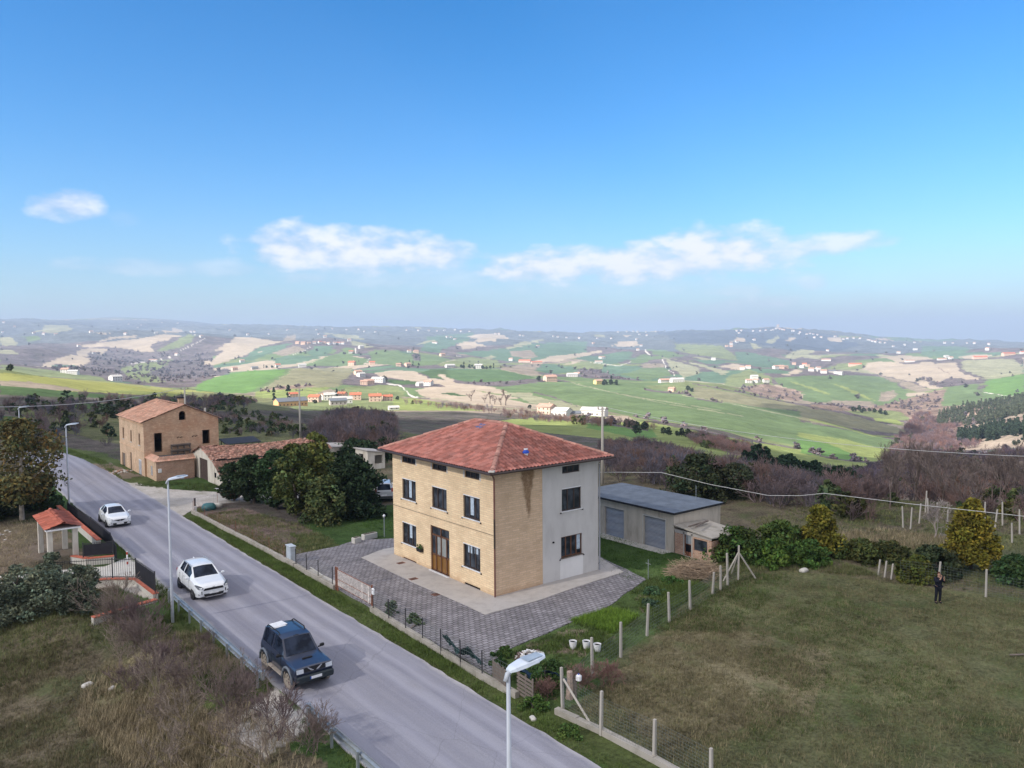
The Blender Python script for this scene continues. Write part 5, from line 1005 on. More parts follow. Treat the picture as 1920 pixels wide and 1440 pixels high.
wall(mb, (HW,-.012,-.3), (0,1), HD+.01, HH+.3, [], .16, (1,0)); wall(mb, (0,HD,-.3), (1,0), HW, HH+.3, [(2,3.4,4.5,5.8),(5,6.4,4.5,5.8)], .16, (0,1)); rw = mb.build('wall', M_render, house); rw['label'] = 'unfinished grey rendered wall'
q = MB(); q.add([(4.98,-.018,0),(6.88,-.018,0),(6.92,-.018,1.3),(6.6,-.018,1.32),(5.0,-.018,1.34)], [(0,1,2,3,4)]); q.build('plaster_patch', M_patch, rw)
q = MB(); q.tube([(4.4,-.05,2.5),(4.4,-.12,2.5)], .06, 8); q.build('vent_pipe', M_dark, rw)
def window_unit(face, a, b, c, d, kind, idx):
    # built in face coordinates (s along wall, z up, p = into the wall)
    X = (lambda s_, z, p: (p, s_, z)) if face == 'L' else (lambda s_, z, p: (s_, p-.012, z))
    def bx(mb, s0, s1, z0, z1, p0, p1):
        P = [X(*q) for q in ((s0,z0,p0),(s1,z0,p0),(s1,z0,p1),(s0,z0,p1),(s0,z1,p0),(s1,z1,p0),(s1,z1,p1),(s0,z1,p1))]
        mb.add(P, [(0,3,2,1),(4,5,6,7),(0,1,5,4),(1,2,6,5),(2,3,7,6),(3,0,4,7)])
    w_ = b-a; fm = M_wood if kind == 'winw' else M_brown
    if kind in ('win','winw','attic'):
        e = .06 if kind != 'attic' else .05; f = MB()
        bx(f, a,b,c,c+e,.07,.13); bx(f, a,b,d-e,d,.07,.13); bx(f, a,a+e,c+e,d-e,.07,.13); bx(f, b-e,b,c+e,d-e,.07,.13)
        nm = 4 if kind == 'winw' else (3 if kind == 'attic' else 3)
        for k in range(1, nm): s_ = a+w_*k/nm; bx(f, s_-e*.6,s_+e*.6,c+e,d-e,.075,.128)
        if kind != 'attic':
            for k in (0.33,.66): pass
        wn = f.build('window_frame', fm, house)
        gl = MB(); p = .11; gl.add([X(a+.02,c+.02,p),X(b-.02,c+.02,p),X(b-.02,d-.02,p),X(a+.02,d-.02,p)], [(0,1,2,3) if face == 'R' else (3,2,1,0)]); gl.build('pane', M_glass, wn)
        if kind != 'attic':
            cu = MB(); rs = random.Random(idx*5+1)
            for (t0, t1, zf) in ([(.40,.58,.95)] if idx == 3 else [(.45,.7,.9)] if idx == 5 else [(.2,.4,.3),(.55,.8,.35)] if idx == 7 else [(.75,.95,.8)] if idx == 13 else [(.35,.55,.7)] if idx == 6 else []):
                s0 = a+w_*t0; s1 = a+w_*t1; z1 = d-.08; z0 = z1-(d-c-.16)*zf; n = 8
                P = [X(s0+(s1-s0)*k/n, z, .106-.004*(k % 2)) for z in (z0, z1) for k in range(n+1)]
                cu = MB(); cu.add(P, [(k, k+1, n+2+k, n+1+k) for k in range(n)]); cu.build('curtain', M_curtain, wn)
            # recessed roller box and sill
            sl_ = MB(); bx(sl_, a-.08,b+.08,c-.055,c+.0,-.07,.07); sl_.build('sill', M_white if kind == 'win' else M_wood_d, wn)
            if kind == 'win': l_ = MB(); bx(l_, a-.0,b+.0,d,d+.05,-.018,.05); l_.build('lintel', M_white, wn)
            for s_ in (a-.12,b+.10): hk = MB(); bx(hk, s_-.03,s_+.03,c-.12,c-.06,-.08,-.0); hk.build('shutter_stop', M_iron, wn)
        else:
            for s_ in (a-.14, b+.02): l_ = MB(); bx(l_, s_,s_+.12,c-.04,d,-.01,.03); l_.build('side_block', M_render, wn)
    elif kind == 'door':
        f = MB(); e = .08
        bx(f, a,b,c,c+.06,.06,.14); bx(f, a,b,d-e,d,.06,.14); bx(f, a,a+e,c,d,.06,.14); bx(f, b-e,b,c,d,.06,.14); bx(f, a,b,2.36,2.46,.06,.14); bx(f, a,b,1.10,1.20,.06,.14)
        for s_ in (a+.42,a+1.05,a+1.62): bx(f, s_-.04,s_+.04,c,d if s_ == a+1.05 else 2.4,.06,.14)
        dr = f.build('door', M_wood, house); dr['label'] = 'glazed brown double entrance door'
        gl = MB(); gl.add([X(a,1.15,.11),X(b,1.15,.11),X(b,d,.11),X(a,d,.11)], [(3,2,1,0)]); gl.build('glass', M_glass, dr)
        gl = MB(); gl.add([X(a,c,.112),X(b,c,.112),X(b,1.15,.112),X(a,1.15,.112)], [(3,2,1,0)]); gl.build('amber_panel', M_amber, dr)
        mdc = simple('door_curtain', (.26,.27,.26), .7, .2)
        for s0, s1 in ((a+.5,a+1.0),(a+1.1,a+1.5)): cu = MB(); cu.add([X(s0,1.2,.105),X(s1,1.2,.105),X(s1,2.35,.105),X(s0,2.35,.105)], [(3,2,1,0)]); cu.build('curtain', mdc, dr)
        st = MB(); bx(st, a-.05,b+.05,.0,.10,-.16,.16); st.build('step', M_white, dr)
        h = MB(); bx(h, a+1.12,a+1.16,1.2,1.4,.02,.06); h.build('handle', M_chrome, dr)
    else:
        f = MB(); bx(f, a,b,max(c,0),d,.05,.06); vn = f.build('cellar_vent', M_dark if idx == 10 else M_rust, house)
        s2 = MB(); k = int(w_/.12); [bx(s2, a+w_*j/k-.012,a+w_*j/k+.012,max(c,0),d,.02,.045) for j in range(1, k)]; s2.build('grille', M_brown, vn)
for i, (a, b, c, d, k) in enumerate(winL): window_unit('L', a, b, c, d, k, i)
for i, (a, b, c, d, k) in enumerate(winR): window_unit('R', a, b, c, d, k, 11+i)
# roof: four tiled slopes
ov = .68; E0 = 7.36; RH = 2.05; W2 = (HW+2*ov)/2; Ly = HD+2*ov
sx = math.hypot(W2, RH)
S = np.array((W2,0,RH))/sx
tile_plane('roof_slope', M_tile, (-ov,HD+ov,E0), (0,-1,0), S, Ly, sx, lambda v: v*W2/sx, lambda v: Ly-v*W2/sx, house, seed=11)
S = np.array((0,W2,RH))/sx
tile_plane('roof_slope', M_tile, (-ov,-ov,E0), (1,0,0), S, 2*W2, sx, lambda v: v*W2/sx, lambda v: 2*W2-v*W2/sx, house, seed=12)
S = np.array((-W2,0,RH))/sx
tile_plane('roof_slope', M_tile, (HW+ov,-ov,E0), (0,1,0), S, Ly, sx, lambda v: v*W2/sx, lambda v: Ly-v*W2/sx, house, seed=13)
S = np.array((0,-W2,RH))/sx
tile_plane('roof_slope', M_tile, (HW+ov,HD+ov,E0), (-1,0,0), S, 2*W2, sx, lambda v: v*W2/sx, lambda v: 2*W2-v*W2/sx, house, seed=14)
rA = (HW/2, -ov+W2, E0+RH); rB = (HW/2, HD+ov-W2, E0+RH)
for a, b in (((-ov,-ov,E0), rA), ((HW+ov,-ov,E0), rA), ((-ov,HD+ov,E0), rB), ((HW+ov,HD+ov,E0), rB), (rA, rB)): ridge_tiles('ridge', M_tile_ridge, a, b, house, .15, .4, .07)
mb = MB(); mb.prism([(-ov+.03,-ov+.03),(HW+ov-.03,-ov+.03),(HW+ov-.03,HD+ov-.03),(-ov+.03,HD+ov-.03)], E0-.10, E0-.02); mb.build('eave_board', M_soffit, house)
mb = MB(); z = E0-.02; o_ = ov+.07
mb.tube([(-o_,-o_,z),(-o_,HD+o_,z)], .075, 8); mb.tube([(-o_,-o_,z),(HW+o_,-o_,z)], .075, 8); mb.tube([(HW+o_,-o_,z),(HW+o_,HD+o_,z)], .075, 8); mb.build('gutter', M_brown, house)
mb = MB(); mb.tube([(-o_+.1,-o_+.1,z),(-.06,-.07,z-.42),(-.055,-.06,z-.6),(-.055,-.06,.05)], .052, 8); dp = mb.build('downpipe', M_gutter, house)
q = MB(); q.tube([(-.055,-.06,2.9),(-.055,-.06,4.6)], .056, 8); q.build('sleeve', M_brown, dp)
mb = MB(); mb.tube([(HW+.06,-.07,z-.45),(HW+.06,-.07,.05)], .05, 8); mb.build('downpipe', simple('grey_pipe', (.3,.31,.33), .5, .3), house)
mb = MB(); mb.tube([(-.035,.1,3.62),(-.035,6.3,3.58),(-.035,HD,3.55)], .012, 4); mb.build('cable', M_iron, house)
# blue and white roof cowl, blue sheet near the ridge
def on_roof_front(px, py):       # point on the y-facing slope
    d = CR*(px-960)/F_PX - CU*(py-720)/F_PX + CF; n = np.array((0,-RH,W2)); P0 = np.array((-ov,-ov,E0)); t_ = ((P0-CAM)@n)/(d@n); return CAM+d*t_
P = on_roof_front(986, 854)
mb = MB(); mb.tube([(0,0,0),(0,0,.16)], .14, 10); o = mb.build('roof_cowl', M_white); o.location = tuple(P); tag(o, 'small blue and white vent cowl on the red roof', 'vent cowl')
M_bluep = simple('blue_plastic', (.02,.07,.42), .5, .3); q = MB(); q.tube([(0,0,.15),(0,0,.24),(0,0,.36)], [.20,.19,.09], 12); q.build('cap', M_bluep, o); q = MB(); q.tube([(0,0,.35),(0,0,.41)], .13, 10); q.build('lid', M_white, o)
def on_roof_left(px, py):
    d = CR*(px-960)/F_PX - CU*(py-720)/F_PX + CF; n = np.array((-RH,0,W2)); P0 = np.array((-ov,-ov,E0)); t_ = ((P0-CAM)@n)/(d@n); return CAM+d*t_
P = on_roof_left(901, 801); mb = MB(); k = RH/W2; mb.add([(-.2,-.35,-.2*k+.08),(.25,-.35,.25*k+.08),(.25,.35,.25*k+.1),(-.2,.35,-.2*k+.09),(-.2,-.35,-.2*k+.05),(.25,-.35,.25*k+.05),(.25,.35,.25*k+.05),(-.2,.35,-.2*k+.05)], [(0,1,2,3),(7,6,5,4),(0,4,5,1),(1,5,6,2),(2,6,7,3),(3,7,4,0)])
o = mb.build('roof_sheet', simple('faded_blue_sheet', (.07,.12,.26), .7, .2)); o.location = tuple(P); tag(o, 'faded blue sheet lying on the roof tiles near the ridge', 'sheet')
P = (-ov+.05,-ov+.05,E0+.12); mb = MB(); mb.bbox((0,0,0), (.34,.34,.10), .7, .02); o = mb.build('stone', M_conc_l); o.location = P; tag(o, 'mortar lump on the front corner of the red roof', 'mortar')
# hanging flower box beside the door
o = empty('flower_box', (-.14,8.0,1.2), 0, 'dark wall-hung flower box with a green plant left of the door', 'flower box')
mb = MB(); mb.add([(-.12,-.28,.05),(.13,-.28,.05),(.13,.28,.05),(-.12,.28,.05),(-.09,-.24,-.16),(.13,-.24,-.16),(.13,.24,-.16),(-.09,.24,-.16)], [(0,1,2,3),(7,6,5,4),(0,4,5,1),(1,5,6,2),(2,6,7,3),(3,7,4,0)]); mb.build('trough', M_trim, o)
FLOWER_BOX = o
# ------------------------------------------------------------ garage block
gar = empty('garage', (15.2,0,0), 0, 'low grey rendered garage block with flat blue-grey roof and two roller shutters', 'garage')
gx1 = 5.15; gy0, gy1 = -.35, 9.4; gh = 2.72
hs = [(4.37,6.38,0,2.14),(.42,2.45,0,2.14)]
mb = MB(); wall(mb, (0,gy0,-.3), (0,1), gy1-gy0, gh+.3, [(a-gy0,b-gy0,.001,d+.3) for a,b,c,d in hs], .18, (-1,0)); wall(mb, (0,gy0,-.3), (1,0), gx1, gh+.3, [], .1, (0,-1)); wall(mb, (gx1,gy0,-.3), (0,1), gy1-gy0, gh+.3, [], .1, (1,0)); wall(mb, (0,gy1,-.3), (1,0), gx1, gh+.3, [], .1, (0,1)); mb.build('wall', M_garage, gar)
for k, (a, b, c, d) in enumerate(hs):
    mb = MB(); n = 26
    for i in range(n): z0 = .0+2.14*i/n; mb.quad((.10,b,z0),(.10,a,z0),(.135,a,z0+2.14/n*.5),(.135,b,z0+2.14/n*.5)); mb.quad((.135,b,z0+2.14/n*.5),(.135,a,z0+2.14/n*.5),(.10,a,z0+2.14/n),(.10,b,z0+2.14/n))
    sh = mb.build('shutter', M_shutter, gar)
    q = MB(); t_ = .09 if k else .05
    q.box(-.025,a-t_,0,.02,a-.002,2.14+t_); q.box(-.025,b+.002,0,.02,b+t_,2.14+t_); q.box(-.024,a-.001,2.142,.02,b+.001,2.14+t_); q.build('surround', M_conc_l, gar)
mb = MB(); mb.prism([(-.28,gy0-.25),(gx1+.12,gy0-.25),(gx1+.12,gy1+.2),(-.28,gy1+.2)], gh, gh+.11); mb.build('roof', M_felt, gar)
mb = MB(); mb.box(-.30,gy0-.27,gh-.02,-.284,gy1+.2,gh+.125); mb.box(-.28,gy0-.27,gh-.02,gx1+.12,gy0-.254,gh+.125); mb.build('edge_trim', M_trim, gar)
mb = MB(); mb.tube([(4.3,1.2,gh+.1),(4.3,1.2,gh+1.2)], .02, 5); mb.build('aerial', M_galv, gar)
# brick lean-to with its glazed door
an = empty('lean_to', (15.2,-.4,0), 0, 'small brick lean-to with rusty door against the garage end', 'shed')
mb = MB(); wall(mb, (0.02,-3.1,-.3), (0,1), 3.08, 1.95, [(.35,1.45,.85,1.62),(1.62,2.28,.3,1.9)], .12, (-1,0)); wall(mb, (0.02,-3.1,-.3), (1,0), 3.2, 1.7, [], .1, (0,-1)); wall(mb, (3.2,-3.1,-.3), (0,1), 3.08, 1.9, [], .1, (1,0)); mb.build('wall', M_redbrick, an)
mb = MB(); mb.box(-.01,-1.6,.0,.018,-.75,.02); mb.box(.0,-3.12,1.46,.03,-.0,1.68); mb.box(.0,-.85,0,.03,-.75,1.6); mb.box(.0,-1.55,0,.03,-1.45,1.6); mb.build('frame', M_conc, an)
mb = MB(); mb.box(.08,-1.44,.0,.11,-.86,1.6); dd = mb.build('door', M_rust, an)
mb = MB(); mb.quad((.07,-.92,.85),(.07,-1.38,.85),(.07,-1.38,1.5),(.07,-.92,1.5)); mb.build('pane', simple('dusty_glass', (.22,.24,.26), .4, .4), dd); mb = MB(); mb.quad((.07,-.92,.3),(.07,-1.38,.3),(.07,-1.38,.8),(.07,-.92,.8)); mb.build('pane', M_dark, dd)
mb = MB(); mb.quad((.1,-1.62,.5),(.1,-2.8,.5),(.1,-2.8,1.35),(.1,-1.62,1.35)); mb.build('window', M_glass, an)
mb = MB(); mb.add([(-.2,-3.3,1.64),(3.3,-3.3,1.50),(3.3,.0,1.80),(-.2,.0,1.95),(-.2,-3.3,1.71),(3.3,-3.3,1.57),(3.3,.0,1.87),(-.2,.0,2.02)], [(3,2,1,0),(4,5,6,7),(0,1,5,4),(1,2,6,5),(2,3,7,6),(3,0,4,7)]); mb.build('roof', M_kerb, an)
for k, (x, y, a, l) in enumerate([(1.2,-1.1,.15,2.6),(1.0,-1.5,.35,2.2)]):
    mb = MB(); mb.bbox((0,0,0), (.11,l,.08), a+math.pi/2); o = mb.build('plank', M_wood_d); o.location = (15.2+x,-.4+y,2.06+.1*k); o.rotation_euler = (0,.03,0); tag(o, 'grey plank lying on the lean-to roof, '+('lower of the two' if k == 0 else 'upper of the two'), 'plank')
# ------------------------------------------------------------ ruined two storey house
ru = empty('ruined_house', (-5.5,56.5,0), 0, 'old brick farmhouse with gaping openings and sagging pink tile roof beside the road', 'house')
RW, RD, RE, RP = 8.05, 11.8, 5.98, 7.62; pk = 4.4
mb = MB()
wall(mb, (0,0,-.3), (0,1), RD, RE+.3, [(1.6,2.35,3.6,4.9),(5.5,6.2,3.6,4.9),(9.3,10.1,3.6,4.9),(1.4,2.7,.3,2.0),(5.9,6.6,.3,2.3),(9.2,10.8,.3,1.85)], .42, (-1,0))
mb.build('wall', M_oldbrick2, ru)
mb = MB()
wall(mb, (0.001,0,-.3), (1,0), RW, RE+.3, [(1.05,1.9,2.85,5.0),(6.25,7.05,3.34,4.95)], .42, (0,-1))
# gable triangle with arched attic opening
ax, aw, az0, azs = 4.1, .36, 5.98, 6.62
arch = [(ax-aw, az0), (ax-aw, azs)]+[(ax-aw*math.cos(t_), azs+aw*math.sin(t_)) for t_ in np.linspace(.3, math.pi-.3, 7)]+[(ax+aw, azs), (ax+aw, az0)]
out_ = [(0, RE), (pk, RP), (RW, RE)]
vsL = [(0.001,0,RE),(pk,0,RP)]+[(x,0,z) for x, z in arch[:6]]
def y0(p): return (p[0]+.001, 0, p[1])
mid = arch[5]; n_ = len(arch)
mb.add([y0((0,RE)), y0(arch[0]), y0(arch[1])]+[y0(a) for a in arch[2:6]]+[y0((ax,RP-.12*0-.13)), y0((pk-.0,RP))][1:], [tuple(range(8))])
mb.add([y0((pk,RP))]+[y0(a) for a in arch[5:]]+[y0((RW,RE))], [tuple(range(1+len(arch[5:])+1))])
for a, b in zip(arch[:-1], arch[1:]): mb.add([(a[0],0,a[1]),(b[0],0,b[1]),(b[0],.42,b[1]),(a[0],.42,a[1])], [(0,1,2,3)])
wall(mb, (RW,0,-.3), (0,1), RD, RE+.3, [], .3, (1,0)); wall(mb, (0,RD,-.3), (1,0), RW, RE+.3, [], .3, (0,1)); mb.add([(0,RD,RE),(RW,RD,RE),(pk,RD,RP)], [(0,1,2)]); mb.build('wall', M_oldbrick, ru)
mb = MB(); mb.box(.45,.45,2.5,RW-.2,RD-.2,2.6); mb.box(.45,.45,5.2,RW-.2,RD-.2,5.3); mb.build('floor', M_wood_d, ru)
mb = MB(); mb.box(.9,.08,5.95,1.2,.09,5.96); 
cornice = MB(); cornice.box(-.12,-.02,RE-.42,-.002,RD,RE-.34); cornice.box(-.07,-.02,2.62,-.002,RD,2.70); cornice.box(-.16,-.1,RE-.1,-.002,RD+.1,RE-.02); cornice.build('cornice', M_oldbrick2, ru)
for (a, b, c, d) in ((1.6,2.35,3.3,4.6),(5.5,6.2,3.3,4.6),(9.3,10.1,3.3,4.6)):
    q = MB(); q.box(.2,a,c,.24,b,d); q.box(.16,a+.32,c,.2,a+.38,d); q.build('shutter', M_dark if 0 else simple('dark_shutter', (.09,.065,.05)), ru); q = MB(); q.box(-.06,a-.08,c-.08,.1,b+.08,c-.001); q.build('sill', M_conc_l, ru)
for (a, b, c, d, m_) in ((1.4,2.7,0,1.7,M_white),(5.9,6.6,0,2.0,M_wood_d),(9.2,10.8,0,1.55,M_wood_d)):
    q = MB(); q.box(.1,a,c,.14,b,d); dr = q.build('door', M_dark if m_ is M_white else m_, ru)
    if m_ is M_white: q = MB(); [q.box(.02,s0,0,.1,s0+.14,1.7) for s0 in (a,a+.38,a+.78,b-.14)]; q.box(.03,a,1.56,.09,b,1.7); q.build('frame', m_, dr)
q = MB(); q.box(1.06,-.03,2.55,1.10,-.0,4.7); q.box(6.22,-.03,3.04,6.26,-.0,4.65); q.build('door_frame', M_wood_d, ru)
q = MB(); rs = random.Random(4); [q.bbox((4.4+.16*k+(1.0 if k > 3 else 0)-.9, -.004, 4.02+.04*(k % 2)), (.09,.02,.13), 0) for k in range(8)]; q.build('vent_holes', M_dark, ru)
sl_l = math.hypot(pk+.35, (RP-RE)*(pk+.35)/pk); S = np.array((pk+.35,0,(RP-RE)*(pk+.35)/pk)); S /= np.linalg.norm(S)
tile_plane('roof_slope', M_tile_old, (-.35,RD+.3,RE-.05), (0,-1,0), S, RD+.55, sl_l, lambda v: 0, lambda v: RD+.55, ru, .24, .38, .05, .03, .012, 21, (.7,1.25), drop=.22)
w2 = RW-pk; sr = math.hypot(w2+.3, (RP-RE)*(w2+.3)/w2); S = np.array((-(w2+.3),0,(RP-RE)*(w2+.3)/w2)); S /= np.linalg.norm(S)
tile_plane('roof_slope', M_tile_old, (RW+.3,-.25,RE-.09), (0,1,0), S, RD+.55, sr, lambda v: 0, lambda v: RD+.55, ru, .24, .38, .05, .03, .012, 22, (.7,1.25), drop=.15)
ridge_tiles('ridge', M_tile_old, (pk,-.25,RP+.02), (pk,RD+.3,RP-.02), ru, .13, .4)
q = MB(); q.bbox((5.4,5.2,7.6), (.55,.55,.9), 0); ch = q.build('chimney', M_oldbrick, ru); q = MB(); q.bbox((5.4,5.2,8.1), (.7,.7,.08), 0); q.build('cap', M_tile_old, ch)
q = MB(); q.tube([(7.4,2.6,6.0),(7.4,2.6,6.95)], .12, 8); q.build('flue', M_conc_l, ru)
# front annex with terrace on top
an2 = empty('brick_annex', (-5.3,52.5,0), 0, 'single storey red brick annex with tiled terrace edge in front of the ruin', 'annex')
mb = MB(); wall(mb, (0,0,-.3), (1,0), 3.9, 2.4, [], .2, (0,-1)); mb.build('wall', M_redbrick, an2)
mb = MB(); wall(mb, (0,.002,-.3), (0,1), 3.99, 2.4, [(1.5,2.3,.7,1.75)], .2, (-1,0)); wall(mb, (3.9,.002,-.3), (0,1), 3.99, 2.4, [], .1, (1,0)); mb.build('wall', M_oldbrick2, an2)
q = MB(); q.box(.1,1.5,.4,.14,2.3,1.45); wn = q.build('window', M_dark, an2); q = MB(); [q.box(.03,s0,.4,.09,s0+.1,1.45) for s0 in (1.5,1.85,2.2)]; q.build('frame', M_white, wn)
mb = MB(); mb.box(.6,.6,2.05,3.9,4.0,2.2); mb.build('terrace_floor', simple('dark_terrace', (.09,.085,.085), .9, .1, 0, .3), an2)
s_ = np.array((0,.75,.42)); s_ /= np.linalg.norm(s_)
tile_plane('tile_edge', M_tile_old, (-.2,-.2,2.08), (1,0,0), s_, 4.2, .86, lambda v: v*.87, lambda v: 4.2, an2, .24, .4, .04, .02, .006, 31, (.95,1.25))
s_ = np.array((.75,0,.42)); s_ /= np.linalg.norm(s_)
tile_plane('tile_edge', M_tile_old, (-.2,4.0,2.08), (0,-1,0), s_, 4.2, .86, lambda v: 0, lambda v: 4.2-v*.87, an2, .24, .4, .04, .02, .006, 32, (.95,1.25))
q = MB(); q.bbox((.35,-.05,1.12), (.34,.12,.42), 0, .02); o = q.build('meter_box', M_white, an2)
o = empty('pallet_bench', (-2.3,56.1,2.2), 0, 'stacked grey timber benches standing on the terrace against the gable', 'bench')
for lv in (0, .62):
    q = MB(); q.bbox((.55,0,lv+.50), (2.1,.5,.05), 0); q.build('seat', M_wood_d, o); q = MB(); q.bbox((.55,.2,lv+.30), (2.1,.05,.12), 0); q.bbox((.55,-.2,lv+.42), (2.1,.04,.08), 0); q.build('rail', M_wood_d, o)
    for sx_ in (-.45,.2,.9,1.5): q = MB(); q.bbox((sx_,-.18,lv+.25), (.08,.08,.5), 0); q.bbox((sx_,.18,lv+.25), (.08,.08,.5), 0); q.build('leg', M_wood_d, o)
# ------------------------------------------------------------ collapsed barn
ba = empty('old_barn', (-1.05,46.85,0), 0, 'whitewashed old barn with crumbling tile roof left of the dark evergreens', 'barn')
bl = 13.5; y0_, y1_, yp = 0, 7.3, 4.05; ze, zp = 2.5, 3.55
mb = MB(); wall(mb, (0,0,-.3), (0,1), y1_, ze+.3, [(2.2,4.95,.001,2.55)], .3, (-1,0)); mb.add([(0,0,ze),(0,yp,zp),(0,y1_,ze)], [(0,1,2)])
mb.add([(0,0,-.3),(0,0,ze-.05),(0,-2.7,1.05),(0,-2.7,-.3)], [(0,1,2,3)]); wall(mb, (0,-2.7,-.3), (1,0), bl, 1.35, [], .2, (0,-1)); wall(mb, (0,y1_,-.3), (1,0), bl, ze+.3, [], .2, (0,1)); wall(mb, (bl,-2.7,-.3), (0,1), y1_+2.7, 1.4, [], .2, (1,0)); mb.build('wall', M_white_pl, ba)
q = MB(); q.box(.12,2.2,0,.16,4.95,2.25); dr = q.build('door', simple('dark_lattice', (.07,.045,.045), .9, .1, 0, .5, 5), ba); q = MB(); [q.box(.08,2.2+k*.39,0,.12,2.27+k*.39,2.25) for k in range(8)]; q.build('boards', M_wood_d, dr)
q = MB(); q.box(-.03,-.62,.75,.01,-.08,1.25); q.build('window', M_dark, ba)
q = MB(); q.box(-.05,-.12,-.3,-.001,.12,2.42); q.build('pilaster', M_white_pl, ba)
def slope(Ay, Az, By, Bz): v = np.array((0, By-Ay, Bz-Az), float); L = np.linalg.norm(v); return v/L, L
s_, L = slope(-.15, ze-.02, yp, zp)
tile_plane('roof_slope', M_tile_wreck, (-.3,-.15,ze-.02), (1,0,0), s_, bl, L, lambda v: 0, lambda v: bl, ba, .24, .3, .06, .03, .045, 41, (.5,1.6), drop=.35)
s_, L = slope(y1_+.3, ze-.1, yp, zp)
tile_plane('roof_slope', M_tile_wreck, (bl-.3,y1_+.3,ze-.1), (-1,0,0), s_, bl, L, lambda v: 0, lambda v: bl, ba, .24, .3, .06, .03, .045, 42, (.5,1.6), drop=.35)
s_, L = slope(-3.0, 1.0, 0, 2.42)
tile_plane('roof_slope', M_tile_wreck, (-.25,-3.0,1.0), (1,0,0), s_, bl*.7, L, lambda v: 0, lambda v: bl*.7, ba, .26, .42, .08, .04, .01, 43, (.45,1.3), drop=.1)
# loose tiles along the top
rs = random.Random(12)
q = MB()
for k in range(260): 
    x = rs.uniform(.5, bl-.5); y = rs.uniform(1.2, yp+1.2); z = zp-(abs(y-yp))*.26-.35*math.sin(math.pi*x/bl)*.9+.06; q.bbox((x,y,z), (rs.uniform(.12,.22),rs.uniform(.3,.42),.05), rs.uniform(0,3.1), 0, None)
np_o = q.build('loose_tiles', simple('loose_tile', (.42,.24,.18), .9, .1, 0, .5, 3), ba)
# white plastic sheets slumped beside it
mb = MB(); rs = random.Random(9); n = 14; V = []
for i in range(n):
    for j in range(8): V.append((i*.22, j*.2, .12+.25*math.exp(-((i-6)**2)/18)*(1-j/9)+rs.uniform(-.05,.06)))
mb.add(V, [(i*8+j, i*8+8+j, i*8+9+j, i*8+j+1) for i in range(n-1) for j in range(7)]); o = mb.build('plastic_sheet', simple('dull_white_sheet', (.42,.42,.42), .6, .3), None); o.location = (-1.7,42.6,.0); o.rotation_euler = (0,0,.3); tag(o, 'crumpled whitish sheeting heaped at the corner of the barn', 'sheet')
# ruined sheds hidden behind the evergreens
def shed(x, y, w_, d, h, label, rot=0.0):
    o = empty('ruined_shed', (x,y,float(height(x,y))), rot, label, 'shed'); mb = MB()
    wall(mb, (0,0,-.4), (0,1), d, h+.4, [(d*.35,d*.35+1.1,.4,2.1)], .3, (-1,0)); wall(mb, (0,0,-.4), (1,0), w_, h+.2, [(w_*.4,w_*.4+1.0,1.0,2.0)], .3, (0,-1)); wall(mb, (w_,0,-.4), (0,1), d, h, [], .2, (1,0)); wall(mb, (0,d,-.4), (1,0), w_, h, [], .2, (0,1)); mb.build('wall', M_white_pl, o)
    mb = MB(); mb.add([(-.2,-.2,h-.1),(w_+.2,-.2,h-.5),(w_+.2,d+.2,h-.5),(-.2,d+.2,h-.1),(-.2,-.2,h),(w_+.2,-.2,h-.4),(w_+.2,d+.2,h-.4),(-.2,d+.2,h)], [(3,2,1,0),(4,5,6,7),(0,1,5,4),(1,2,6,5),(2,3,7,6),(3,0,4,7)]); mb.build('roof', M_conc, o)
    ca = [(c.data.color_attributes.new('tone', 'FLOAT_COLOR', 'POINT') if not c.data.color_attributes else None) for c in []]
    return o
shed(12.2, 50.5, 5.5, 4, 2.3, 'low ruined shed with pale walls glimpsed behind the dark evergreens')
shed(15.2, 44.2, 2.2, 3, 2.3, 'small pale ruined hut with dark opening right of the evergreens')
mb = MB(); mb.add([(0,0,0),(4.2,0,0),(4.2,2.6,.4),(0,2.6,.4),(0,0,.08),(4.2,0,.08),(4.2,2.6,.48),(0,2.6,.48)], [(3,2,1,0),(4,5,6,7),(0,1,5,4),(1,2,6,5),(2,3,7,6),(3,0,4,7)]); o = mb.build('sheet_roof', M_iron); o.location = (3.6,57.2,2.6); tag(o, 'dark metal sheet roof tucked behind the ruined house', 'roof')
q = MB(); [q.tube([(x,y,-2.7),(x,y,.2)], .06, 5) for x in (.2,4.0) for y in (.3,2.3)]; q.build('post', M_wood_d, o)
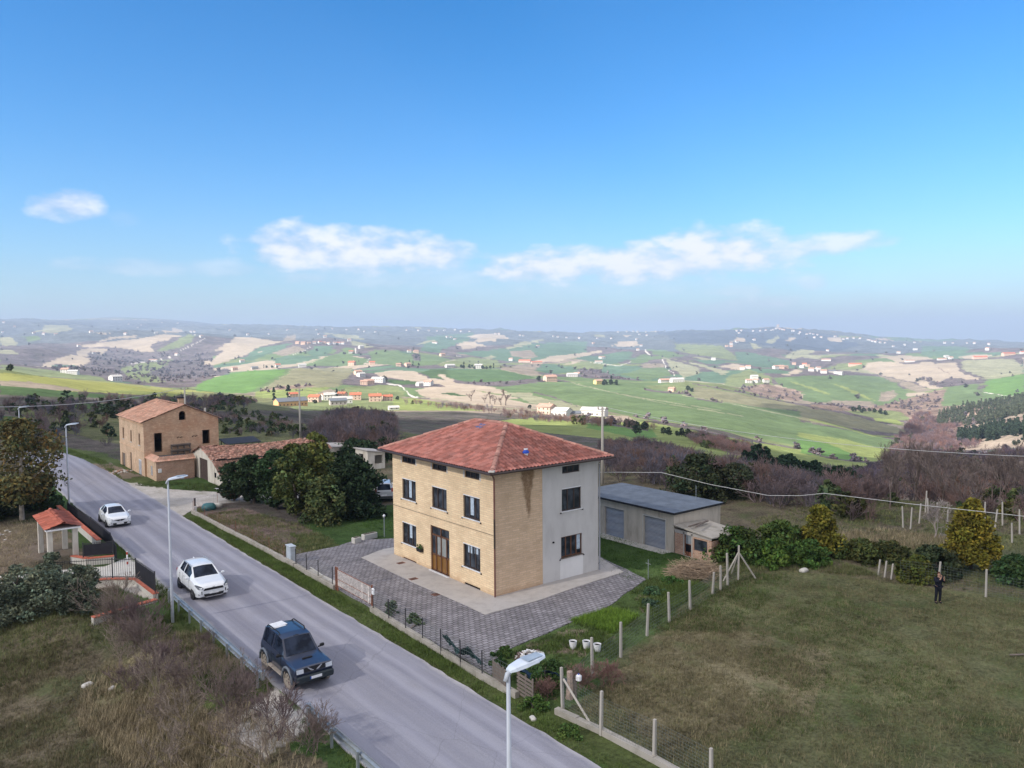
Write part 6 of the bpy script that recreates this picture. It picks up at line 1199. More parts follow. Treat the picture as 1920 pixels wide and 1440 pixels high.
# ------------------------------------------------------------ cars
# a car is lofted from stations along its length; the nose points to -y in car space
def car(name, label, loc, rz, paint, L, ST, glass, wheels, wr, ww, rim, extras, cat='car', group=None):
    """ST rows: y, zb, wb, zm, wm, zs, ws, zr, wr_, zc ; glass: dict of y-ranges"""
    root = empty(name, loc, rz, label, cat, group)
    ST = np.array(ST, float); ys = np.unique(np.concatenate([ST[:,0], np.linspace(ST[0,0], ST[-1,0], 64), np.array(sorted(glass['cuts']))]))
    cols = [np.interp(ys, ST[:,0], ST[:,k]) for k in range(1, 10)]
    def smooth(a): return a
    zb, wb, zm, wm, zs, ws, zr, wr_, zc = cols
    nseg = [3, 3, 3, 6, 8]            # bottom, lower side, upper side, glasshouse, roof
    rings = []
    for i in range(len(ys)):
        P = [(0, zb[i]), (wb[i], zb[i]), (wm[i], zm[i]), (ws[i], zs[i]), (wr_[i], zr[i]), (0, zc[i])]
        pts = []
        for k in range(5):
            a, b = np.array(P[k]), np.array(P[k+1])
            for j in range(nseg[k]):
                t_ = j/nseg[k]; q = a+(b-a)*t_
                if k in (2,) : q = q+np.array((.012*math.sin(math.pi*t_), 0))
                if k == 4: q = np.array((a[0]*(1-t_), a[1]+(b[1]-a[1])*(1-(1-t_)**2)))
                if j == 0 and k in (2, 3, 4):                       # round the edge a little
                    pa = np.array(P[k-1]); q = q*.86+(pa+(a-pa)*.93)*.07+(a+(b-a)*.07)*.07
                pts.append(q)
        pts.append(np.array(P[5])); rings.append(pts)
    m_ = len(rings[0]); tot = sum(nseg)
    def vert(i, j, s_): return (s_*rings[i][j][0], ys[i], rings[i][j][1])
    parts = {'body': MB(), 'windscreen': MB(), 'side_window': MB(), 'rear_window': MB(), 'side_window2': MB()}
    b3 = sum(nseg[:3]); b4 = sum(nseg[:4])
    for i in range(len(ys)-1):
        yc = (ys[i]+ys[i+1])/2
        for j in range(tot):
            for s_ in (1, -1):
                pn = 'body'
                if j >= b4:
                    if glass['ws'][0] < yc < glass['ws'][1] and not (j == b4): pn = 'windscreen'
                    elif glass['rw'] and glass['rw'][0] < yc < glass['rw'][1] and not (j == b4): pn = 'rear_window'
                elif b3+ (1 if nseg[3] > 3 else 0) <= j < b4-0:
                    for (g0, g1) in glass['sw']:
                        if g0 < yc < g1: pn = 'side_window' if s_ > 0 else 'side_window2'
                mb = parts[pn]; q = [vert(i,j,s_), vert(i,j+1,s_), vert(i+1,j+1,s_), vert(i+1,j,s_)]
                mb.add(q if s_ > 0 else q[::-1], [(0,1,2,3)])
    for i, s2 in ((0, 1), (len(ys)-1, -1)):
        for j in range(tot):
            q = [vert(i,j,1), vert(i,j,-1), vert(i,j+1,-1), vert(i,j+1,1)]; parts['body'].add(q if s2 > 0 else q[::-1], [(0,1,2,3)])
    body = parts['body'].build('body', paint, root)
    bm_merge(body)
    for k, nm in (('windscreen','windscreen'),('side_window','side_window'),('side_window2','side_window'),('rear_window','rear_window')):
        if parts[k].f: bm_merge(parts[k].build(nm, M_carglass, root))
    for (wx, wy) in wheels:
        s_ = 1 if wx > 0 else -1
        q = MB(); q.tube([(wx-s_*ww*.5, wy, wr), (wx+s_*.012, wy, wr+.015)], wr*1.17, 20); q.build('wheel_arch', glass.get('archmat', M_trim), root)
        q = MB(); x0 = wx-s_*ww; x1 = wx+s_*.02
        q.tube([(x0,wy,wr),(x0+s_*.02,wy,wr),(x1-s_*.03,wy,wr),(x1,wy,wr)], [wr*.86,wr,wr,wr*.88], 22); wh = q.build('tyre', M_tyre, root)
        q = MB(); q.tube([(x1-s_*.01,wy,wr),(x1+s_*.006,wy,wr)], wr*.64, 18)
        hub = q.build('rim', rim, wh)
        q = MB()
        for k in range(5):
            t_ = k*2*math.pi/5+.3; q.add([(x1+s_*.007, wy+math.cos(t_+a)*r, wr+math.sin(t_+a)*r) for a, r in ((-.28,wr*.5),(.28,wr*.5),(.14,wr*.25),(-.14,wr*.25))], [(0,1,2,3),(3,2,1,0)])
        q.build('spoke_gap', M_trim, wh)
    extras(root, body)
    return root
def bm_merge(o):
    import bmesh
    b = bmesh.new(); b.from_mesh(o.data); bmesh.ops.remove_doubles(b, verts=b.verts, dist=.0008)
    bmesh.ops.recalc_face_normals(b, faces=b.faces) if o.name.startswith('body') else None
    for f in b.faces: f.smooth = True
    for e in b.edges:
        if len(e.link_faces) == 2 and e.calc_face_angle(0) > .55: e.smooth = False
    b.to_mesh(o.data); b.free()
def panel(parent, name, mat, pts, th=.012):
    # thin proud panel from an outline (3D); thickened along its normal
    P = [Vector(p) for p in pts]; n = (P[1]-P[0]).cross(P[2]-P[0]).normalized(); k = len(P)
    mb = MB(); mb.add([p+n*th for p in P]+[p-n*th for p in P], [tuple(range(k)), tuple(range(2*k-1,k-1,-1))]+[(i,k+i,k+(i+1)%k,(i+1)%k) for i in range(k)])
    return mb.build(name, mat, parent)
def mirror(root, x, y, z, mat, s_=1):
    q = MB(); q.bbox((s_*(x+.13), y, z), (.20,.11,.14), 0, .03); q.bbox((s_*x, y, z-.05), (.12,.05,.05), 0); q.build('wing_mirror', mat, root)
# rows: y, zb, wb, zm, wm, zs, ws, zr, wr, zc
def crossover_extras(r, b):
    for s_ in (1, -1):
        panel(r, 'headlight', M_lens_d, [(s_*.60,.0,.835),(s_*.60,-.05,.73),(s_*.84,.06,.73),(s_*.925,.44,.90),(s_*.86,.36,.93)][::s_], .022)
        panel(r, 'lamp_unit', M_lens, [(s_*.64,-.035,.80),(s_*.64,-.06,.75),(s_*.76,.0,.75),(s_*.78,.05,.81)][::s_], .026)
        panel(r, 'fog_lamp', M_trim, [(s_*.84,.08,.62),(s_*.84,.06,.42),(s_*.64,-.02,.42),(s_*.64,-.03,.60)][::s_], .016)
        panel(r, 'tail_light', M_tail, [(s_*.84,4.28,1.05),(s_*.84,4.28,.88),(s_*.5,4.44,.88),(s_*.5,4.44,1.0)], .02)
        mirror(r, .90, 1.55, 1.08, M_car_white, s_)
        q = MB(); q.tube([(s_*.64,1.9,1.60),(s_*.63,2.1,1.655),(s_*.60,3.6,1.645),(s_*.60,3.8,1.60)], .018, 5); q.build('roof_rail', M_galv, r)
    panel(r, 'grille', M_trim, [(-.50,-.055,.76),(-.56,-.035,.64),(.56,-.035,.64),(.50,-.055,.76)], .016)
    panel(r, 'lower_grille', M_trim, [(-.56,-.06,.44),(-.50,-.05,.30),(.50,-.05,.30),(.56,-.06,.44)], .016)
    panel(r, 'skid_plate', M_chrome, [(-.52,-.07,.30),(-.48,-.06,.25),(.48,-.06,.25),(.52,-.07,.30)], .014)
    panel(r, 'number_plate', M_plate, [(-.26,-.075,.53),(-.26,-.075,.43),(.26,-.075,.43),(.26,-.075,.53)], .01)
    panel(r, 'emblem', M_chrome, [(-.07,-.04,.83),(-.07,-.06,.79),(.07,-.06,.79),(.07,-.04,.83)], .008)
    for s_ in (1, -1): q = MB(); q.bbox((s_*.915,2.25,.34), (.03,1.75,.16), 0, .01); q.build('sill_cladding', M_trim, r)
    for s_ in (1, -1):
        for yy in (2.80, 3.45, 1.62): q = MB(); q.bbox((s_*.922,yy,.80), (.006,.012,.62), 0); q.build('door_gap', M_trim, r)
        for yy in (2.5, 3.35): q = MB(); q.bbox((s_*.935,yy,.98), (.02,.16,.03), 0); q.build('door_handle', M_chrome, r)
    q = MB(); q.bbox((0,3.7,1.66), (.06,.16,.05), 0, .01); q.build('aerial_fin', M_car_white, r)
CROSS = [(-.02,.34,.62,.48,.74,.66,.68,.76,.50,.78),(.06,.26,.78,.48,.86,.72,.80,.84,.62,.87),(.30,.23,.86,.52,.92,.82,.86,.93,.70,.96),(.90,.22,.88,.58,.925,.95,.88,1.03,.72,1.05),(1.22,.22,.88,.62,.925,1.0,.89,1.08,.76,1.10),
         (1.30,.22,.88,.62,.925,1.0,.89,1.10,.77,1.13),(2.02,.22,.88,.62,.925,1.02,.89,1.56,.62,1.61),(2.40,.22,.88,.62,.925,1.04,.89,1.61,.62,1.66),(3.3,.22,.88,.62,.925,1.07,.88,1.60,.60,1.65),(3.85,.24,.88,.66,.92,1.12,.86,1.54,.56,1.59),(3.95,.25,.88,.66,.915,1.12,.85,1.50,.55,1.55),(4.25,.32,.84,.72,.88,1.12,.78,1.16,.62,1.20),(4.42,.42,.78,.72,.82,1.0,.74,1.06,.62,1.08),(4.48,.48,.70,.72,.76,.95,.7,1.0,.6,1.02)]
car('crossover_car', 'white five door crossover car driving down the road behind the dark off-roader', (-12.73,9.95,.05), 0, M_car_white, 4.48, CROSS,
    dict(cuts=[1.26,1.98,2.02,2.75,3.0,2.92,3.55,3.98,4.22,1.55,2.86], ws=(1.27,2.0), rw=(3.98,4.22), sw=[(1.62,2.75),(2.86,3.62)]), [(.90,.93),(-.90,.93),(.90,3.60),(-.90,3.60)], .345, .23, M_rim_d, crossover_extras)
def hatch_extras(r, b):
    for s_ in (1, -1):
        panel(r, 'headlight', M_lens, [(s_*.54,-.01,.73),(s_*.52,-.05,.65),(s_*.78,.05,.64),(s_*.875,.40,.80),(s_*.80,.32,.82)][::s_], .020)
        panel(r, 'fog_lamp', M_trim, [(s_*.78,.07,.46),(s_*.78,.06,.34),(s_*.62,-.01,.34),(s_*.62,-.02,.46)][::s_], .016)
        panel(r, 'tail_light', M_tail, [(s_*.76,3.86,.98),(s_*.76,3.86,.84),(s_*.45,4.0,.84),(s_*.45,4.0,.94)], .02)
        mirror(r, .86, 1.35, .98, M_car_white, s_)
    for s_ in (1, -1):
        for yy in (1.38, 2.42, 3.05): q = MB(); q.bbox((s_*.888,yy,.70), (.006,.012,.52), 0); q.build('door_gap', M_trim, r)
        q = MB(); q.bbox((s_*.88,2.0,.27), (.03,1.9,.10), 0, .01); q.build('sill_cladding', M_trim, r)
    panel(r, 'grille', M_trim, [(-.44,-.02,.66),(-.14,-.05,.53),(.14,-.05,.53),(.44,-.02,.66)], .016)
    panel(r, 'emblem', M_chrome, [(0,-.075,.66),(-.07,-.075,.59),(0,-.075,.52),(.07,-.075,.59)], .008)
    panel(r, 'lower_grille', M_trim, [(-.55,-.05,.40),(-.48,-.04,.26),(.48,-.04,.26),(.55,-.05,.40)], .016)
    panel(r, 'number_plate', M_plate, [(-.26,-.075,.40),(-.26,-.075,.30),(.26,-.075,.30),(.26,-.075,.40)], .01)
HATCH = [(-.02,.30,.60,.42,.72,.58,.64,.66,.46,.68),(.06,.22,.74,.42,.82,.64,.76,.74,.58,.77),(.30,.19,.80,.46,.86,.72,.81,.83,.64,.86),(.85,.18,.82,.52,.885,.84,.84,.93,.68,.95),(1.05,.18,.82,.56,.89,.88,.85,.97,.70,.99),
         (1.12,.18,.82,.56,.89,.89,.85,.99,.71,1.01),(1.85,.18,.82,.56,.89,.92,.84,1.37,.56,1.41),(2.2,.18,.82,.56,.89,.94,.84,1.41,.56,1.45),(3.0,.18,.82,.56,.885,.98,.83,1.39,.54,1.43),(3.5,.20,.80,.58,.88,1.02,.80,1.30,.50,1.35),(3.85,.28,.78,.62,.83,1.0,.72,1.06,.55,1.09),(3.98,.38,.72,.62,.78,.88,.70,.93,.55,.95),(4.05,.42,.66,.62,.72,.84,.66,.88,.5,.9)]
car('hatchback_car', 'white small hatchback car driving furthest back on the road', (-12.95,32.6,.05), 0, M_car_white, 4.05, HATCH,
    dict(cuts=[1.09,1.83,2.5,2.6,3.1,3.52,3.84], ws=(1.1,1.84), rw=(3.52,3.84), sw=[(1.4,2.5),(2.6,3.2)]), [(.865,.82),(-.865,.82),(.865,3.40),(-.865,3.40)], .32, .21, M_rim_d, hatch_extras)
def offroad_extras(r, b):
    for s_ in (1, -1):
        panel(r, 'headlight', M_lens, [(s_*.80,-.015,1.00),(s_*.80,-.035,.82),(s_*.50,-.045,.82),(s_*.50,-.025,.99)][::s_], .018)
        panel(r, 'fog_lamp', M_lens, [(s_*.66,-.145,.56),(s_*.66,-.145,.50),(s_*.36,-.15,.50),(s_*.36,-.15,.56)][::s_], .010)
        panel(r, 'grille_bar', M_chrome, [(s_*.34,-.05,1.02),(s_*.28,-.05,1.02),(s_*.04,-.065,.86),(s_*.16,-.065,.86)][::s_], .012)
        mirror(r, .88, 1.42, 1.24, M_trim, s_)
        q = MB(); q.tube([(s_*.58,2.25,1.80),(s_*.60,2.40,1.90),(s_*.60,3.55,1.90),(s_*.58,3.75,1.80)], .028, 6); q.build('roof_rail', M_trim, r)
        q = MB(); q.bbox((s_*.90,2.05,.42), (.20,1.55,.06), 0, .02); q.build('side_step', M_rim_dirty, r)
        for wy in (.78, 3.42):
            q = MB(); pts = [(s_*.90, wy+math.cos(t_)*.50, .39+math.sin(t_)*.50) for t_ in np.linspace(-.15, math.pi+.15, 13)]; q.tube(pts, .055, 6); q.build('wheel_flare', M_flare, r, True)
    for s_ in (1, -1):
        for yy in (1.50, 2.58): q = MB(); q.bbox((s_*.884,yy,.80), (.006,.014,.56), 0); q.build('door_gap', M_trim, r)
        q = MB(); q.bbox((s_*.892,2.35,1.0), (.02,.16,.035), 0); q.build('door_handle', M_trim, r)
    q = MB(); q.tube([(-.55,1.24,1.165),(.05,1.20,1.185)], .010, 4); q.tube([(.0,1.26,1.175),(.6,1.22,1.165)], .010, 4); q.build('wipers', M_trim, r)
    q = MB(); q.bbox((0,1.88,1.765), (.24,.05,.06), 0, .01); q.build('interior_mirror', M_trim, r)
    panel(r, 'grille', M_trim, [(-.46,-.035,1.01),(-.44,-.05,.84),(.44,-.05,.84),(.46,-.035,1.01)], .014)
    q = MB(); q.bbox((0,-.10,.58), (1.66,.16,.30), 0, .05); q.build('bumper', simple('bumper_plastic', (.022,.030,.036), .5, .3), r)
    panel(r, 'number_plate', M_plate, [(-.22,-.19,.66),(-.22,-.19,.55),(.26,-.19,.55),(.26,-.19,.66)], .008); panel(r, 'plate_band', M_platebar, [(-.27,-.19,.66),(-.27,-.19,.55),(-.222,-.19,.55),(-.222,-.19,.66)], .008)
    q = MB(); q.bbox((0,.72,1.135), (.46,.10,.05), 0, .015); q.build('bonnet_scoop', M_trim, r)
    q = MB(); q.bbox((-.22,3.45,1.86), (.70,.55,.03), .12, .008); q.bbox((-.27,3.25,1.84), (.62,.30,.02), .05, 0); q.build('roof_panel', M_white, r)
    panel(r, 'dash_paper', M_white, [(.24,1.42,1.185),(.24,1.50,1.225),(.58,1.52,1.225),(.58,1.44,1.185)], .004)
    q = MB(); q.tube([(0,3.98,1.0),(0,4.16,1.0)], .36, 18); q.build('spare_wheel', M_tyre, r)
M_flare = simple('dusty_wheel_flare', (.14,.16,.19), .6, .3)
OFFR = [(-.02,.55,.74,.70,.80,.84,.80,1.00,.76,1.03),(.04,.46,.80,.70,.86,.92,.85,1.03,.79,1.06),(.5,.42,.82,.72,.88,1.0,.86,1.06,.80,1.10),(1.18,.40,.82,.74,.88,1.05,.86,1.10,.80,1.15),
        (1.30,.40,.82,.74,.88,1.06,.86,1.13,.79,1.17),(1.86,.40,.82,.74,.88,1.08,.86,1.74,.66,1.78),(2.3,.40,.82,.74,.88,1.10,.86,1.80,.66,1.84),(3.5,.42,.82,.76,.88,1.12,.86,1.80,.66,1.84),(3.85,.44,.80,.76,.87,1.12,.84,1.76,.63,1.80),(3.98,.50,.78,.78,.84,1.10,.81,1.15,.70,1.18),(4.02,.55,.74,.78,.80,1.05,.76,1.1,.66,1.12)]
car('offroad_car', 'dark blue dusty three door off-roader with white panel on its roof, nearest on the road', (-13.05,-4.5,.05), 0, M_car_blue, 4.02, OFFR,
    dict(cuts=[1.27,1.84,1.5,2.5,2.62,3.7,3.86,3.97], ws=(1.28,1.85), rw=(3.86,3.97), sw=[(1.55,2.5),(2.62,3.72)], archmat=M_rim_dirty), [(.86,.78),(-.86,.78),(.86,3.42),(-.86,3.42)], .39, .27, M_rim_dirty, offroad_extras)
def mpv_extras(r, b):
    for s_ in (1, -1):
        panel(r, 'tail_light', M_tail, [(s_*.80,4.05,1.30),(s_*.80,4.07,.95),(s_*.66,4.10,.95),(s_*.66,4.08,1.30)][::-s_], .02)
        panel(r, 'headlight', M_lens, [(s_*.76,.05,.86),(s_*.76,.0,.70),(s_*.45,-.02,.70),(s_*.45,.02,.84)], .02)
        mirror(r, .86, 1.15, 1.08, M_trim, s_)
        q = MB(); q.tube([(s_*.60,1.9,1.72),(s_*.60,2.0,1.80),(s_*.60,3.7,1.80),(s_*.60,3.8,1.72)], .02, 5); q.build('roof_rail', M_trim, r)
    panel(r, 'number_plate', M_plate, [(-.26,4.10,.72),(.26,4.10,.72),(.26,4.10,.60),(-.26,4.10,.60)], .01)
    panel(r, 'bumper', M_foglamp, [(-.76,4.12,.56),(.76,4.12,.56),(.76,4.12,.36),(-.76,4.12,.36)], .03)
MPV = [(-.02,.36,.62,.50,.74,.68,.70,.80,.55,.84),(.10,.26,.78,.52,.84,.76,.80,.90,.66,.94),(.7,.22,.82,.56,.86,.95,.82,1.04,.70,1.07),(.9,.22,.82,.6,.86,.98,.83,1.08,.72,1.11),(1.6,.22,.82,.6,.865,1.0,.83,1.62,.62,1.66),(2.0,.22,.82,.6,.865,1.02,.83,1.68,.63,1.72),(3.7,.24,.82,.62,.865,1.06,.83,1.68,.62,1.72),(3.95,.3,.80,.66,.85,1.06,.82,1.60,.60,1.64),(4.06,.36,.78,.66,.83,1.0,.80,1.10,.72,1.12),(4.10,.4,.74,.66,.80,.95,.77,1.0,.7,1.02)]
car('multipurpose_car', 'silver tall multipurpose car parked on the gravel behind the house, rear showing', (9.9,31.0,.02), R_(152), M_car_silver, 4.1, MPV,
    dict(cuts=[.93,1.58,2.2,2.3,3.0,3.1,3.7,3.95,4.05], ws=(.95,1.59), rw=(3.90,4.06), sw=[(1.25,2.2),(2.3,3.0),(3.1,3.75)]), [(.84,.80),(-.84,.80),(.84,3.35),(-.84,3.35)], .31, .2, M_rim, mpv_extras)
# ------------------------------------------------------------ the man in the meadow
def skin_mesh(name, verts, edges, radii, mat, parent, root=0, sub=2):
    me = bpy.data.meshes.new(name); me.from_pydata(verts, edges, []); me.materials.append(mat); o = bpy.data.objects.new(name, me); col.objects.link(o); o.parent = parent
    md = o.modifiers.new('skin', 'SKIN'); sv = me.skin_vertices[0].data
    for i, r in enumerate(radii):
        sv[i].radius = (r, r) if not hasattr(r, '__len__') else r
        sv[i].use_root = (i == root)
    s_ = o.modifiers.new('sub', 'SUBSURF'); s_.levels = sub; s_.render_levels = sub
    for p in me.polygons: p.use_smooth = True
    return o
def person():
    x, y = 18.5, -16.4; z = float(height(x, y)); p = empty('person', (x, y, z), R_(-118), 'person in black jacket and trousers raising a hand to the face beside a leaning post', 'person')
    M_skin = simple('skin', (.42,.24,.17), .6, .3); M_jk = simple('black_jacket', (.012,.014,.024), .85, .15); M_tr = simple('dark_trousers', (.014,.015,.022), .9, .1); M_hair = simple('brown_hair', (.10,.045,.025), .8, .2); M_sh = simple('dark_shoes', (.012,.011,.011), .6, .3)
    # body facing +x in local space; arms raised to the face
    V = [(0,0,.95),(.0,0,1.12),(.01,0,1.32),(.02,0,1.46),(.03,0,1.54),(.045,0,1.62),(.05,0,1.70),    # 0 pelvis .. 6 crown
         (0,.10,.90),(.02,.11,.50),(-.02,.115,.09),(.12,.125,.045),                                   # left leg 7-10
         (0,-.10,.90),(-.01,-.11,.50),(-.05,-.12,.09),(.09,-.13,.045),                                # right leg 11-14
         (.01,.19,1.42),(.10,.26,1.20),(.26,.16,1.36),(.30,.10,1.47),                                 # left arm 15-18
         (.01,-.19,1.42),(.16,-.25,1.24),(.28,-.10,1.45),(.27,-.05,1.56)]                             # right arm 19-22
    E = [(0,1),(1,2),(2,3),(3,4),(4,5),(5,6),(0,7),(7,8),(8,9),(9,10),(0,11),(11,12),(12,13),(13,14),(2,15),(15,16),(16,17),(17,18),(2,19),(19,20),(20,21),(21,22)]
    Rr = [(.13,.15),(.12,.14),(.12,.17),(.06,.07),(.055,.055),(.085,.075),(.07,.065),.085,.06,.042,.03,.085,.06,.042,.03,.06,.048,.036,.030,.06,.048,.036,.030]
    skin_mesh('body', V, E, Rr, M_skin, p)
    # jacket and trousers as clothing over the body
    Vj = [(0,0,.90),(0,0,1.12),(.01,0,1.33),(.02,0,1.46),(.01,.20,1.42),(.10,.27,1.20),(.24,.17,1.34),(.01,-.20,1.42),(.16,-.26,1.24),(.265,-.12,1.42)]
    skin_mesh('jacket', Vj, [(0,1),(1,2),(2,3),(2,4),(4,5),(5,6),(2,7),(7,8),(8,9)], [(.17,.19),(.16,.18),(.15,.20),(.075,.085),.085,.068,.052,.085,.068,.052], M_jk, p)
    Vt = [(0,0,.96),(0,.10,.88),(.02,.11,.50),(-.02,.115,.06),(0,-.10,.88),(-.01,-.11,.50),(-.05,-.12,.06)]
    skin_mesh('trousers', Vt, [(0,1),(1,2),(2,3),(0,4),(4,5),(5,6)], [(.14,.17),.105,.08,.062,.105,.08,.062], M_tr, p)
    for (sy, sx0) in ((.115,-.02),(-.12,-.05)): skin_mesh('shoe', [(sx0-.04,sy,.045),(sx0+.06,sy,.05),(sx0+.17,sy*1.08,.035)], [(0,1),(1,2)], [(.062,.058),(.066,.055),(.05,.042)], M_sh, p)
    skin_mesh('hair', [(.0,0,1.66),(.02,0,1.735),(.08,0,1.735)], [(0,1),(1,2)], [(.08,.085),(.075,.075),(.04,.06)], M_hair, p)
    for (hx, hy, hz, s_) in ((.30,.10,1.47,1),(.27,-.05,1.56,-1)):
        hd = skin_mesh('hand', [(hx-.01,hy,hz-.02),(hx+.01,hy,hz+.04)], [(0,1)], [(.032,.02),(.038,.016)], M_skin, p, sub=1)
        for k in range(4):
            yy = hy-.028+.019*k; L = (.045,.055,.05,.038)[k]; skin_mesh('finger', [(hx+.012,yy,hz+.06),(hx+.012,yy,hz+.06+L*.6),(hx-.008,yy,hz+.06+L)], [(0,1),(1,2)], [.0095,.009,.008], M_skin, hd, sub=1)
        skin_mesh('thumb', [(hx,hy-s_*.03,hz),(hx+.0,hy-s_*.055,hz+.03),(hx-.01,hy-s_*.055,hz+.055)], [(0,1),(1,2)], [.011,.010,.009], M_skin, hd, sub=1)
    q = MB(); q.bbox((.31,.02,1.60), (.012,.075,.15), 0, .004); ph = q.build('phone', M_trim, None); ph.parent = None; ph.matrix_world = Matrix.Translation((x,y,z)) @ Matrix.Rotation(R_(-118),4,'Z'); tag(ph, 'dark phone held up in front of the face of the person in black', 'phone')
    nose = MB(); nose.add([(.135,0,1.635),(.118,.014,1.605),(.118,-.014,1.605),(.118,0,1.66)], [(0,1,2),(0,3,1),(0,2,3)]); nose.build('nose', M_skin, p)
    for s_ in (1,-1):
        e = MB(); e.tube([(.112,s_*.03,1.65),(.122,s_*.03,1.65)], .009, 8); e.build('eye', M_dark, p); e = MB(); e.tube([(.045,s_*.078,1.63),(.045,s_*.092,1.64)], .024, 6); e.build('ear', M_skin, p)
    mo = MB(); mo.box(.112,-.022,1.572,.122,.022,1.580); mo.build('mouth', simple('lips', (.3,.12,.1)), p)
person()
FAR_HOUSES = '467,4034,n 498,3972,n 468,3445,n 494,3129,n 484,2816,n 716,3446,n 848,3508,b 623,2640,l 704,2675,n 1361,4797,n 1378,4787,n 899,3060,n 165,1179,B 172,953,b 158,1192,n 1412,6582,n 1508,6620,n 1738,6906,n 1869,6932,n 508,5650,n 500,5052,n 431,4906,n 589,3431,n 1424,6359,n 703,1416,R 731,1383,R 1014,1977,b 948,1908,r 655,1687,r 684,1619,B 605,1697,g 568,1720,p 654,1916,n 1030,2458,p 1015,2377,p 1030,2368,p 1062,2397,n 1103,2444,r 1120,2446,p 1131,2436,n 1263,2666,n 1280,2667,r 1291,2658,n 1368,2758,n 1805,3997,n 1365,2969,n 2063,5064,n 1936,5065,n 1575,4450,n 1661,5008,n 2326,4711,n 2468,5228,n 2398,4680,n 2386,4579,n 2393,4441,n 2150,4789,n 446,880,b 449,894,p 374,723,P 421,788,B 359,705,p 219,556,R 154,403,O 211,497,R 231,522,n 232,516,b 241,516,R 247,504,R 214,459,W 194,424,g 242,464,R 252,464,R 199,362,w 413,677,W 412,663,n 776,1168,W 730,1015,b 703,1229,p 720,1225,p 1087,1836,n 1117,1849,p 1155,1774,p 1247,1828,g 1348,1714,n 1356,1661,L 1313,1560,L 644,736,P 2271,3433,n 2299,3438,n 2015,2982,n 1812,2836,l 2732,4627,n 2834,4643,n 2690,4278,n 2944,4574,n 2992,4555,b 3056,4518,b 3013,4382,n 3151,4479,n 2883,3820,n 2969,3899,n 3037,3772,n 3046,3750,n 2057,2438,n 3246,3654,n 3229,3677,n 3271,3599,n 3286,3499,n 639,642,Y 844,911,W 853,909,n 784,642,W 782,658,l 649,536,p 2090,1915,n 1766,1778,n 1774,1773,n 1493,1509,l 2775,2850,p 3352,3410,n 3399,3339,n 3779,3457,n 3568,3205,n 4293,3989,n 4207,3866,n 4262,3836,n 4236,4003,n 4199,4058,n 4285,3766,n 1873,1415,b 1460,1021,n 3063,2192,n 2737,2007,p 2736,1984,p 3994,2848,n 2800,2548,n 3453,3180,n 1247,843,b 1184,811,n 1210,793,n 1198,804,n 1514,972,n 1541,976,p 1558,975,p 2065,1271,p 2065,1237,R 2051,1218,p 1999,1204,b 1577,918,W 1784,1028,n 1567,918,n 1536,870,n 1636,907,g 1600,872,W 1479,1019,n 2979,2162,n 3521,2415,n 4726,3059,T 4712,3063,n 4710,3032,p 4685,3067,n 4660,3067,n 4649,2976,n 4651,2960,p 4641,2896,n 4645,2886,n 4638,2838,n 4603,2824,n 4633,2786,n 4678,2790,n 4682,2769,n 4711,2758,n 4265,2513,n 4418,2560,n 4571,2556,n 4500,2462,n 4536,2457,n 4613,2459,n 4621,2421,n 4559,2340,n 4374,2231,n 4341,2201,n 4348,2186,n 4362,2167,n 4404,2159,n 4345,2083,n 4520,2104,b 4101,2942,n 4140,2937,n 4617,3178,n 4613,3122,n 4637,3095,n 3019,1712,n 2233,1266,l 2067,1084,L 2120,960,l 3666,1653,B 4983,2260,n 5031,2102,n 5350,2186,n 5333,2095,n 4714,1809,n 4723,1738,n 2825,1033,n 2173,900,l 2704,1112,b 2198,888,n 3285,1547,n 2254,838,L 2321,793,L 2341,767,r 261,288,W 267,283,g 292,292,W 258,295,p'
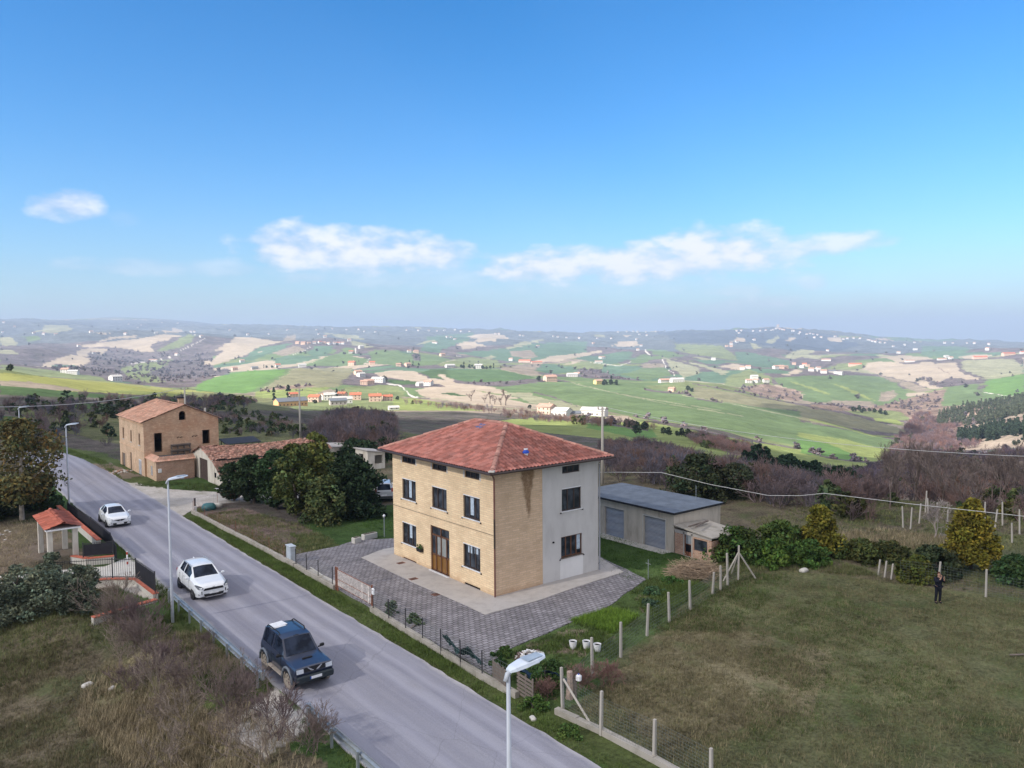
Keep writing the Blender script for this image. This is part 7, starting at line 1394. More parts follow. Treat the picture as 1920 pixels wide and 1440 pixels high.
ZONES = {'pine1': [(763, 304), (808, 322), (858, 343), (897, 351), (928, 355), (947, 346), (960, 334), (960, 312), (972, 295), (981, 282), (1098, 302), (895, 241), (756, 199), (740, 206), (729, 214), (728, 230), (738, 250), (775, 286)], 'pine2': [(592, 217), (619, 226), (673, 246), (686, 237), (687, 223), (685, 211), (685, 199), (683, 188), (690, 179), (653, 168), (614, 156), (595, 160), (581, 166), (573, 179), (565, 192), (575, 203)], 'thick_center': [(18, 69), (21, 74), (39, 110), (56, 145), (75, 181), (99, 215), (129, 255), (129, 248), (127, 236), (46, 93), (19, 46), (18, 50), (17, 54), (17, 61)], 'thick_right': [(103, 95), (110, 96), (122, 100), (121, 95), (121, 89), (101, 67), (82, 48), (89, 49), (111, 58), (100, 46), (95, 39), (88, 29), (73, 15), (38, -3), (33, -5), (33, -2), (33, 1), (33, 5), (32, 9), (31, 15), (30, 21), (39, 30)], 'spur': [(87, 34), (139, 59), (183, 76), (244, 101), (255, 99), (267, 96), (285, 96), (280, 77), (452, 117), (252, 53), (227, 45), (209, 49), (192, 52), (155, 43), (118, 31), (99, 27), (84, 24), (89, 31)], 'slope_right': [(37, 0), (42, 1), (81, 18), (105, 26), (149, 40), (158, 40), (172, 41), (164, 31), (164, 24), (69, -6), (43, -14), (40, -10), (37, -6), (37, -3)], 'left_scrub': [(-10, 152), (-3, 164), (6, 186), (27, 208), (49, 218), (80, 285), (201, 586), (66, 224), (51, 185), (40, 171), (32, 162), (18, 149), (7, 139), (1, 109), (-4, 82), (-7, 83), (-10, 84), (-13, 86), (-16, 88), (-14, 111)], 'left_back': [(34, 169), (41, 168), (48, 169), (52, 158), (55, 144), (36, 107), (19, 72), (16, 77), (12, 82), (16, 98), (22, 122), (29, 146)], 'valley': [(327, 141), (563, 249), (758, 330), (829, 358), (903, 385), (835, 333), (765, 283), (689, 255), (592, 217), (568, 197), (550, 180), (538, 187), (507, 185), (397, 150), (280, 107), (318, 130)], 'hedge_mid': [(228, 411), (229, 373), (223, 331), (220, 292), (208, 246), (210, 226), (207, 203), (216, 194), (228, 189), (234, 194), (239, 198), (228, 206), (223, 219), (253, 274), (245, 291), (238, 316), (260, 385), (245, 400)], 'bank': [(202, 150), (207, 150), (212, 149), (210, 135), (215, 127), (204, 120), (189, 110), (176, 108), (166, 107), (162, 110), (163, 117), (178, 129)]}
FAR_TREES = [('c', 198, 541, 619), ('c', 234, 509, 604), ('c', 191, 496, 574), ('e', 178, 451, 528), ('e', 193, 456, 538), ('e', 192, 430, 514), ('e', 261, 503, 610), ('d', 231, 496, 590), ('e', 262, 467, 579), ('e', 630, 1690, 1846), ('c', 626, 1696, 1851), ('e', 647, 1671, 1835), ('e', 700, 1589, 1779), ('e', 639, 1681, 1841), ('e', 435, 799, 954), ('e', 734, 1071, 1342), ('e', 734, 1065, 1338), ('c', 699, 1012, 1274), ('e', 730, 1041, 1316), ('e', 719, 1011, 1285), ('c', 735, 1022, 1303), ('e', 729, 1002, 1283), ('e', 732, 995, 1280), ('e', 740, 995, 1284), ('c', 744, 992, 1284), ('e', 803, 1136, 1436), ('e', 716, 1242, 1477), ('c', 730, 1235, 1479), ('c', 733, 1228, 1474), ('e', 748, 1232, 1485), ('d', 311, 443, 586), ('d', 293, 401, 541), ('d', 267, 360, 492), ('d', 267, 355, 489), ('d', 268, 350, 485), ('d', 271, 349, 487), ('e', 283, 340, 487), ('e', 277, 322, 469), ('e', 636, 628, 937), ('e', 645, 627, 943), ('c', 646, 627, 944), ('e', 648, 621, 941), ('e', 676, 536, 906), ('e', 667, 523, 890), ('e', 634, 629, 937), ('e', 627, 739, 1013), ('e', 1219, 817, 1510), ('e', 1220, 806, 1504), ('e', 1219, 796, 1498), ('e', 1240, 826, 1532), ('e', 860, 433, 1002), ('e', 866, 430, 1006), ('e', 882, 432, 1022), ('e', 879, 424, 1016), ('e', 877, 416, 1010), ('e', 872, 408, 1002), ('e', 845, 422, 984), ('e', 832, 425, 975), ('e', 3, 265, 302), ('e', 216, 174, 321), ('e', 213, 169, 315), ('e', 211, 163, 310), ('e', 215, 164, 313), ('e', 213, 159, 309), ('e', 205, 151, 297), ('e', 190, 165, 295), ('e', 223, 201, 344), ('e', 222, 197, 341), ('e', 223, 196, 340), ('e', 223, 195, 340), ('e', 225, 193, 339), ('e', 225, 192, 339), ('e', 532, 157, 591), ('e', 537, 156, 595), ('c', 549, 157, 607), ('e', 992, 1643, 1963), ('e', 1019, 1692, 2019), ('e', 2691, 1114, 2951)]
# ------------------------------------------------------------ foliage
def leaf_mat(name, tr=0.0, rough=0.8, light=1.0):
    t = NT(name, rough, 0.15); a = t.N.new('ShaderNodeAttribute'); a.attribute_name = 'tone'
    t.col(t.mix(1, a.outputs['Color'], t.ramp(t.noise(.9, 5, .65), [(.3,.72*light),(.7,1.25*light)]), 'MULTIPLY')); return t.m
M_leaf = leaf_mat('foliage'); M_bark = simple('bark', (.13,.105,.09), .95, .05, 0, .35, 4); M_bark_pale = simple('pale_bark', (.33,.29,.25), .95, .05, 0, .3, 4)
M_twig = leaf_mat('bare_twigs'); M_grass = leaf_mat('grass_blades')
def lp_quads(C, size, rs, flat=0.0, tone=(1,1,1), tv=.35, hue=.12, aspect=.6):
    """random leaf quads centred at C"""
    n = len(C); a = rs.randn(n, 3); a[:,2] *= (1-flat); a /= np.linalg.norm(a, axis=1)[:,None]; b = rs.randn(n, 3); b -= (b*a).sum(1)[:,None]*a; b /= np.linalg.norm(b, axis=1)[:,None]
    s = size*(.6+.8*rs.rand(n))[:,None]; V = np.stack([C-a*s-b*s*aspect*.4, C+b*s*aspect, C+a*s+b*s*aspect*.2, C-b*s*aspect], 1).reshape(-1, 3)
    F = np.arange(4*n).reshape(-1, 4); k = 1+tv*(rs.rand(n)-.5)*2; h = hue*(rs.rand(n)-.5)*2
    col_ = np.stack([tone[0]*k*(1+h), tone[1]*k, tone[2]*k*(1-h), np.ones(n)], 1).repeat(4, 0)
    return V, F, col_
def clump_cloud(rs, clumps, per, leaf, tone, tv=.35, hue=.12, shell=.75, cv=.28):
    Vs, Fs, Cs = [], [], []; o = 0
    for (c, r) in clumps:
        d = rs.randn(per, 3); d /= np.linalg.norm(d, axis=1)[:,None]; rad = (shell+(1-shell)*rs.rand(per))**1 * (1-.45*rs.rand(per)**3)
        P = np.array(c)+d*np.array(r)*rad[:,None]; k = 1+cv*(rs.rand()-.5)*2; tn = (tone[0]*k*(1+.1*rs.randn()*hue*4), tone[1]*k, tone[2]*k)
        V, F, Cc = lp_quads(P, leaf, rs, .3, tn, tv, hue); Vs.append(V); Fs.append(F+o); Cs.append(Cc); o += len(V)
    return np.concatenate(Vs), np.concatenate(Fs), np.concatenate(Cs)
def crown_clumps(rs, h0, h1, R, n, shape='round', cr=.34):
    out_ = []
    for k in range(n):
        t_ = rs.rand(); z = h0+(h1-h0)*t_
        prof = {'round': math.sqrt(max(.05, 1-(2*t_-1)**2)), 'cone': (1-t_)**.75+.06, 'dome': math.sqrt(max(.04, 1-t_**2)), 'wide': (1-t_*t_)**.4, 'flame': (math.sin(math.pi*min(1, t_*.85+.12)))**.8}[shape]
        a = rs.rand()*6.283; r = R*prof*math.sqrt(rs.rand())*.92; c = cr*R*(.65+.6*rs.rand())*(.55+.45*prof)
        out_.append(((math.cos(a)*r, math.sin(a)*r, z), (c, c, c*.75)))
    return out_
def twig_ribs(segs, tone, rs, tv=.2):
    """segs rows: p0(3) p1(3) w0 w1 -> crossed ribbons"""
    S = np.array(segs); n = len(S); d = S[:,3:6]-S[:,0:3]; a = rs.randn(n, 3); s1 = np.cross(d, a); s1 /= np.linalg.norm(s1, axis=1)[:,None]+1e-9
    s2 = np.cross(d, s1); s2 /= np.linalg.norm(s2, axis=1)[:,None]+1e-9
    V = []; 
    tri = [s1, -.5*s1+.866*s2, -.5*s1-.866*s2]
    for s_ in tri: V.append(S[:,0:3]+s_*S[:,6:7])
    for s_ in tri: V.append(S[:,3:6]+s_*S[:,7:8])
    V = np.stack(V, 1).reshape(-1, 3); b = np.arange(n)[:,None]*6
    F = np.concatenate([b+np.array(q) for q in ((0,1,4,3),(1,2,5,4),(2,0,3,5))], 0); k = 1+tv*(rs.rand(n)-.5)*2
    Cc = np.stack([tone[0]*k, tone[1]*k, tone[2]*k, np.ones(n)], 1).repeat(6, 0); return V, F, Cc
def bare_segs(rs, h, spread, stems=1, depth=4, r0=.06, rmin=.008, up=.6, nch=3):
    segs = []
    def grow(p, d, L, r, lv):
        q = p+d*L; r1 = max(rmin, r*.72); mid = (p+q)/2+rs.randn(3)*L*.05; segs.append([*p, *mid, r, (r+r1)/2]); segs.append([*mid, *q, (r+r1)/2, r1])
        if lv <= 0: return
        for k in range(nch+(rs.rand() < .4)):
            nd = d+rs.randn(3)*spread; nd[2] += up*.35; nd /= np.linalg.norm(nd); st = mid if rs.rand() < .35 else q
            grow(st, nd, L*(.55+.3*rs.rand()), r1*.8, lv-1)
    for s_ in range(stems):
        d = np.array([rs.randn()*.35*(stems > 1), rs.randn()*.35*(stems > 1), 1.0]); d /= np.linalg.norm(d)
        grow(np.array([rs.randn()*.15*(stems > 1), rs.randn()*.15*(stems > 1), -.1]), d, h*.36, r0, depth)
    return segs
def mk_bare(name, h, label, cat, group, seed, stems=5, tone=(.15,.115,.11), depth=4, spread=.42, r0=.04, rmin=.007, nch=3):
    rs = np.random.RandomState(seed); V, F, Cc = twig_ribs(bare_segs(rs, h, spread, stems, depth, r0, rmin, nch=nch), tone, rs); V[:,2] *= h/max(.1, V[:,2].max())
    o = np_mesh(name, V, F, M_twig, colattr=Cc); return tag(o, label, cat, group)
def mk_tree(name, loc, h, R, label, seed, tone, shape='round', nclump=60, per=90, leaf=.17, trunk=.2, h0=None, bark=None, cat='tree', group=None, hue=.15, cv=.3, limbs=True, tv=.35):
    rs = np.random.RandomState(seed); z = float(height(loc[0], loc[1])); o = empty(name, (loc[0], loc[1], z), 0, label, cat, group)
    h0 = h*.25 if h0 is None else h0; cl = crown_clumps(rs, h0, h-.15*R, R, nclump, shape); V, F, Cc = clump_cloud(rs, cl, per, leaf, tone, tv, hue, .7, cv)
    np_mesh('crown', V, F, M_leaf, o, colattr=Cc)
    mb = MB(); P = [(0,0,-.2),(rs.randn()*.05,rs.randn()*.05,h*.3),(rs.randn()*.15,rs.randn()*.15,h*.62),(rs.randn()*.2,rs.randn()*.2,h*.9)]; mb.tube(P, [trunk, trunk*.8, trunk*.45, trunk*.1], 8)
    if limbs:
        for k in range(7): c, r = cl[rs.randint(len(cl))]; s_ = P[1] if c[2] < h*.6 else P[2]; mb.tube([s_, tuple((np.array(s_)+np.array(c))/2+rs.randn(3)*.1), c], [trunk*.4, trunk*.25, trunk*.06], 5)
    mb.build('trunk', bark or M_bark, o); return o
# evergreens on the plot beside the house
DG = (.030,.052,.022); OLV = (.085,.105,.032); YGR = (.12,.135,.035)
mk_tree('evergreen_tree', (-2.3,37.2), 3.7, 1.5, 'narrow dark evergreen at the left end of the dense clump', 1, DG, 'round', 46, 100, .13, .12, .3)
mk_tree('evergreen_tree', (-1.3,34.9), 4.6, 1.9, 'dark evergreen second from the left end of the clump', 2, DG, 'round', 56, 100, .14, .14, .3)
mk_tree('evergreen_tree', (-.6,31.2), 5.4, 2.2, 'deep green evergreen filling the middle of the clump', 3, (.036,.066,.026), 'round', 66, 100, .15, .16, .4)
mk_tree('evergreen_tree', (-.4,27.6), 6.3, 2.0, 'olive green tree with loose upright shoots in the clump', 4, OLV, 'flame', 56, 100, .15, .16, .5, hue=.2)
mk_tree('evergreen_tree', (1.9,28.8), 7.0, 1.9, 'tallest yellowish green tree of the clump with pointed top', 5, YGR, 'flame', 56, 95, .16, .18, .8, hue=.2)
mk_tree('evergreen_tree', (.8,23.9), 4.0, 2.1, 'olive bush low at the front of the evergreen clump', 6, (.075,.095,.035), 'dome', 56, 100, .14, .12, .2, hue=.2)
mk_tree('evergreen_tree', (3.4,24.6), 5.2, 2.9, 'broad very dark round evergreen nearest the house', 7, (.022,.040,.018), 'dome', 110, 110, .15, .2, .2)
mk_tree('evergreen_tree', (5.7,28.0), 3.9, 1.6, 'dark evergreen at the right end of the clump above the lawn', 8, (.026,.045,.020), 'dome', 70, 100, .15, .16, .2)
mk_tree('evergreen_tree', (3.6,31.8), 5.3, 2.0, 'mid green tree rising behind the dark front trees', 9, (.045,.075,.026), 'round', 60, 100, .16, .16, .5)
mk_tree('evergreen_tree', (6.0,36.4), 3.8, 1.5, 'mid green rounded tree behind the right end of the clump', 10, (.055,.085,.032), 'dome', 46, 95, .16, .16, .3)
mk_tree('spreading_bush', (17.0,50.5), 2.9, 3.6, 'wide low dark bush behind the clump, left of the big house', 11, (.028,.050,.022), 'dome', 60, 90, .18, .1, .0, cat='bush', limbs=False)
mk_tree('spreading_bush', (21.5,52), 2.6, 3.0, 'dark bush touching the left wall of the big house in view', 12, (.030,.048,.022), 'dome', 50, 90, .18, .1, .0, cat='bush', limbs=False)
# left edge
mk_tree('autumn_tree', (-18.7,41.2), 8.8, 3.6, 'big brown and olive leaved tree at the left edge above the rubble', 13, (.125,.108,.042), 'flame', 85, 85, .16, .2, 1.9, M_bark_pale, hue=.28, cv=.4)
mk_tree('autumn_tree', (-23.5,43), 7.2, 3.4, 'second leafy tree cut by the left edge, greener below', 14, (.10,.095,.038), 'round', 60, 85, .16, .2, 1.2, M_bark_pale, hue=.25, cv=.4)
mk_tree('leafy_bush', (-17.0,44.8), 3.6, 1.7, 'dark green bush under the brown tree beside the lamp', 15, (.035,.06,.025), 'dome', 50, 100, .13, .1, .0, cat='bush', limbs=False)
mk_tree('leafy_bush', (-19.8,44), 3.2, 2.0, 'dark undergrowth bush below the brown tree', 16, (.035,.05,.025), 'dome', 50, 100, .13, .1, .0, cat='bush', limbs=False)
OL2 = (.105,.125,.085)
for i, (x, y, h, R, l) in enumerate([(-19.6,18.6,2.3,1.3,'silvery olive bush right below the tiled canopy'),(-21.6,18.2,2.6,1.5,'silvery olive bush near the left edge below the canopy'),(-18.6,15.2,2.0,1.3,'small olive bush left of the pale driveway fence'),(-20.6,14.6,2.5,1.7,'largest silvery olive bush at the left edge'),(-22.8,14.8,2.6,1.7,'olive bush cut by the left edge'),(-19.2,12.8,1.9,1.2,'dark olive bush above the bare thicket')]):
    mk_tree('olive_bush', (x,y), h, R, l, 30+i, tuple(q*(.85 if i > 3 else 1.25) for q in OL2), 'dome', 40, 110, .085, .08, .0, cat='bush', group='olive bushes below the canopy', limbs=False, hue=.12, cv=.35)
# right side
mk_tree('conifer', (22.6,-6.9), 3.5, 1.7, 'golden green cone shaped conifer left of centre in the scrub', 50, (.150,.140,.022), 'cone', 110, 110, .10, .12, .0, hue=.14, cv=.45)
mk_tree('conifer', (26.9,-14.8), 4.7, 1.75, 'golden green bell shaped conifer near the right edge', 51, (.165,.140,.020), 'cone', 120, 110, .10, .12, .7, hue=.14, cv=.45)
for i, (x, y, h, R, tn, l) in enumerate([(17.2,-4.1,2.3,2.2,(.055,.09,.022),'big green thorny bush hiding the lean-to of the garage'),(20.6,-5.2,2.3,1.9,(.06,.095,.022),'green bush in the middle of the row right of the garage'),(17.9,-6.2,1.6,1.6,(.065,.115,.022),'bright green low bush behind the propped post'),(19.9,-7.6,1.5,1.4,(.055,.10,.022),'low green bush left of the golden conifer'),
        (23.5,-9.2,1.5,1.6,(.07,.085,.025),'olive bush at the foot of the golden cone conifer'),(25.2,-10.6,1.3,1.3,(.07,.08,.028),'dull olive bush right of the golden cone conifer'),(22.0,-13.7,1.5,1.25,(.075,.085,.018),'rounded yellowish bush beside the three short posts'),(24.0,-13.9,1.9,1.5,(.045,.06,.028),'dark sprawling bush behind the person'),
        (26.2,-17.8,1.6,1.5,(.04,.075,.025),'green bush at the right edge below the golden conifer'),(27.3,-19.7,1.4,1.4,(.05,.08,.022),'green bush cut by the right edge'),(31.0,10.2,4.3,3.2,(.038,.05,.024),'large dark green bushy tree behind the garage roof'),(34.4,8.4,3.2,2.2,(.045,.055,.03),'smaller dark bush right of the garage roof')]):
    mk_tree('green_bush', (x,y), h, R, l, 60+i, tn, 'dome', 60, 110, .115 if R < 3 else .15, .08, .0, cat='bush', limbs=False, hue=.2, cv=.4)
# small plants in the flower box and along the fences
rs = np.random.RandomState(5); V, F, Cc = clump_cloud(rs, [((0,y,.15),(.12,.16,.2)) for y in (-.15,.12)], 60, .05, (.06,.11,.03)); np_mesh('plant', V, F, M_leaf, FLOWER_BOX, colattr=Cc)
for i, (x, y, h, R, tn, l) in enumerate([(-6.0,1.4,.8,.5,(.09,.12,.08),'grey green shrub behind the fence right of the letter box'),(-5.7,-.6,.6,.5,(.07,.10,.04),'small green shrub behind the fence near the paved yard'),(-5.9,-8.0,1.0,.45,(.035,.075,.02),'small dark conifer shrub at the corner of the yard'),(-4.6,-6.9,.5,.5,(.07,.12,.03),'leafy green plant at the paving corner'),
        (-5.4,-10.6,.8,.9,(.05,.09,.025),'dark leafy shrub behind the nearest lamp head'),(-4.4,-9.6,.7,.8,(.045,.085,.025),'leafy patch shrub beside the white rubble'),(-6.9,-11.7,.5,.6,(.07,.13,.03),'tuft of fresh green weeds beside the braced post'),(-7.2,-14.3,.45,.5,(.07,.12,.03),'weeds on the verge below the meadow wall'),(5.9,-6.6,.4,.6,(.06,.10,.06),'bluish cabbage patch near the vineyard posts'),(7.6,-5.2,.4,.7,(.06,.11,.05),'leafy vegetables beside the right paving corner'),(9.8,-4.6,.4,.7,(.055,.12,.03),'green weeds near the thin stake at the paving tip')]):
    mk_tree('garden_shrub', (x,y), h, R, l, 90+i, tn, 'dome', 18, 90, .055, .03, .0, cat='shrub', limbs=False)
# bright vegetable bed
def scatter(poly, n, rs):
    P = np.array(poly, float); x0, y0 = P.min(0); x1, y1 = P.max(0); out_ = np.zeros((0, 2))
    while len(out_) < n:
        q = np.stack([x0+(x1-x0)*rs.rand(n*2), y0+(y1-y0)*rs.rand(n*2)], 1); q = q[in_poly(q[:,0], q[:,1], P)]; out_ = np.concatenate([out_, q])
        if len(q) == 0: break
    return out_[:n]
def blades(name, parts_, label, seed, hmul=1.0):
    """tufts of blades; parts_ = (polygon, count, height, tone, width)"""
    rs = np.random.RandomState(seed); Vs, Fs, Cs = [], [], []; o = 0
    for (poly, n, h, tn, wd) in parts_:
        c = scatter(poly, n, rs); keep = rs.rand(len(c)) < np.clip((fbm(c[:,0]/2.2, c[:,1]/2.2, 4, 77)-.25)*3, .12, 1); c = c[keep]; n = len(c)
        z = height(c[:,0], c[:,1]); k = 6
        cc = np.repeat(np.stack([c[:,0], c[:,1], z-.02], 1), k, 0); m_ = len(cc); cc[:,:2] += rs.randn(m_, 2)*.06*(1+h)
        a = rs.rand(m_)*6.283; lean = .25+.6*rs.rand(m_); hh = h*(.45+.8*rs.rand(m_))*np.repeat(.6+.8*rs.rand(n), k)
        tip = cc+np.stack([np.cos(a)*lean*hh, np.sin(a)*lean*hh, hh], 1); sd = np.stack([-np.sin(a), np.cos(a), 0*a], 1)*wd
        V = np.stack([cc-sd, cc+sd, tip], 1).reshape(-1, 3); F = np.arange(3*m_).reshape(-1, 3)+o; o += 3*m_
        kk = np.repeat(.7+.6*rs.rand(n), k)*(.85+.3*rs.rand(m_)); hu = np.repeat(rs.rand(n), k)
        t0 = np.array(tn[0])[None,:]*hu[:,None]+np.array(tn[1])[None,:]*(1-hu[:,None]); C_ = np.concatenate([t0*kk[:,None], np.ones((m_,1))], 1).repeat(3, 0)
        Vs.append(V); Fs.append(F); Cs.append(C_)
    ob = np_mesh(name, np.concatenate(Vs), np.concatenate(Fs), M_grass, colattr=np.concatenate(Cs)); ob['kind'] = 'stuff'; ob['label'] = label; return ob
STR = ((.22,.185,.105),(.14,.125,.07)); GRN = ((.055,.095,.022),(.09,.11,.038)); MIX = ((.185,.175,.085),(.080,.112,.034)); LUSH = ((.07,.115,.026),(.11,.15,.04)); DRY = ((.34,.28,.18),(.22,.18,.11))
meadow_poly = [(-5.8,-12.9),(4,-8.9),(11,-6.6),(17,-6.6),(20.7,-10),(21,-14.4),(22,-19.4),(20,-30),(0,-30),(-5.9,-20)]
blades('meadow_grass', [(meadow_poly, 46000, .09, ((.185,.165,.085),(.085,.105,.036)), .009), (meadow_poly, 9000, .20, STR, .009), ([(-5.6,-13),(2,-10),(7,-9),(8,-15),(0,-19),(-5.6,-18)], 4500, .17, STR, .010), ([(3,-9),(11,-7),(15,-7),(17,-8.5),(6,-12)], 2600, .16, GRN, .012), ([(-3,-19),(9,-11),(16,-12),(8,-22)], 4500, .11, GRN, .012)], 'rough tufted grass of the right hand meadow, straw and green', 1)
blades('verge_grass', [([(-7.8,-24),(-6.7,-10.7),(-6.75,4),(-6.6,14),(-6.9,33),(-7.7,33),(-7.8,0)], 19000, .13, LUSH, .010), ([(-8.0,-24),(-7.6,-24),(-7.55,33),(-7.95,33)], 3000, .10, MIX, .010), ([(-14.3,8.8),(-15.2,8.8),(-15.2,12),(-14.4,20),(-14.7,40),(-14.3,40)], 2600, .16, LUSH, .011), ([(-14.9,-6.8),(-14.2,-6.8),(-14.2,-20),(-15.6,-20)], 1600, .15, LUSH, .011)], 'green grass of the road verges', 2)
blades('bank_grass', [([(-16.5,-1.5),(-14.7,-2.5),(-14.8,9),(-16.4,9)], 4200, .22, GRN, .011), ([(-16.5,0),(-14.9,0),(-14.9,5),(-16.5,6)], 1500, .26, DRY, .011), ([(-28,-10),(-17.2,-6),(-17.1,4),(-20,10.5),(-30,12)], 34000, .16, ((.17,.135,.085),(.085,.092,.038)), .010), ([(-19.6,-7),(-17.2,-5),(-17.2,4.5),(-19.6,8),(-21,2)], 5000, .34, DRY, .012), ([(-24,9),(-17,9),(-16.5,15),(-19,19),(-24,21)], 6000, .2, MIX, .011), ([(-32,25),(-19.5,24),(-19.5,31),(-17,31),(-17,40),(-32,48)], 8000, .2, DRY, .011), ([(-18,-16),(-15,-9),(-16,-3.5),(-19,-5),(-21,-10)], 3600, .30, DRY, .012)], 'long dead and green grass of the bank and the left field', 3)
blades('garden_weeds', [([(-6.2,-12.0),(4,-8.7),(11,-6.3),(12,-3),(9.5,-3.2),(3.7,-5.4),(-4.5,-6.8),(-6.1,-8.4)], 8500, .15, GRN, .012), ([(.8,-5.5),(3.8,-5.4),(4.2,-7.2),(1.3,-8.1)], 3600, .20, ((.15,.235,.03),(.10,.185,.028)), .014), ([(4.2,-8.3),(11,-6.6),(11.5,-4),(6,-5.2)], 4200, .19, LUSH, .015), ([(-3.5,-7.4),(1,-6.2),(1,-8.6),(-2,-9.6)], 1800, .17, LUSH, .014), ([(8,-3),(15,-3),(15,12),(10.8,12)], 5200, .13, ((.05,.10,.02),(.07,.13,.03)), .012), ([(2.4,16),(14,15.5),(14,26),(2,24)], 5200, .12, ((.045,.10,.02),(.06,.12,.025)), .012), ([(15,-3),(22,-7.5),(21,-12),(16,-6.5),(12,-6.2)], 3200, .24, MIX, .012), ([(21.5,-28),(48,-36),(46,2),(27,2),(22,-6)], 15000, .22, MIX, .014), ([(24,-9),(34,-12),(33,-6),(26,-4)], 2500, .3, DRY, .014), ([(-6.4,15.8),(-1.6,16.4),(-1.2,24),(-3,33),(-6.6,33)], 4200, .20, MIX, .011), ([(-5.5,53),(-8,52),(-2.5,42),(1,41),(0,46)], 1800, .2, GRN, .012), ([(-8,55),(-7.6,75),(-11.5,90),(-8.5,92),(-6.4,70)], 2400, .2, LUSH, .012)], 'weeds and grass in the garden, lawns and plots', 4)
# bare shrubs on the left bank: built once, then copied
B_ = [mk_bare('bare_shrub', 2.3, 'x', 'shrub', None, 100+k, 7, ((.19,.145,.13),(.235,.185,.15),(.165,.12,.12),(.27,.22,.18))[k], 5 if k % 2 else 4, .40, .022, .0075, nch=2 if k % 2 else 3) for k in range(4)]
sp_ = [(-17.5,9.3,1.1,'bare shrub in front of the stained wall by the rail end'),(-18.1,8.2,1.0,'bare shrub left of the stained return wall'),(-17.3,7.3,1.15,'thick bare shrub at the top of the retaining wall'),(-18.3,6.4,.95,'bare shrub left of the lamp pole foot'),(-17.4,5.2,1.0,'bare brown shrub under the lamp pole'),(-17.6,3.6,.9,'bare shrub against the crumbling wall'),(-17.5,2.1,1.0,'bare shrub halfway down the crumbling wall'),(-18.0,.6,.95,'bare shrub in the dead grass'),(-17.2,-.9,1.05,'bare shrub at the lower end of the crumbling wall'),(-16.3,-2.2,.8,'reddish bare shrub beside the off-roader'),(-15.6,-3.0,.7,'low bare shrub at the end of the guard rail'),(-17.9,-3.2,.9,'bare shrub above the concrete ramp'),(-16.6,-5.2,1.1,'spreading bare shrub growing over the concrete ramp'),(-17.3,-6.6,1.15,'tall bare shrub in front of the concrete ramp'),(-15.9,-7.4,1.0,'dense reddish bare shrub beside the lower guard rail'),(-16.8,-8.6,1.1,'bare shrub at the bottom edge below the ramp'),(-15.3,-9.3,.9,'thin bare shrub at the bottom edge beside the rail'),(-18.4,-1.6,.85,'low bare shrub left of the retaining wall'),(-18.7,3.1,.8,'low bare shrub among straw grass'),(-18.9,-5.0,.9,'bare shrub left of the ramp'),(-16.0,1.3,.55,'small bare shrub on the grassy bank'),(-15.2,-.6,.5,'small bare twigs behind the guard rail'),(-15.4,2.9,.45,'small bare shrub below the guard rail'),(-17.0,10.5,.8,'bare shrub between the two walls')]
for i, (x, y, s_, l) in enumerate(sp_):
    b = B_[i] if i < 4 else copy_tree(B_[i % 4]); b.location = (x, y, float(height(x, y))); b.rotation_euler = (0,0,i*1.7); b.scale = (s_*.92, s_*.92, s_*(.8+.3*((i*7) % 5)/5)); b['label'] = l; b['group'] = 'bare shrubs on the left bank'
T_ = mk_bare('bare_sapling', 4.2, 'slender bare sapling standing among the shrubs', 'tree', None, 120, 1, (.24,.19,.16), 5, .34, .04, .008, 3); T_.location = (-18.0,8.9,-1)
# dry thicket at the lower end of the garden
D_ = mk_bare('dead_shrub', 1.2, 'reddish dead shrub behind the braced concrete post', 'shrub', None, 131, 9, (.24,.14,.12), 4, .5, .014, .006); D_.location = (-4.2,-11.6,0)
c_ = copy_tree(D_, (-3.1,-12.0,0), 1.0, 'reddish dead shrub at the edge of the straw grass'); c_ = copy_tree(D_, (-6.0,-11.3,0), 2.0, 'dead shrub between the fence and the braced post', scale=.8)
# bare tree in the clearing on the right
T2 = mk_bare('bare_tree', 3.0, 'small pale bare tree alone in the clearing behind the scrub', 'tree', None, 122, 1, (.34,.29,.27), 5, .45, .07, .012, 3); T2.location = (32.8,-10.0,0)
# row of bare trees on the right slope
KB = [mk_bare('bare_tree', 6.0, 'x', 'tree', None, 140+k, 1, (.19,.15,.135), 5, .36, .09, .016, 3) for k in range(3)]
rs = np.random.RandomState(8); pts = []
for px in np.arange(1655, 1950, 13):
    D = 74+rs.rand()*22; P = at_px(px+rs.randn()*5, 900, D); pts.append(P)
RLAB = 'bare grey tree in the loose wood on the right slope'
for i, P in enumerate(pts):
    b = KB[i] if i < 3 else copy_tree(KB[i % 3]); b.location = (P[0], P[1], float(height(P[0], P[1]))-.3); s_ = .75+.45*rs.rand(); b.scale = (s_*.9, s_*.9, s_); b.rotation_euler = (0,0,i*2.1); b['label'] = RLAB; b['group'] = 'bare trees on the right slope'
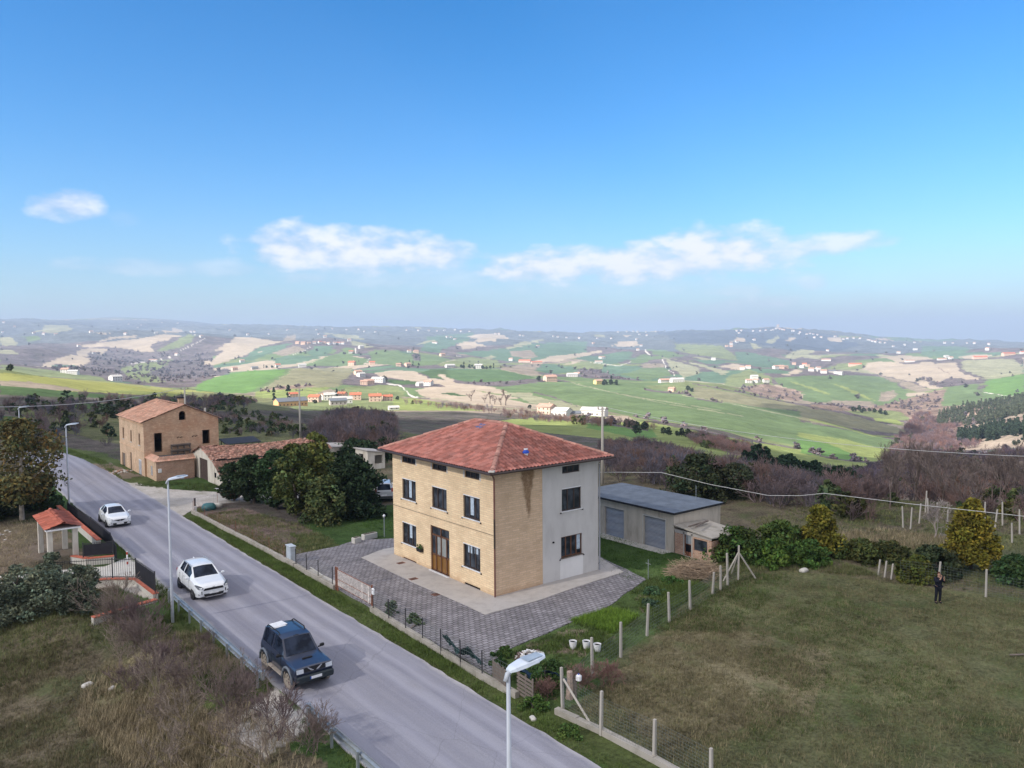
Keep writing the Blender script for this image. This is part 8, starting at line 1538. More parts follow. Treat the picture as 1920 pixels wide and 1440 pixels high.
# ------------------------------------------------------------ scrub woods that read as one mass
def merge_templates(name, temps, P, S, A, mat, label, tint=None, rs=None):
    Vs, Fs, Cs = [], [], []; o = 0
    for i in range(len(P)):
        V, F, Cc = temps[i % len(temps)]; c, s_ = math.cos(A[i]), math.sin(A[i]); W_ = V*S[i]; X = np.stack([W_[:,0]*c-W_[:,1]*s_+P[i][0], W_[:,0]*s_+W_[:,1]*c+P[i][1], W_[:,2]+P[i][2]], 1)
        k = 1 if tint is None else tint[i]; C2 = Cc.copy(); C2[:,:3] = C2[:,:3]*k; Vs.append(X); Fs.append(F+o); Cs.append(C2); o += len(V)
    ob = np_mesh(name, np.concatenate(Vs), np.concatenate(Fs), mat, colattr=np.concatenate(Cs)); ob['kind'] = 'stuff'; ob['label'] = label; return ob
rs = np.random.RandomState(21)
bushT = []
for k in range(6):
    V, F, Cc = twig_ribs(bare_segs(rs, 3.0, .42, 5, 3, .05, .016), (.150,.115,.120), rs); bushT.append((V, F, Cc))
leafT = []
for k in range(4):
    cl = crown_clumps(rs, .3, 2.2, 1.3, 12, 'dome'); leafT.append(clump_cloud(rs, cl, 24, .22, (.05,.07,.03)))
def zone_pts(key, n): return scatter(ZONES[key], n, rs)
def wood(key, n, smin, smax, label, leafy=.15, tint=(1,1,1)):
    c = zone_pts(key, n); P = np.concatenate([c, height(c[:,0], c[:,1])[:,None]-.15], 1); S = smin+(smax-smin)*rs.rand(n)**1.4; A = rs.rand(n)*6.28
    kk = (.75+.5*rs.rand(n))[:,None]*np.array(tint)[None,:]*(1+.12*rs.randn(n,1)*np.array([[1,0,-1]])); m_ = rs.rand(n) < leafy
    if (~m_).any(): merge_templates('scrub_wood', bushT, P[~m_], S[~m_], A[~m_], M_twig, label, kk[~m_])
    if m_.any(): merge_templates('scrub_foliage', leafT, P[m_], S[m_]*1.1, A[m_], M_leaf, label+', green bushes in it', kk[m_])
wood('thick_center', 420, .9, 1.7, 'grey bare thicket behind the evergreens left of the big house', .06)
wood('thick_right', 900, .55, 1.15, 'purple brown bare scrub on the slope behind the garage', .03)
wood('slope_right', 300, .5, 1.1, 'tangled bare scrub under the trees of the right slope', .10, (1.15,1.05,.95))
wood('spur', 700, .7, 1.3, 'dark bare scrub covering the spur on the right', .08, (.9,.9,1.05))
wood('left_scrub', 420, .6, 1.1, 'dark bare scrub beyond the road on the left', .30, (.9,.9,.95))
wood('left_back', 110, .4, .9, 'scattered scrub on the dark slope behind the ruin', .5)
wood('valley', 1000, 1.0, 2.2, 'pinkish brown bare woodland in the valley bottom', .02, (1.3,1.12,1.08))
wood('hedge_mid', 180, .9, 1.6, 'hedge line across the green fields behind the big house', .1, (1.5,1.35,1.2))
wood('bank', 160, .8, 1.5, 'pale scrub strip between the yellow green fields', .05, (1.9,1.6,1.4))
# conifer belts on the right hills
conT = []
for k in range(4):
    cl = crown_clumps(rs, 1.0, 9.5, 2.0, 16, 'cone', .5); conT.append(clump_cloud(rs, cl, 22, .75, (.045,.060,.038)))
for key, n, l in (('pine1', 620, 'upper belt of grey green conifers on the right hillside'), ('pine2', 300, 'lower belt of dark conifers on the right hillside')):
    c = zone_pts(key, n); P = np.concatenate([c, height(c[:,0], c[:,1])[:,None]-.2], 1); merge_templates('conifer_belt', conT, P, .55+.35*rs.rand(n), rs.rand(n)*6.28, M_leaf, l, (np.array([2.0,1.75,1.8]) if key == 'pine1' else np.array([.8,.9,.9]))[None,:]*(.8+.4*rs.rand(n))[:,None])
# young pines in a row above the scrub
def mk_pine(seed):
    r2 = np.random.RandomState(seed); o = empty('young_pine', (0,0,0), 0, 'dark young pine in the row along the lower edge of the yellow green field', 'pine', 'young pines along the field edge'); V, F, Cc = clump_cloud(r2, crown_clumps(r2, .25, 3.6, 1.05, 22, 'flame', .42), 60, .16, (.020,.042,.024)); np_mesh('crown', V, F, M_leaf, o, colattr=Cc); q = MB(); q.tube([(0,0,-.3),(0,0,3)], [.09,.03], 6); q.build('trunk', M_bark, o); return o
PN = [mk_pine(170+k) for k in range(3)]; n = 26
for i in range(n):
    t_ = i/(n-1); px = 1395+(1610-1395)*t_; D = 150-30*min(1,t_*1.3)+rs.randn()*3; P = at_px(px+rs.randn()*2, 900, D); s_ = (1.3-.45*t_)*(.8+.35*rs.rand())*(1 if i > 1 else .7)
    b = PN[i] if i < 3 else copy_tree(PN[i % 3]); b.location = (P[0], P[1], float(height(P[0], P[1]))); b.scale = (s_,s_,s_); b.rotation_euler = (0,0,i)
# hedges and woods painted as W or S: clumps of far trees
farT = []
for k in range(5):
    cl = crown_clumps(rs, .5, 6.0, 3.2, 7, 'dome', .5); farT.append(clump_cloud(rs, cl, 14, 1.1, (.165,.14,.145)))
pts = []
for key, s_ in FIELDS:
    if key not in ('W','S','WD'): continue
    pl = np.array([tuple(map(float, q.split(','))) for q in s_.split()]); c = pl.mean(0); D = np.hypot(*(c-CAM[:2]))
    if D > 3200: continue
    ar = .5*abs(np.dot(pl[:,0], np.roll(pl[:,1], 1))-np.dot(pl[:,1], np.roll(pl[:,0], 1))); n = int(min(420, max(12, ar/(130+D*.6)))); pts.append(scatter(pl, n, rs))
c = np.concatenate(pts); D = np.hypot(c[:,0]-CAM[0], c[:,1]-CAM[1]); c = c[(D > 330)]; D = D[D > 330]; P = np.concatenate([c, height(c[:,0], c[:,1])[:,None]-.5], 1)
merge_templates('far_woodland', farT, P, (.5+.7*rs.rand(len(c)))*np.clip(D/1500, .6, 1.2), rs.rand(len(c))*6.28, M_leaf, 'brown purple woods and hedges spread over the valley', (.75+.6*rs.rand(len(c)))[:,None]*np.array([[1.0,.97,1.0]]))
n = 300; a = (rs.rand(n)-.5)*math.radians(74); D = np.exp(math.log(1300)+rs.rand(n)*math.log(4.5)); c = np.stack([CAM[0]+D*np.cos(YAW-a), CAM[1]+D*np.sin(YAW-a)], 1); P = np.concatenate([c, height(c[:,0], c[:,1])[:,None]-.5], 1)
merge_templates('far_woodland', farT, P, .6+.9*rs.rand(n)*np.clip(D/2500, .7, 2), rs.rand(n)*6.28, M_leaf, 'scattered dark trees dotting the far hills', (.45+.5*rs.rand(n))[:,None]*np.array([[.95,1.1,.95]]))
# single trees of the valley
def mk_far(kind, seed):
    r2 = np.random.RandomState(seed)
    if kind == 'd': V, F, Cc = twig_ribs(bare_segs(r2, 9, .4, 1, 4, .3, .12), (.20,.16,.14), r2); m_ = M_twig; V[:,2] *= 9/V[:,2].max()
    elif kind == 'c': V, F, Cc = clump_cloud(r2, crown_clumps(r2, .5, 11, 1.5, 14, 'flame', .6), 20, .7, (.025,.04,.025)); m_ = M_leaf
    else: V, F, Cc = clump_cloud(r2, crown_clumps(r2, .8, 5.5, 3.0, 12, 'dome', .45), 24, .7, (.04,.055,.035)); m_ = M_leaf
    nm, l = {'d':('bare_tree','bare tree in the row along the hedge below the tan field'), 'c':('cypress_tree','dark cypress rising above the low valley trees'), 'e':('evergreen_tree','dark round tree in the valley fields')}[kind]
    o = empty(nm, (0,0,0), 0, l, 'tree', {'d':'bare trees below the tan field','c':'cypresses in the valley','e':'dark round trees of the valley'}[kind]); np_mesh('crown' if kind != 'd' else 'branches', V, F, m_, o, colattr=Cc); q = MB(); q.tube([(0,0,-1),(0,0,3)], [.35,.2], 6); q.build('trunk', M_bark, o); return o
PR = {k: mk_far(k, 200+i) for i, k in enumerate('dce')}; first = dict.fromkeys('dce', True)
for (k, x, y, D) in FAR_TREES:
    o = PR[k] if first[k] else copy_tree(PR[k]); first[k] = False
    o.location = (x, y, float(height(x, y))); s_ = (.65+.5*rs.rand())*(1 if k != 'e' else (.55 if D < 700 else 1.0)); o.scale = (s_,s_,s_); o.rotation_euler = (0,0,rs.rand()*6)
# ------------------------------------------------------------ farmhouses of the valley
M_fw = simple('far_white_wall', (.58,.565,.53), .9, .1, 0, .06); M_fp = simple('far_pink_wall', (.58,.42,.33), .9, .1, 0, .08); M_fy = simple('far_yellow_wall', (.70,.55,.24), .9, .1, 0, .06); M_fg = simple('far_grey_wall', (.40,.36,.33), .9, .1, 0, .1); M_fo = simple('far_orange_wall', (.60,.36,.18), .9, .1, 0, .1)
M_fr = simple('far_tile_roof', (.42,.26,.20), .9, .1, 0, .2, .5); M_frr = simple('far_red_roof', (.46,.15,.09), .9, .1, 0, .15, .5); M_frw = simple('far_pale_roof', (.46,.44,.41), .9, .1, 0, .1, .5); M_frd = simple('far_dark_roof', (.14,.15,.17), .9, .1)
KIND = {'n':(11,9,6,M_fw,M_fr),'R':(12,9,6,M_fp,M_frr),'r':(11,8,5.5,M_fw,M_frr),'O':(26,12,4.6,M_fo,M_frd),'W':(19,10,4.6,M_fw,M_frw),'w':(9,6,2.4,M_fw,M_frw),'b':(13,9,6,M_fw,M_frw),'B':(18,10,6,M_fw,M_frw),'l':(24,8,4,M_fw,M_fr),'L':(34,11,5,M_fp,M_frr),'p':(12,9,6,M_fp,M_fr),'P':(17,12,7,M_fp,M_fr),'g':(14,8,4,M_fg,M_frd),'Y':(13,9,6,M_fy,M_fr),'T':(14,14,20,M_fg,M_fr)}
DESC = {'n':'small white tiled farmhouse','R':'pink farmhouse with bright red roof','r':'white house with red roof','O':'long orange barn with dark roof','W':'long white shed','w':'small white hut','b':'plain white house','B':'large white farmhouse','l':'long low white building','L':'long pink farm building','p':'small pink house','P':'large pink farmhouse','g':'grey farm building','Y':'yellow farmhouse beside the trees','T':'church tower crowning the hilltop town'}
def mk_house(k):
    L, W, H, wm, rm = KIND[k]; o = empty('farmhouse' if k != 'T' else 'church', (0,0,0), 0, 'x', 'house' if k != 'T' else 'church'); mb = MB(); mb.box(-L/2,-W/2,-3,L/2,W/2,H); rh = W*.22
    mb.add([(-L/2,-W/2,H),(-L/2,W/2,H),(-L/2,0,H+rh)], [(0,2,1)]); mb.add([(L/2,-W/2,H),(L/2,W/2,H),(L/2,0,H+rh)], [(0,1,2)]); mb.build('wall', wm, o)
    r = MB(); e = .5
    for s_ in (1,-1): r.add([(-L/2-e,s_*(W/2+e),H-.2),(L/2+e,s_*(W/2+e),H-.2),(L/2+e,0,H+rh+.1),(-L/2-e,0,H+rh+.1),(-L/2-e,s_*(W/2+e),H-.45),(L/2+e,s_*(W/2+e),H-.45),(L/2+e,0,H+rh-.15),(-L/2-e,0,H+rh-.15)], [(0,1,2,3),(4,7,6,5),(0,4,5,1),(1,5,6,2),(0,3,7,4)])
    rr = r.build('roof', rm, o)
    if k in 'RrPpnbB': q = MB(); q.box(L*.2,-.4,H+rh-.5,L*.2+.8,.4,H+rh+1); q.build('chimney', wm, rr)
    nw = max(2, int(L/3.2))
    for fl in range(1 if H < 5 else 2):
        for j in range(nw):
            x = -L/2+L*(j+.5)/nw
            q = MB(); q.box(x-.5,-W/2-.04,.9+2.8*fl,x+.5,-W/2+.02,2.2+2.8*fl); q.build('window', M_brown, o)
    return o
HP = {}; rs = np.random.RandomState(31)
_kids = None
cnt = {}
for it in FAR_HOUSES.split():
    xs, ys_, k = it.split(','); x, y = float(xs), float(ys_); D = math.hypot(x-CAM[0], y-CAM[1]); a = math.degrees(float(az_of(x, y)))
    if k not in HP: HP[k] = mk_house(k); o = HP[k]
    elif D < 1500: o = copy_tree(HP[k])
    else:
        o = HP[k].copy(); col.objects.link(o)
        for ch in HKIDS[k]:
            c = ch.copy(); col.objects.link(c); c.parent = o
    if 'HKIDS' not in globals(): HKIDS = {}
    if k not in HKIDS: HKIDS[k] = [c for c in bpy.data.objects if c.parent == o and c.name.split('.')[0] in ('wall','roof')]
    z = float(height(x, y)); base = math.atan2(y-CAM[1], x-CAM[0]); o.location = (x, y, z); s_ = (.85+.3*rs.rand())*(.66 if D < 900 else .85 if D < 1500 else (1.0 if D < 3000 else 1.1)); o.scale = (s_,s_,s_)
    o.rotation_euler = (0,0, base-math.pi/2+rs.choice([.35,-.45,.1,.6])+.1*rs.randn())
    side = 'at the far left' if a < -20 else 'left of centre' if a < -7 else 'in the middle' if a < 7 else 'right of centre' if a < 20 else 'at the far right'
    dep = 'in the near hamlet' if D < 900 else 'on the valley ridge' if D < 1700 else 'on the middle hills' if D < 3600 else 'on the far skyline hills'
    o['label'] = (DESC[k]+' '+dep+' '+side) if k not in 'TY' else DESC[k]; o['group'] = 'houses '+dep+' '+side+', '+DESC[k]
_by = {}
for o in bpy.data.objects:
    if o.parent is None and o.get('category') in ('house','church') and o.get('group'):
        l = o['label']
        if 'hamlet' in l or 'ridge' in l:
            for q in (' at the far left',' left of centre',' in the middle',' right of centre',' at the far right'): l = l.replace(q, '')
            o['label'] = l; o['group'] = 'houses: '+l
        _by.setdefault(l, []).append(o)
ORD = ['leftmost','second from the left','third from the left','fourth from the left','fifth from the left','sixth from the left','seventh from the left','eighth from the left']
for l, os_ in _by.items():
    if len(os_) > 1 and ('hamlet' in l or 'ridge' in l) and len(os_) <= 8:
        os_.sort(key=lambda o: float(az_of(o.location.x, o.location.y)))
        for k, o in enumerate(os_): o['label'] = l+', '+ORD[k]
# ------------------------------------------------------------ posts and small things of the garden
def post(x, y, h, label, lean=(0,0), w_=.11, group='concrete vineyard posts', mat=None, dz=0):
    z = float(height(x, y))+dz; mb = MB(); n = [(-w_/2,-w_/2),(w_/2,-w_/2),(w_/2,w_/2),(-w_/2,w_/2)]
    mb.add([(a, b, -.3) for a, b in n]+[(a*.86+lean[0], b*.86+lean[1], h) for a, b in n], [(3,2,1,0),(4,5,6,7),(0,1,5,4),(1,2,6,5),(2,3,7,6),(3,0,4,7)]); o = mb.build('fence_post', mat or M_post); o.location = (x, y, z); tag(o, label, 'post', group); return o
PL = [(-6.1,-12.6,1.75,'corner concrete post with a slanting brace by the meadow wall'),(-6.3,-14.95,1.7,'orange tipped concrete post right of the braced corner post'),(-6.1,-17.4,1.55,'concrete post on the meadow wall at the bottom of the photo'),(-6.15,-19.9,1.5,'concrete post cut by the bottom edge'),(-3.0,-11.1,1.75,'leaning concrete post behind the three white buckets'),(-.5,-10.4,1.7,'concrete post right of the white buckets'),(2.4,-9.4,1.65,'concrete post beside the bright green bed'),(4.7,-8.9,1.6,'concrete post past the bright green bed'),(7.0,-8.4,1.65,'concrete post in front of the bare soil strip'),(10.1,-7.5,1.3,'short concrete post near the brushwood pile'),(11.0,-7.4,1.5,'concrete post directly before the brushwood pile'),(12.1,-7.1,1.95,'concrete post left of the propped pair')]
for i, (x, y, h, l) in enumerate(PL): post(x, y, h, l, (.05*math.sin(i*2.3), .08*math.cos(i*1.7)))
q = MB(); q.tube([(0,0,.1),(0,0,1.9)], .05, 6)
o = empty('propped_post', (13.4,-6.9,0), 0, 'tall concrete post held by slanting props at the meadow corner', 'post')
mb = MB(); mb.tube([(0,0,-.2),(.04,0,2.15)], .07, 4); mb.build('post', M_post, o)
for a, b in ((1.0,-.6),(-.8,.5),(.5,.9)): mb = MB(); mb.tube([(a,b,0),(.02,0,1.75)], .05, 4); mb.build('prop', M_post, o)
o = empty('brace', (-6.15,-12.7,0), 0, 'slanting concrete brace leaning against the corner post', 'brace'); mb = MB(); mb.tube([(0,0,1.35),(-.0,-1.5,.15)], .055, 4); mb.build('strut', M_post, o)
for i, (x, y, h, l) in enumerate([(21.1,-11.7,1.0,'left of three short posts by the rounded bush'),(21.0,-12.15,1.05,'middle of three short posts by the rounded bush'),(20.9,-12.6,1.0,'right of three short posts by the rounded bush'),(21.5,-15.1,1.6,'leaning pole just behind the person'),(21.8,-17.6,1.6,'upright post under the golden bell shaped conifer')]): post(x, y, h, l, (.0, -.12 if i < 4 else 0), .10)
for i, (px, py) in enumerate([(1694,987),(1707,990),(1723,980),(1741,975),(1757,978),(1775,998),(1820,996),(1846,985),(1865,990),(1880,985),(1898,1018),(1735,962),(1800,1000),(1912,1000)]):
    d = CR*(px-960)/F_PX - CU*(py-720)/F_PX + CF; P = CAM+d*(-CAM[2]/d[2]); post(float(P[0]), float(P[1]), 1.65+.2*math.sin(i*3), 'pale tall post of the abandoned vineyard at the wood edge on the right', (.1*math.sin(i),.12*math.cos(i*2)), .10, 'tall posts of the abandoned vineyard')
# mesh between the vineyard posts
M_mesh = simple('old_wire_mesh', (.13,.15,.14), .7, .3)
mesh_fence('mesh_fence', [(-6.1,-12.6),(-6.3,-14.95),(-6.1,-17.4),(-6.15,-19.9)], 1.3, 'mesh fence on the meadow wall between the concrete posts', wire_mat=M_mesh, posts=False, dense=.13)
mesh_fence('mesh_fence', [(-6.1,-12.6),(-3.0,-11.1),(-.5,-10.4),(2.4,-9.4),(4.7,-8.9),(7.0,-8.4),(11.0,-7.4),(13.4,-6.9)], 1.25, 'long mesh fence dividing the vegetable garden from the meadow', wire_mat=M_mesh, posts=False, z0=.02, dense=.16)
mesh_fence('mesh_fence', [(20.8,-13.2),(21.5,-15.1),(21.8,-17.6),(22.3,-20.5)], 1.3, 'dark mesh fence at the far side of the meadow behind the person', wire_mat=M_mesh, posts=False, z0=.02, dense=.16)
# thin stake with crossbars
o = empty('garden_stake', (9.3,-3.3,0), 0, 'thin grey stake with short crossbars at the tip of the paving', 'stake'); mb = MB(); mb.tube([(0,0,0),(0,0,1.25)], .025, 5); mb.build('rod', M_galv, o); mb = MB(); mb.tube([(-.0,-.2,1.0),(0,.2,1.0)], .018, 4); mb.build('crossbar', M_galv, o)
# lamp on a short pole at the lawn and the stone troughs
o = empty('garden_lamp', (1.9,16.4,0), 0, 'short white garden lamp at the edge of the lawn', 'garden lamp'); mb = MB(); mb.tube([(0,0,0),(0,0,1.55)], .035, 6); mb.build('pole', M_galv, o); mb = MB(); mb.tube([(0,0,1.5),(0,0,1.62),(0,0,1.72)], [.05,.11,.05], 10); mb.build('lamp_shade', M_white, o)
for i, (x, y, l, w_) in enumerate([(.75,16.6,'long weathered concrete trough at the edge of the paved yard',1.2),(-.55,16.15,'smaller weathered concrete trough beside the plot border',.6)]):
    mb = MB(); mb.bbox((0,0,.22), (w_,.42,.44), .15, .03); o = mb.build('stone_trough', M_conc_l); o.location = (x, y, 0); tag(o, l, 'trough'); q = MB(); q.bbox((0,0,.43), (w_-.14,.28,.03), .15); q.build('soil', simple('soil', (.08,.06,.045), .95, .05), o)
# buckets, rubble, brushwood, stump, pallet, tarpaulin, tub
for i, (x, y, l) in enumerate([(-1.5,-8.2,'left of three white buckets in the garden'),(-1.0,-8.6,'middle of three white buckets, green plant inside'),(-.85,-9.2,'right of three white buckets, nearest the leaning post')]):
    o = empty('bucket', (x, y, 0), 0, l, 'bucket', 'white buckets in the garden'); mb = MB(); n = 14; vs = [(math.cos(6.283*k/n)*r, math.sin(6.283*k/n)*r, z) for (r, z) in ((.15,0),(.19,.36),(.17,.36),(.135,.05)) for k in range(n)]
    mb.add(vs, [(j*n+k, j*n+(k+1)%n, (j+1)*n+(k+1)%n, (j+1)*n+k) for j in range(3) for k in range(n)]+[tuple(3*n+k for k in range(n))]); mb.build('body', M_white, o); q = MB(); q.tube([(0,0,.24),(0,0,.30)], .155, 12); q.build('contents', M_leafsoil if 'M_leafsoil' in globals() else M_dark, o)
def heap(name, x, y, R, h, n, sz, mats, label, cat, seed, kind=None):
    r2 = random.Random(seed); mb = MB()
    for k in range(n):
        a = r2.uniform(0, 6.28); r = R*math.sqrt(r2.random()); z = h*(1-(r/R)**2)*r2.uniform(.2, 1); s_ = r2.uniform(*sz); mb.mat(k % len(mats)); mb.bbox((math.cos(a)*r, math.sin(a)*r*.75, z), (s_, s_*r2.uniform(.5,1), s_*r2.uniform(.3,.8)), r2.uniform(0,3), s_*.12)
    o = mb.build(name, mats); o.location = (x, y, float(height(x, y))+.03); tag(o, label, cat, None, kind); return o
heap('rubble_heap', -3.75, -7.6, .75, .22, 220, (.05,.16), [M_white, M_conc_l, simple('dark_rubble', (.12,.08,.07))], 'heap of white broken plaster at the paving corner', 'rubble heap', 3)
heap('rubble_heap', -22, 37.5, 5.0, .5, 420, (.12,.4), [M_conc_l, simple('tan_rubble', (.34,.27,.2)), M_kerb], 'wide heap of pale stones under the brown tree', 'rubble heap', 4)
heap('rubble_heap', -6.9, 61.5, 1.2, .25, 90, (.08,.25), [M_conc_l, M_redbrick], 'scatter of brick rubble along the front of the ruined house', 'rubble heap', 6)
r2 = np.random.RandomState(14); segs = []
for k in range(520):
    a = r2.rand()*6.28; r = 1.7*math.sqrt(r2.rand()); c = np.array([math.cos(a)*r, math.sin(a)*r*.75, .08+.75*(1-(r/1.75)**2)*r2.rand()]); d = r2.randn(3)*np.array([1,1,.28]); d /= np.linalg.norm(d); L = .5+.5*r2.rand(); segs.append([*(c-d*L), *(c+d*L), .013, .009])
V, F, Cc = twig_ribs(segs, (.36,.27,.19), r2, .4); V[:,2] = np.maximum(V[:,2], .01); o = np_mesh('brushwood_pile', V, F, M_twig, colattr=Cc); o.location = (12.4,-4.3,0); tag(o, 'heap of cut pale brushwood on the grass before the garage', 'brushwood')
o = empty('tree_stump', (-5.2,-12.0,0), 0, 'split grey wooden stump beside the braced corner post', 'stump'); mb = MB(); mb.tube([(0,0,0),(.05,0,.6),(.02,0,1.15)], [.17,.14,.12], 8); mb.build('trunk', simple('split_wood', (.36,.27,.22), .9, .1, 0, .35, 6), o); mb = MB(); mb.tube([(.22,-.1,0),(.2,-.1,.8)], [.10,.07], 7); mb.build('branch', M_wood_d, o)
mb = MB(); mb.bbox((0,0,.0), (.20,.22,.28), .4, .05); o = mb.build('plastic_can', M_white); o.location = (-5.0,-12.35,.95); tag(o, 'white plastic can hung beside the wooden stump', 'can'); q = MB(); q.tube([(0,0,.14),(0,0,.18)], .03, 8); q.build('cap', M_bluep, o)
o = empty('pallet', (-6.75,-11.0,0), R_(85), 'grey pallet standing on edge as a fence panel near the nearest lamp', 'pallet')
for k in range(6): mb = MB(); mb.box(-.6,-.012,.12+k*.16,.6,.012,.22+k*.16); mb.build('slat', M_wood_d, o)
for k in (-.5,0,.5): mb = MB(); mb.box(k-.04,-.06,.05,k+.04,-.013,1.1); mb.build('bearer', M_wood_d, o)
o = empty('board_panel', (-6.8,-9.3,0), R_(80), 'weathered grey board panel closing the fence before the pallet', 'panel'); 
for k in range(8): mb = MB(); mb.box(-.62+k*.155,-.015,.1,-.475+k*.155,.015,.98+.05*math.sin(k*2)); mb.build('board', M_wood_d, o)
def tarp(x, y, L, W, rz, mat, label, seed, z=.3, sag=.5):
    r2 = np.random.RandomState(seed); nx, ny = 16, 7; V = []
    for i in range(nx):
        for j in range(ny): u = i/(nx-1); v = j/(ny-1); V.append((u*L, v*W-.1, z+sag*(1-v)*abs(math.sin(u*5+1))*.9+.05*r2.randn()))
    mb = MB(); mb.add(V, [(i*ny+j, i*ny+ny+j, i*ny+ny+j+1, i*ny+j+1) for i in range(nx-1) for j in range(ny-1)]); o = mb.build('tarpaulin', mat); o.location = (x, y, 0); o.rotation_euler = (0,0,rz); tag(o, label, 'tarpaulin'); return o
M_tarp = simple('dark_green_net', (.018,.045,.045), .8, .2, 0, .5, 4)
tarp(-6.6,-4.7,2.9,.5,R_(-90),M_tarp,'torn dark green netting sagging on the road fence',1,.25,.8)
tarp(-6.0,-8.9,2.6,.8,R_(-60),simple('dark_blue_net', (.02,.045,.075), .8, .2, 0, .5, 4),'dark blue green netting crumpled behind the pallet',2,.1,.7)
o = empty('garden_tub', (-5.3,35.0,0), 0, 'upturned teal tub beside the start of the gravel track', 'tub'); mb = MB(); mb.tube([(0,0,0),(0,0,.3),(0,0,.5),(0,0,.56)], [.62,.60,.45,.1], 16); mb.build('shell', simple('teal_plastic', (.04,.13,.14), .5, .3), o, True); mb = MB(); mb.tube([(.9,.35,0),(.9,.35,.32),(.9,.35,.4)], [.42,.40,.1], 14); mb.build('rim', M_conc_l, o, True)
o = empty('warning_post', (-6.6,34.5,0), 0, 'short dark post with white foot where the gravel track meets the road', 'post'); mb = MB(); mb.tube([(0,0,.5),(0,0,1.25)], .06, 6); mb.build('post', M_trim, o); mb = MB(); mb.bbox((0,0,.25), (.2,.2,.6), 0, .02); mb.build('foot', M_white, o)
for i, (x, y, s_, l) in enumerate([(18.0,-8.5,.62,'white boulder in the grass near the right scrub'),(-20.0,5.8,.5,'pale flat stone on the left field'),(-19.2,4.4,.35,'smaller pale stone on the left field'),(-7.5,-12.4,.35,'pale stone on the verge below the pallet')]):
    mb = MB(); mb.bbox((0,0,.12*s_), (s_,s_*.6,s_*.42), .4*i, s_*.13); o = mb.build('boulder', M_conc_l); o.location = (x, y, float(height(x, y))); tag(o, l, 'boulder')
# timber and planks lying by the fence in the yard
for i, (x, y, L, a, l) in enumerate([(-5.9,11.2,2.2,1.5,'pale plank lying inside the fence left of the gate'),(-5.9,-.9,1.6,.6,'pale plank on the paving behind the small shrub'),(14.5,-22.5,2.6,-.6,'pale stick lying in the meadow grass at lower right')]):
    mb = MB(); mb.bbox((0,0,.04), (L,.10,.05), a, .01); o = mb.build('plank', M_wood_d if i else M_conc_l); o.location = (x, y, .05); tag(o, l, 'plank')
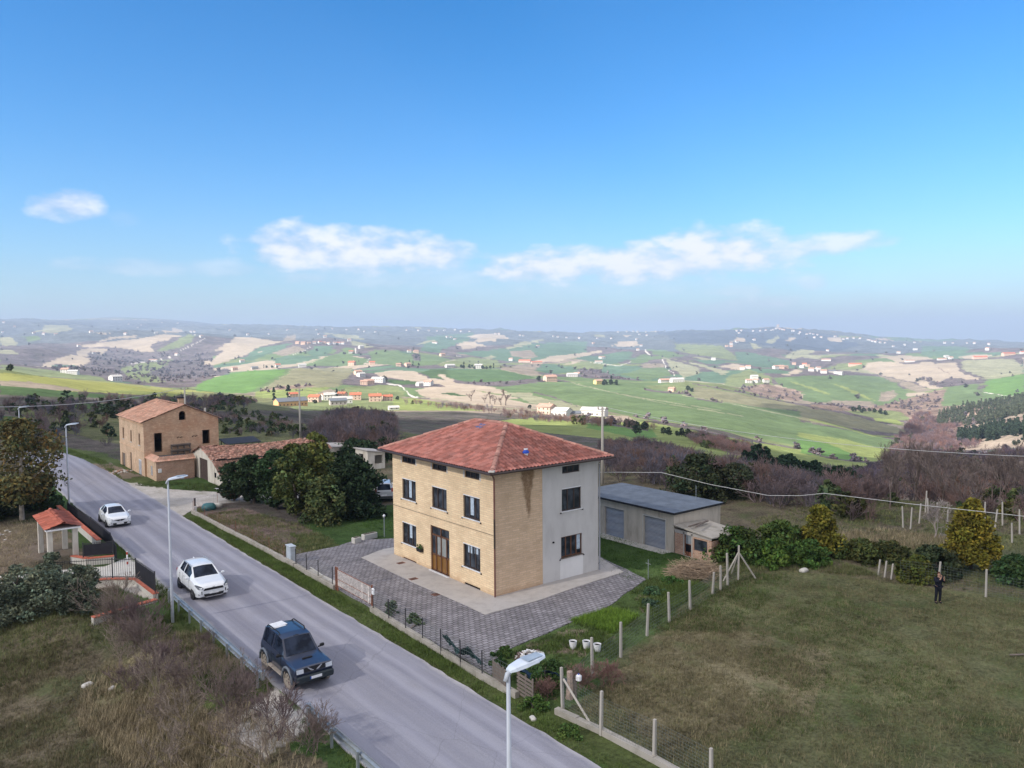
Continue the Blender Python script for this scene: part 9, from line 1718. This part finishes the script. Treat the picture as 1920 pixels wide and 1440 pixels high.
# ------------------------------------------------------------ air
def build_haze():
    mb = MB(); mb.box(-15500, -15500, -260, 15500, 15500, 262)
    mt = bpy.data.materials.new('air'); mt.use_nodes = True; nt = mt.node_tree; nt.nodes.clear()
    o = nt.nodes.new('ShaderNodeOutputMaterial'); v = nt.nodes.new('ShaderNodeVolumePrincipled')
    v.inputs['Color'].default_value = (0.39, 0.485, 0.65, 1); v.inputs['Density'].default_value = HAZE; v.inputs['Anisotropy'].default_value = 0.0
    nt.links.new(v.outputs[0], o.inputs['Volume'])
    ob = mb.build('haze', mt); ob['kind'] = 'stuff'; ob['label'] = 'pale blue haze lying over the valley'
HAZE = 0.000165
build_haze()
def build_shade_cloud():
    # the cloud overhead that keeps the sun off the houses and the road
    mt = bpy.data.materials.new('cloud_vapour'); mt.use_nodes = True; nt = mt.node_tree; nt.nodes.clear(); L = nt.links
    o = nt.nodes.new('ShaderNodeOutputMaterial'); tr = nt.nodes.new('ShaderNodeBsdfTransparent'); tl = nt.nodes.new('ShaderNodeBsdfTranslucent'); df = nt.nodes.new('ShaderNodeBsdfDiffuse')
    tl.inputs[0].default_value = (.95,.96,1,1); df.inputs[0].default_value = (.95,.96,1,1)
    m1 = nt.nodes.new('ShaderNodeMixShader'); m1.inputs[0].default_value = 0.5; L.new(tl.outputs[0], m1.inputs[1]); L.new(df.outputs[0], m1.inputs[2])
    lw = nt.nodes.new('ShaderNodeTexNoise'); lw.inputs['Scale'].default_value = 0.012; lw.inputs['Detail'].default_value = 5
    tc = nt.nodes.new('ShaderNodeTexCoord'); L.new(tc.outputs['Object'], lw.inputs['Vector'])
    rp = nt.nodes.new('ShaderNodeMapRange'); L.new(lw.outputs['Fac'], rp.inputs[0]); rp.inputs[1].default_value = .3; rp.inputs[2].default_value = .75; rp.inputs[3].default_value = .44; rp.inputs[4].default_value = .68
    m2 = nt.nodes.new('ShaderNodeMixShader'); L.new(rp.outputs[0], m2.inputs[0]); L.new(tr.outputs[0], m2.inputs[1]); L.new(m1.outputs[0], m2.inputs[2]); L.new(m2.outputs[0], o.inputs['Surface'])
    Hc = 620.0
    def shadow_to_cloud(x, y, z): 
        k = (Hc-z)/SUN_DIR[2]; return x+SUN_DIR[0]*k, y+SUN_DIR[1]*k
    def blob(outline, name, label, seed):
        # outline: shaded ground as (bearing px, distance) around the houses -> lens-shaped lumpy cloud
        pts = np.array([shadow_to_cloud(*p) for p in outline]); cx, cy = pts.mean(0)
        ang = np.arctan2(pts[:,1]-cy, pts[:,0]-cx); rr = np.hypot(pts[:,0]-cx, pts[:,1]-cy); k = np.argsort(ang); ang = ang[k]; rr = rr[k]
        aa = np.concatenate([ang-2*math.pi, ang, ang+2*math.pi]); r3 = np.tile(rr, 3)
        n = 120; th = np.linspace(-math.pi, math.pi, n, endpoint=False); R0 = np.interp(th, aa, r3)*(0.94+0.12*fbm(np.cos(th)*4+9, np.sin(th)*4+9, 4, seed))
        V = []; F = []
        rings = [(1.0,0),(0.97,1),(0.85,1),(0.6,1),(0.3,1),(0.0,1)]
        prof = [(0.02,-.3),(.35,-.6),(.7,-.8),(.95,-.45),(1.0,0.0),(.93,.5),(.75,.9),(.45,1.0),(.02,1.05)]
        for (q, h) in prof:
            lum = 1+0.10*(fbm(np.cos(th)*6+q*7, np.sin(th)*6+3, 3, seed+4)-.5)
            X = cx+np.cos(th)*R0*q*lum; Y = cy+np.sin(th)*R0*q*lum; Z = Hc+h*(45 if h > 0 else 18)+22*(fbm(X/60, Y/60, 3, seed)-.5)*(1-abs(q-.5))
            V += list(zip(X, Y, Z))
        m_ = len(prof)
        for i in range(m_-1):
            for j in range(n): F.append((i*n+j, i*n+(j+1)%n, (i+1)*n+(j+1)%n, (i+1)*n+j))
        ob = np_mesh(name, V, F, mt, smooth=True); ob['kind'] = 'structure'; ob['label'] = label
    def G(px, D):
        P = at_px(px, 800, D); return (P[0], P[1], float(height(P[0], P[1])))
    ol = [G(-500,180),G(-250,190),G(0,225),G(200,262),G(370,310),G(460,330),G(560,215),G(650,215),G(740,270),G(850,300),G(950,330),G(1080,345),G(1150,330),G(1230,255),G(1330,215),G(1420,240),G(1500,300),G(1600,450),G(1700,560),G(1800,560),G(1950,480),G(2200,300),G(2600,150)]
    ol += [(60,-150,0),(-30,-190,0),(-150,-120,0),(-160,40,0)]
    blob(ol, 'cloud', 'broad white cloud overhead shading the houses and the road', 3)
    A_ = np.array(G(1450,900)); B_2 = np.array(G(1690,720)); c0 = (A_+B_2)/2; ax_ = (B_2-A_)/2; pr = np.array((-ax_[1], ax_[0], 0)); pr *= 34/np.hypot(*pr[:2])
    ol2 = [tuple(c0+ax_*math.cos(t_)+pr*math.sin(t_)) for t_ in np.linspace(0, 6.283, 24, endpoint=False)]
    blob(ol2, 'cloud', 'small white cloud overhead shading the end of the long green field', 8)
build_shade_cloud()
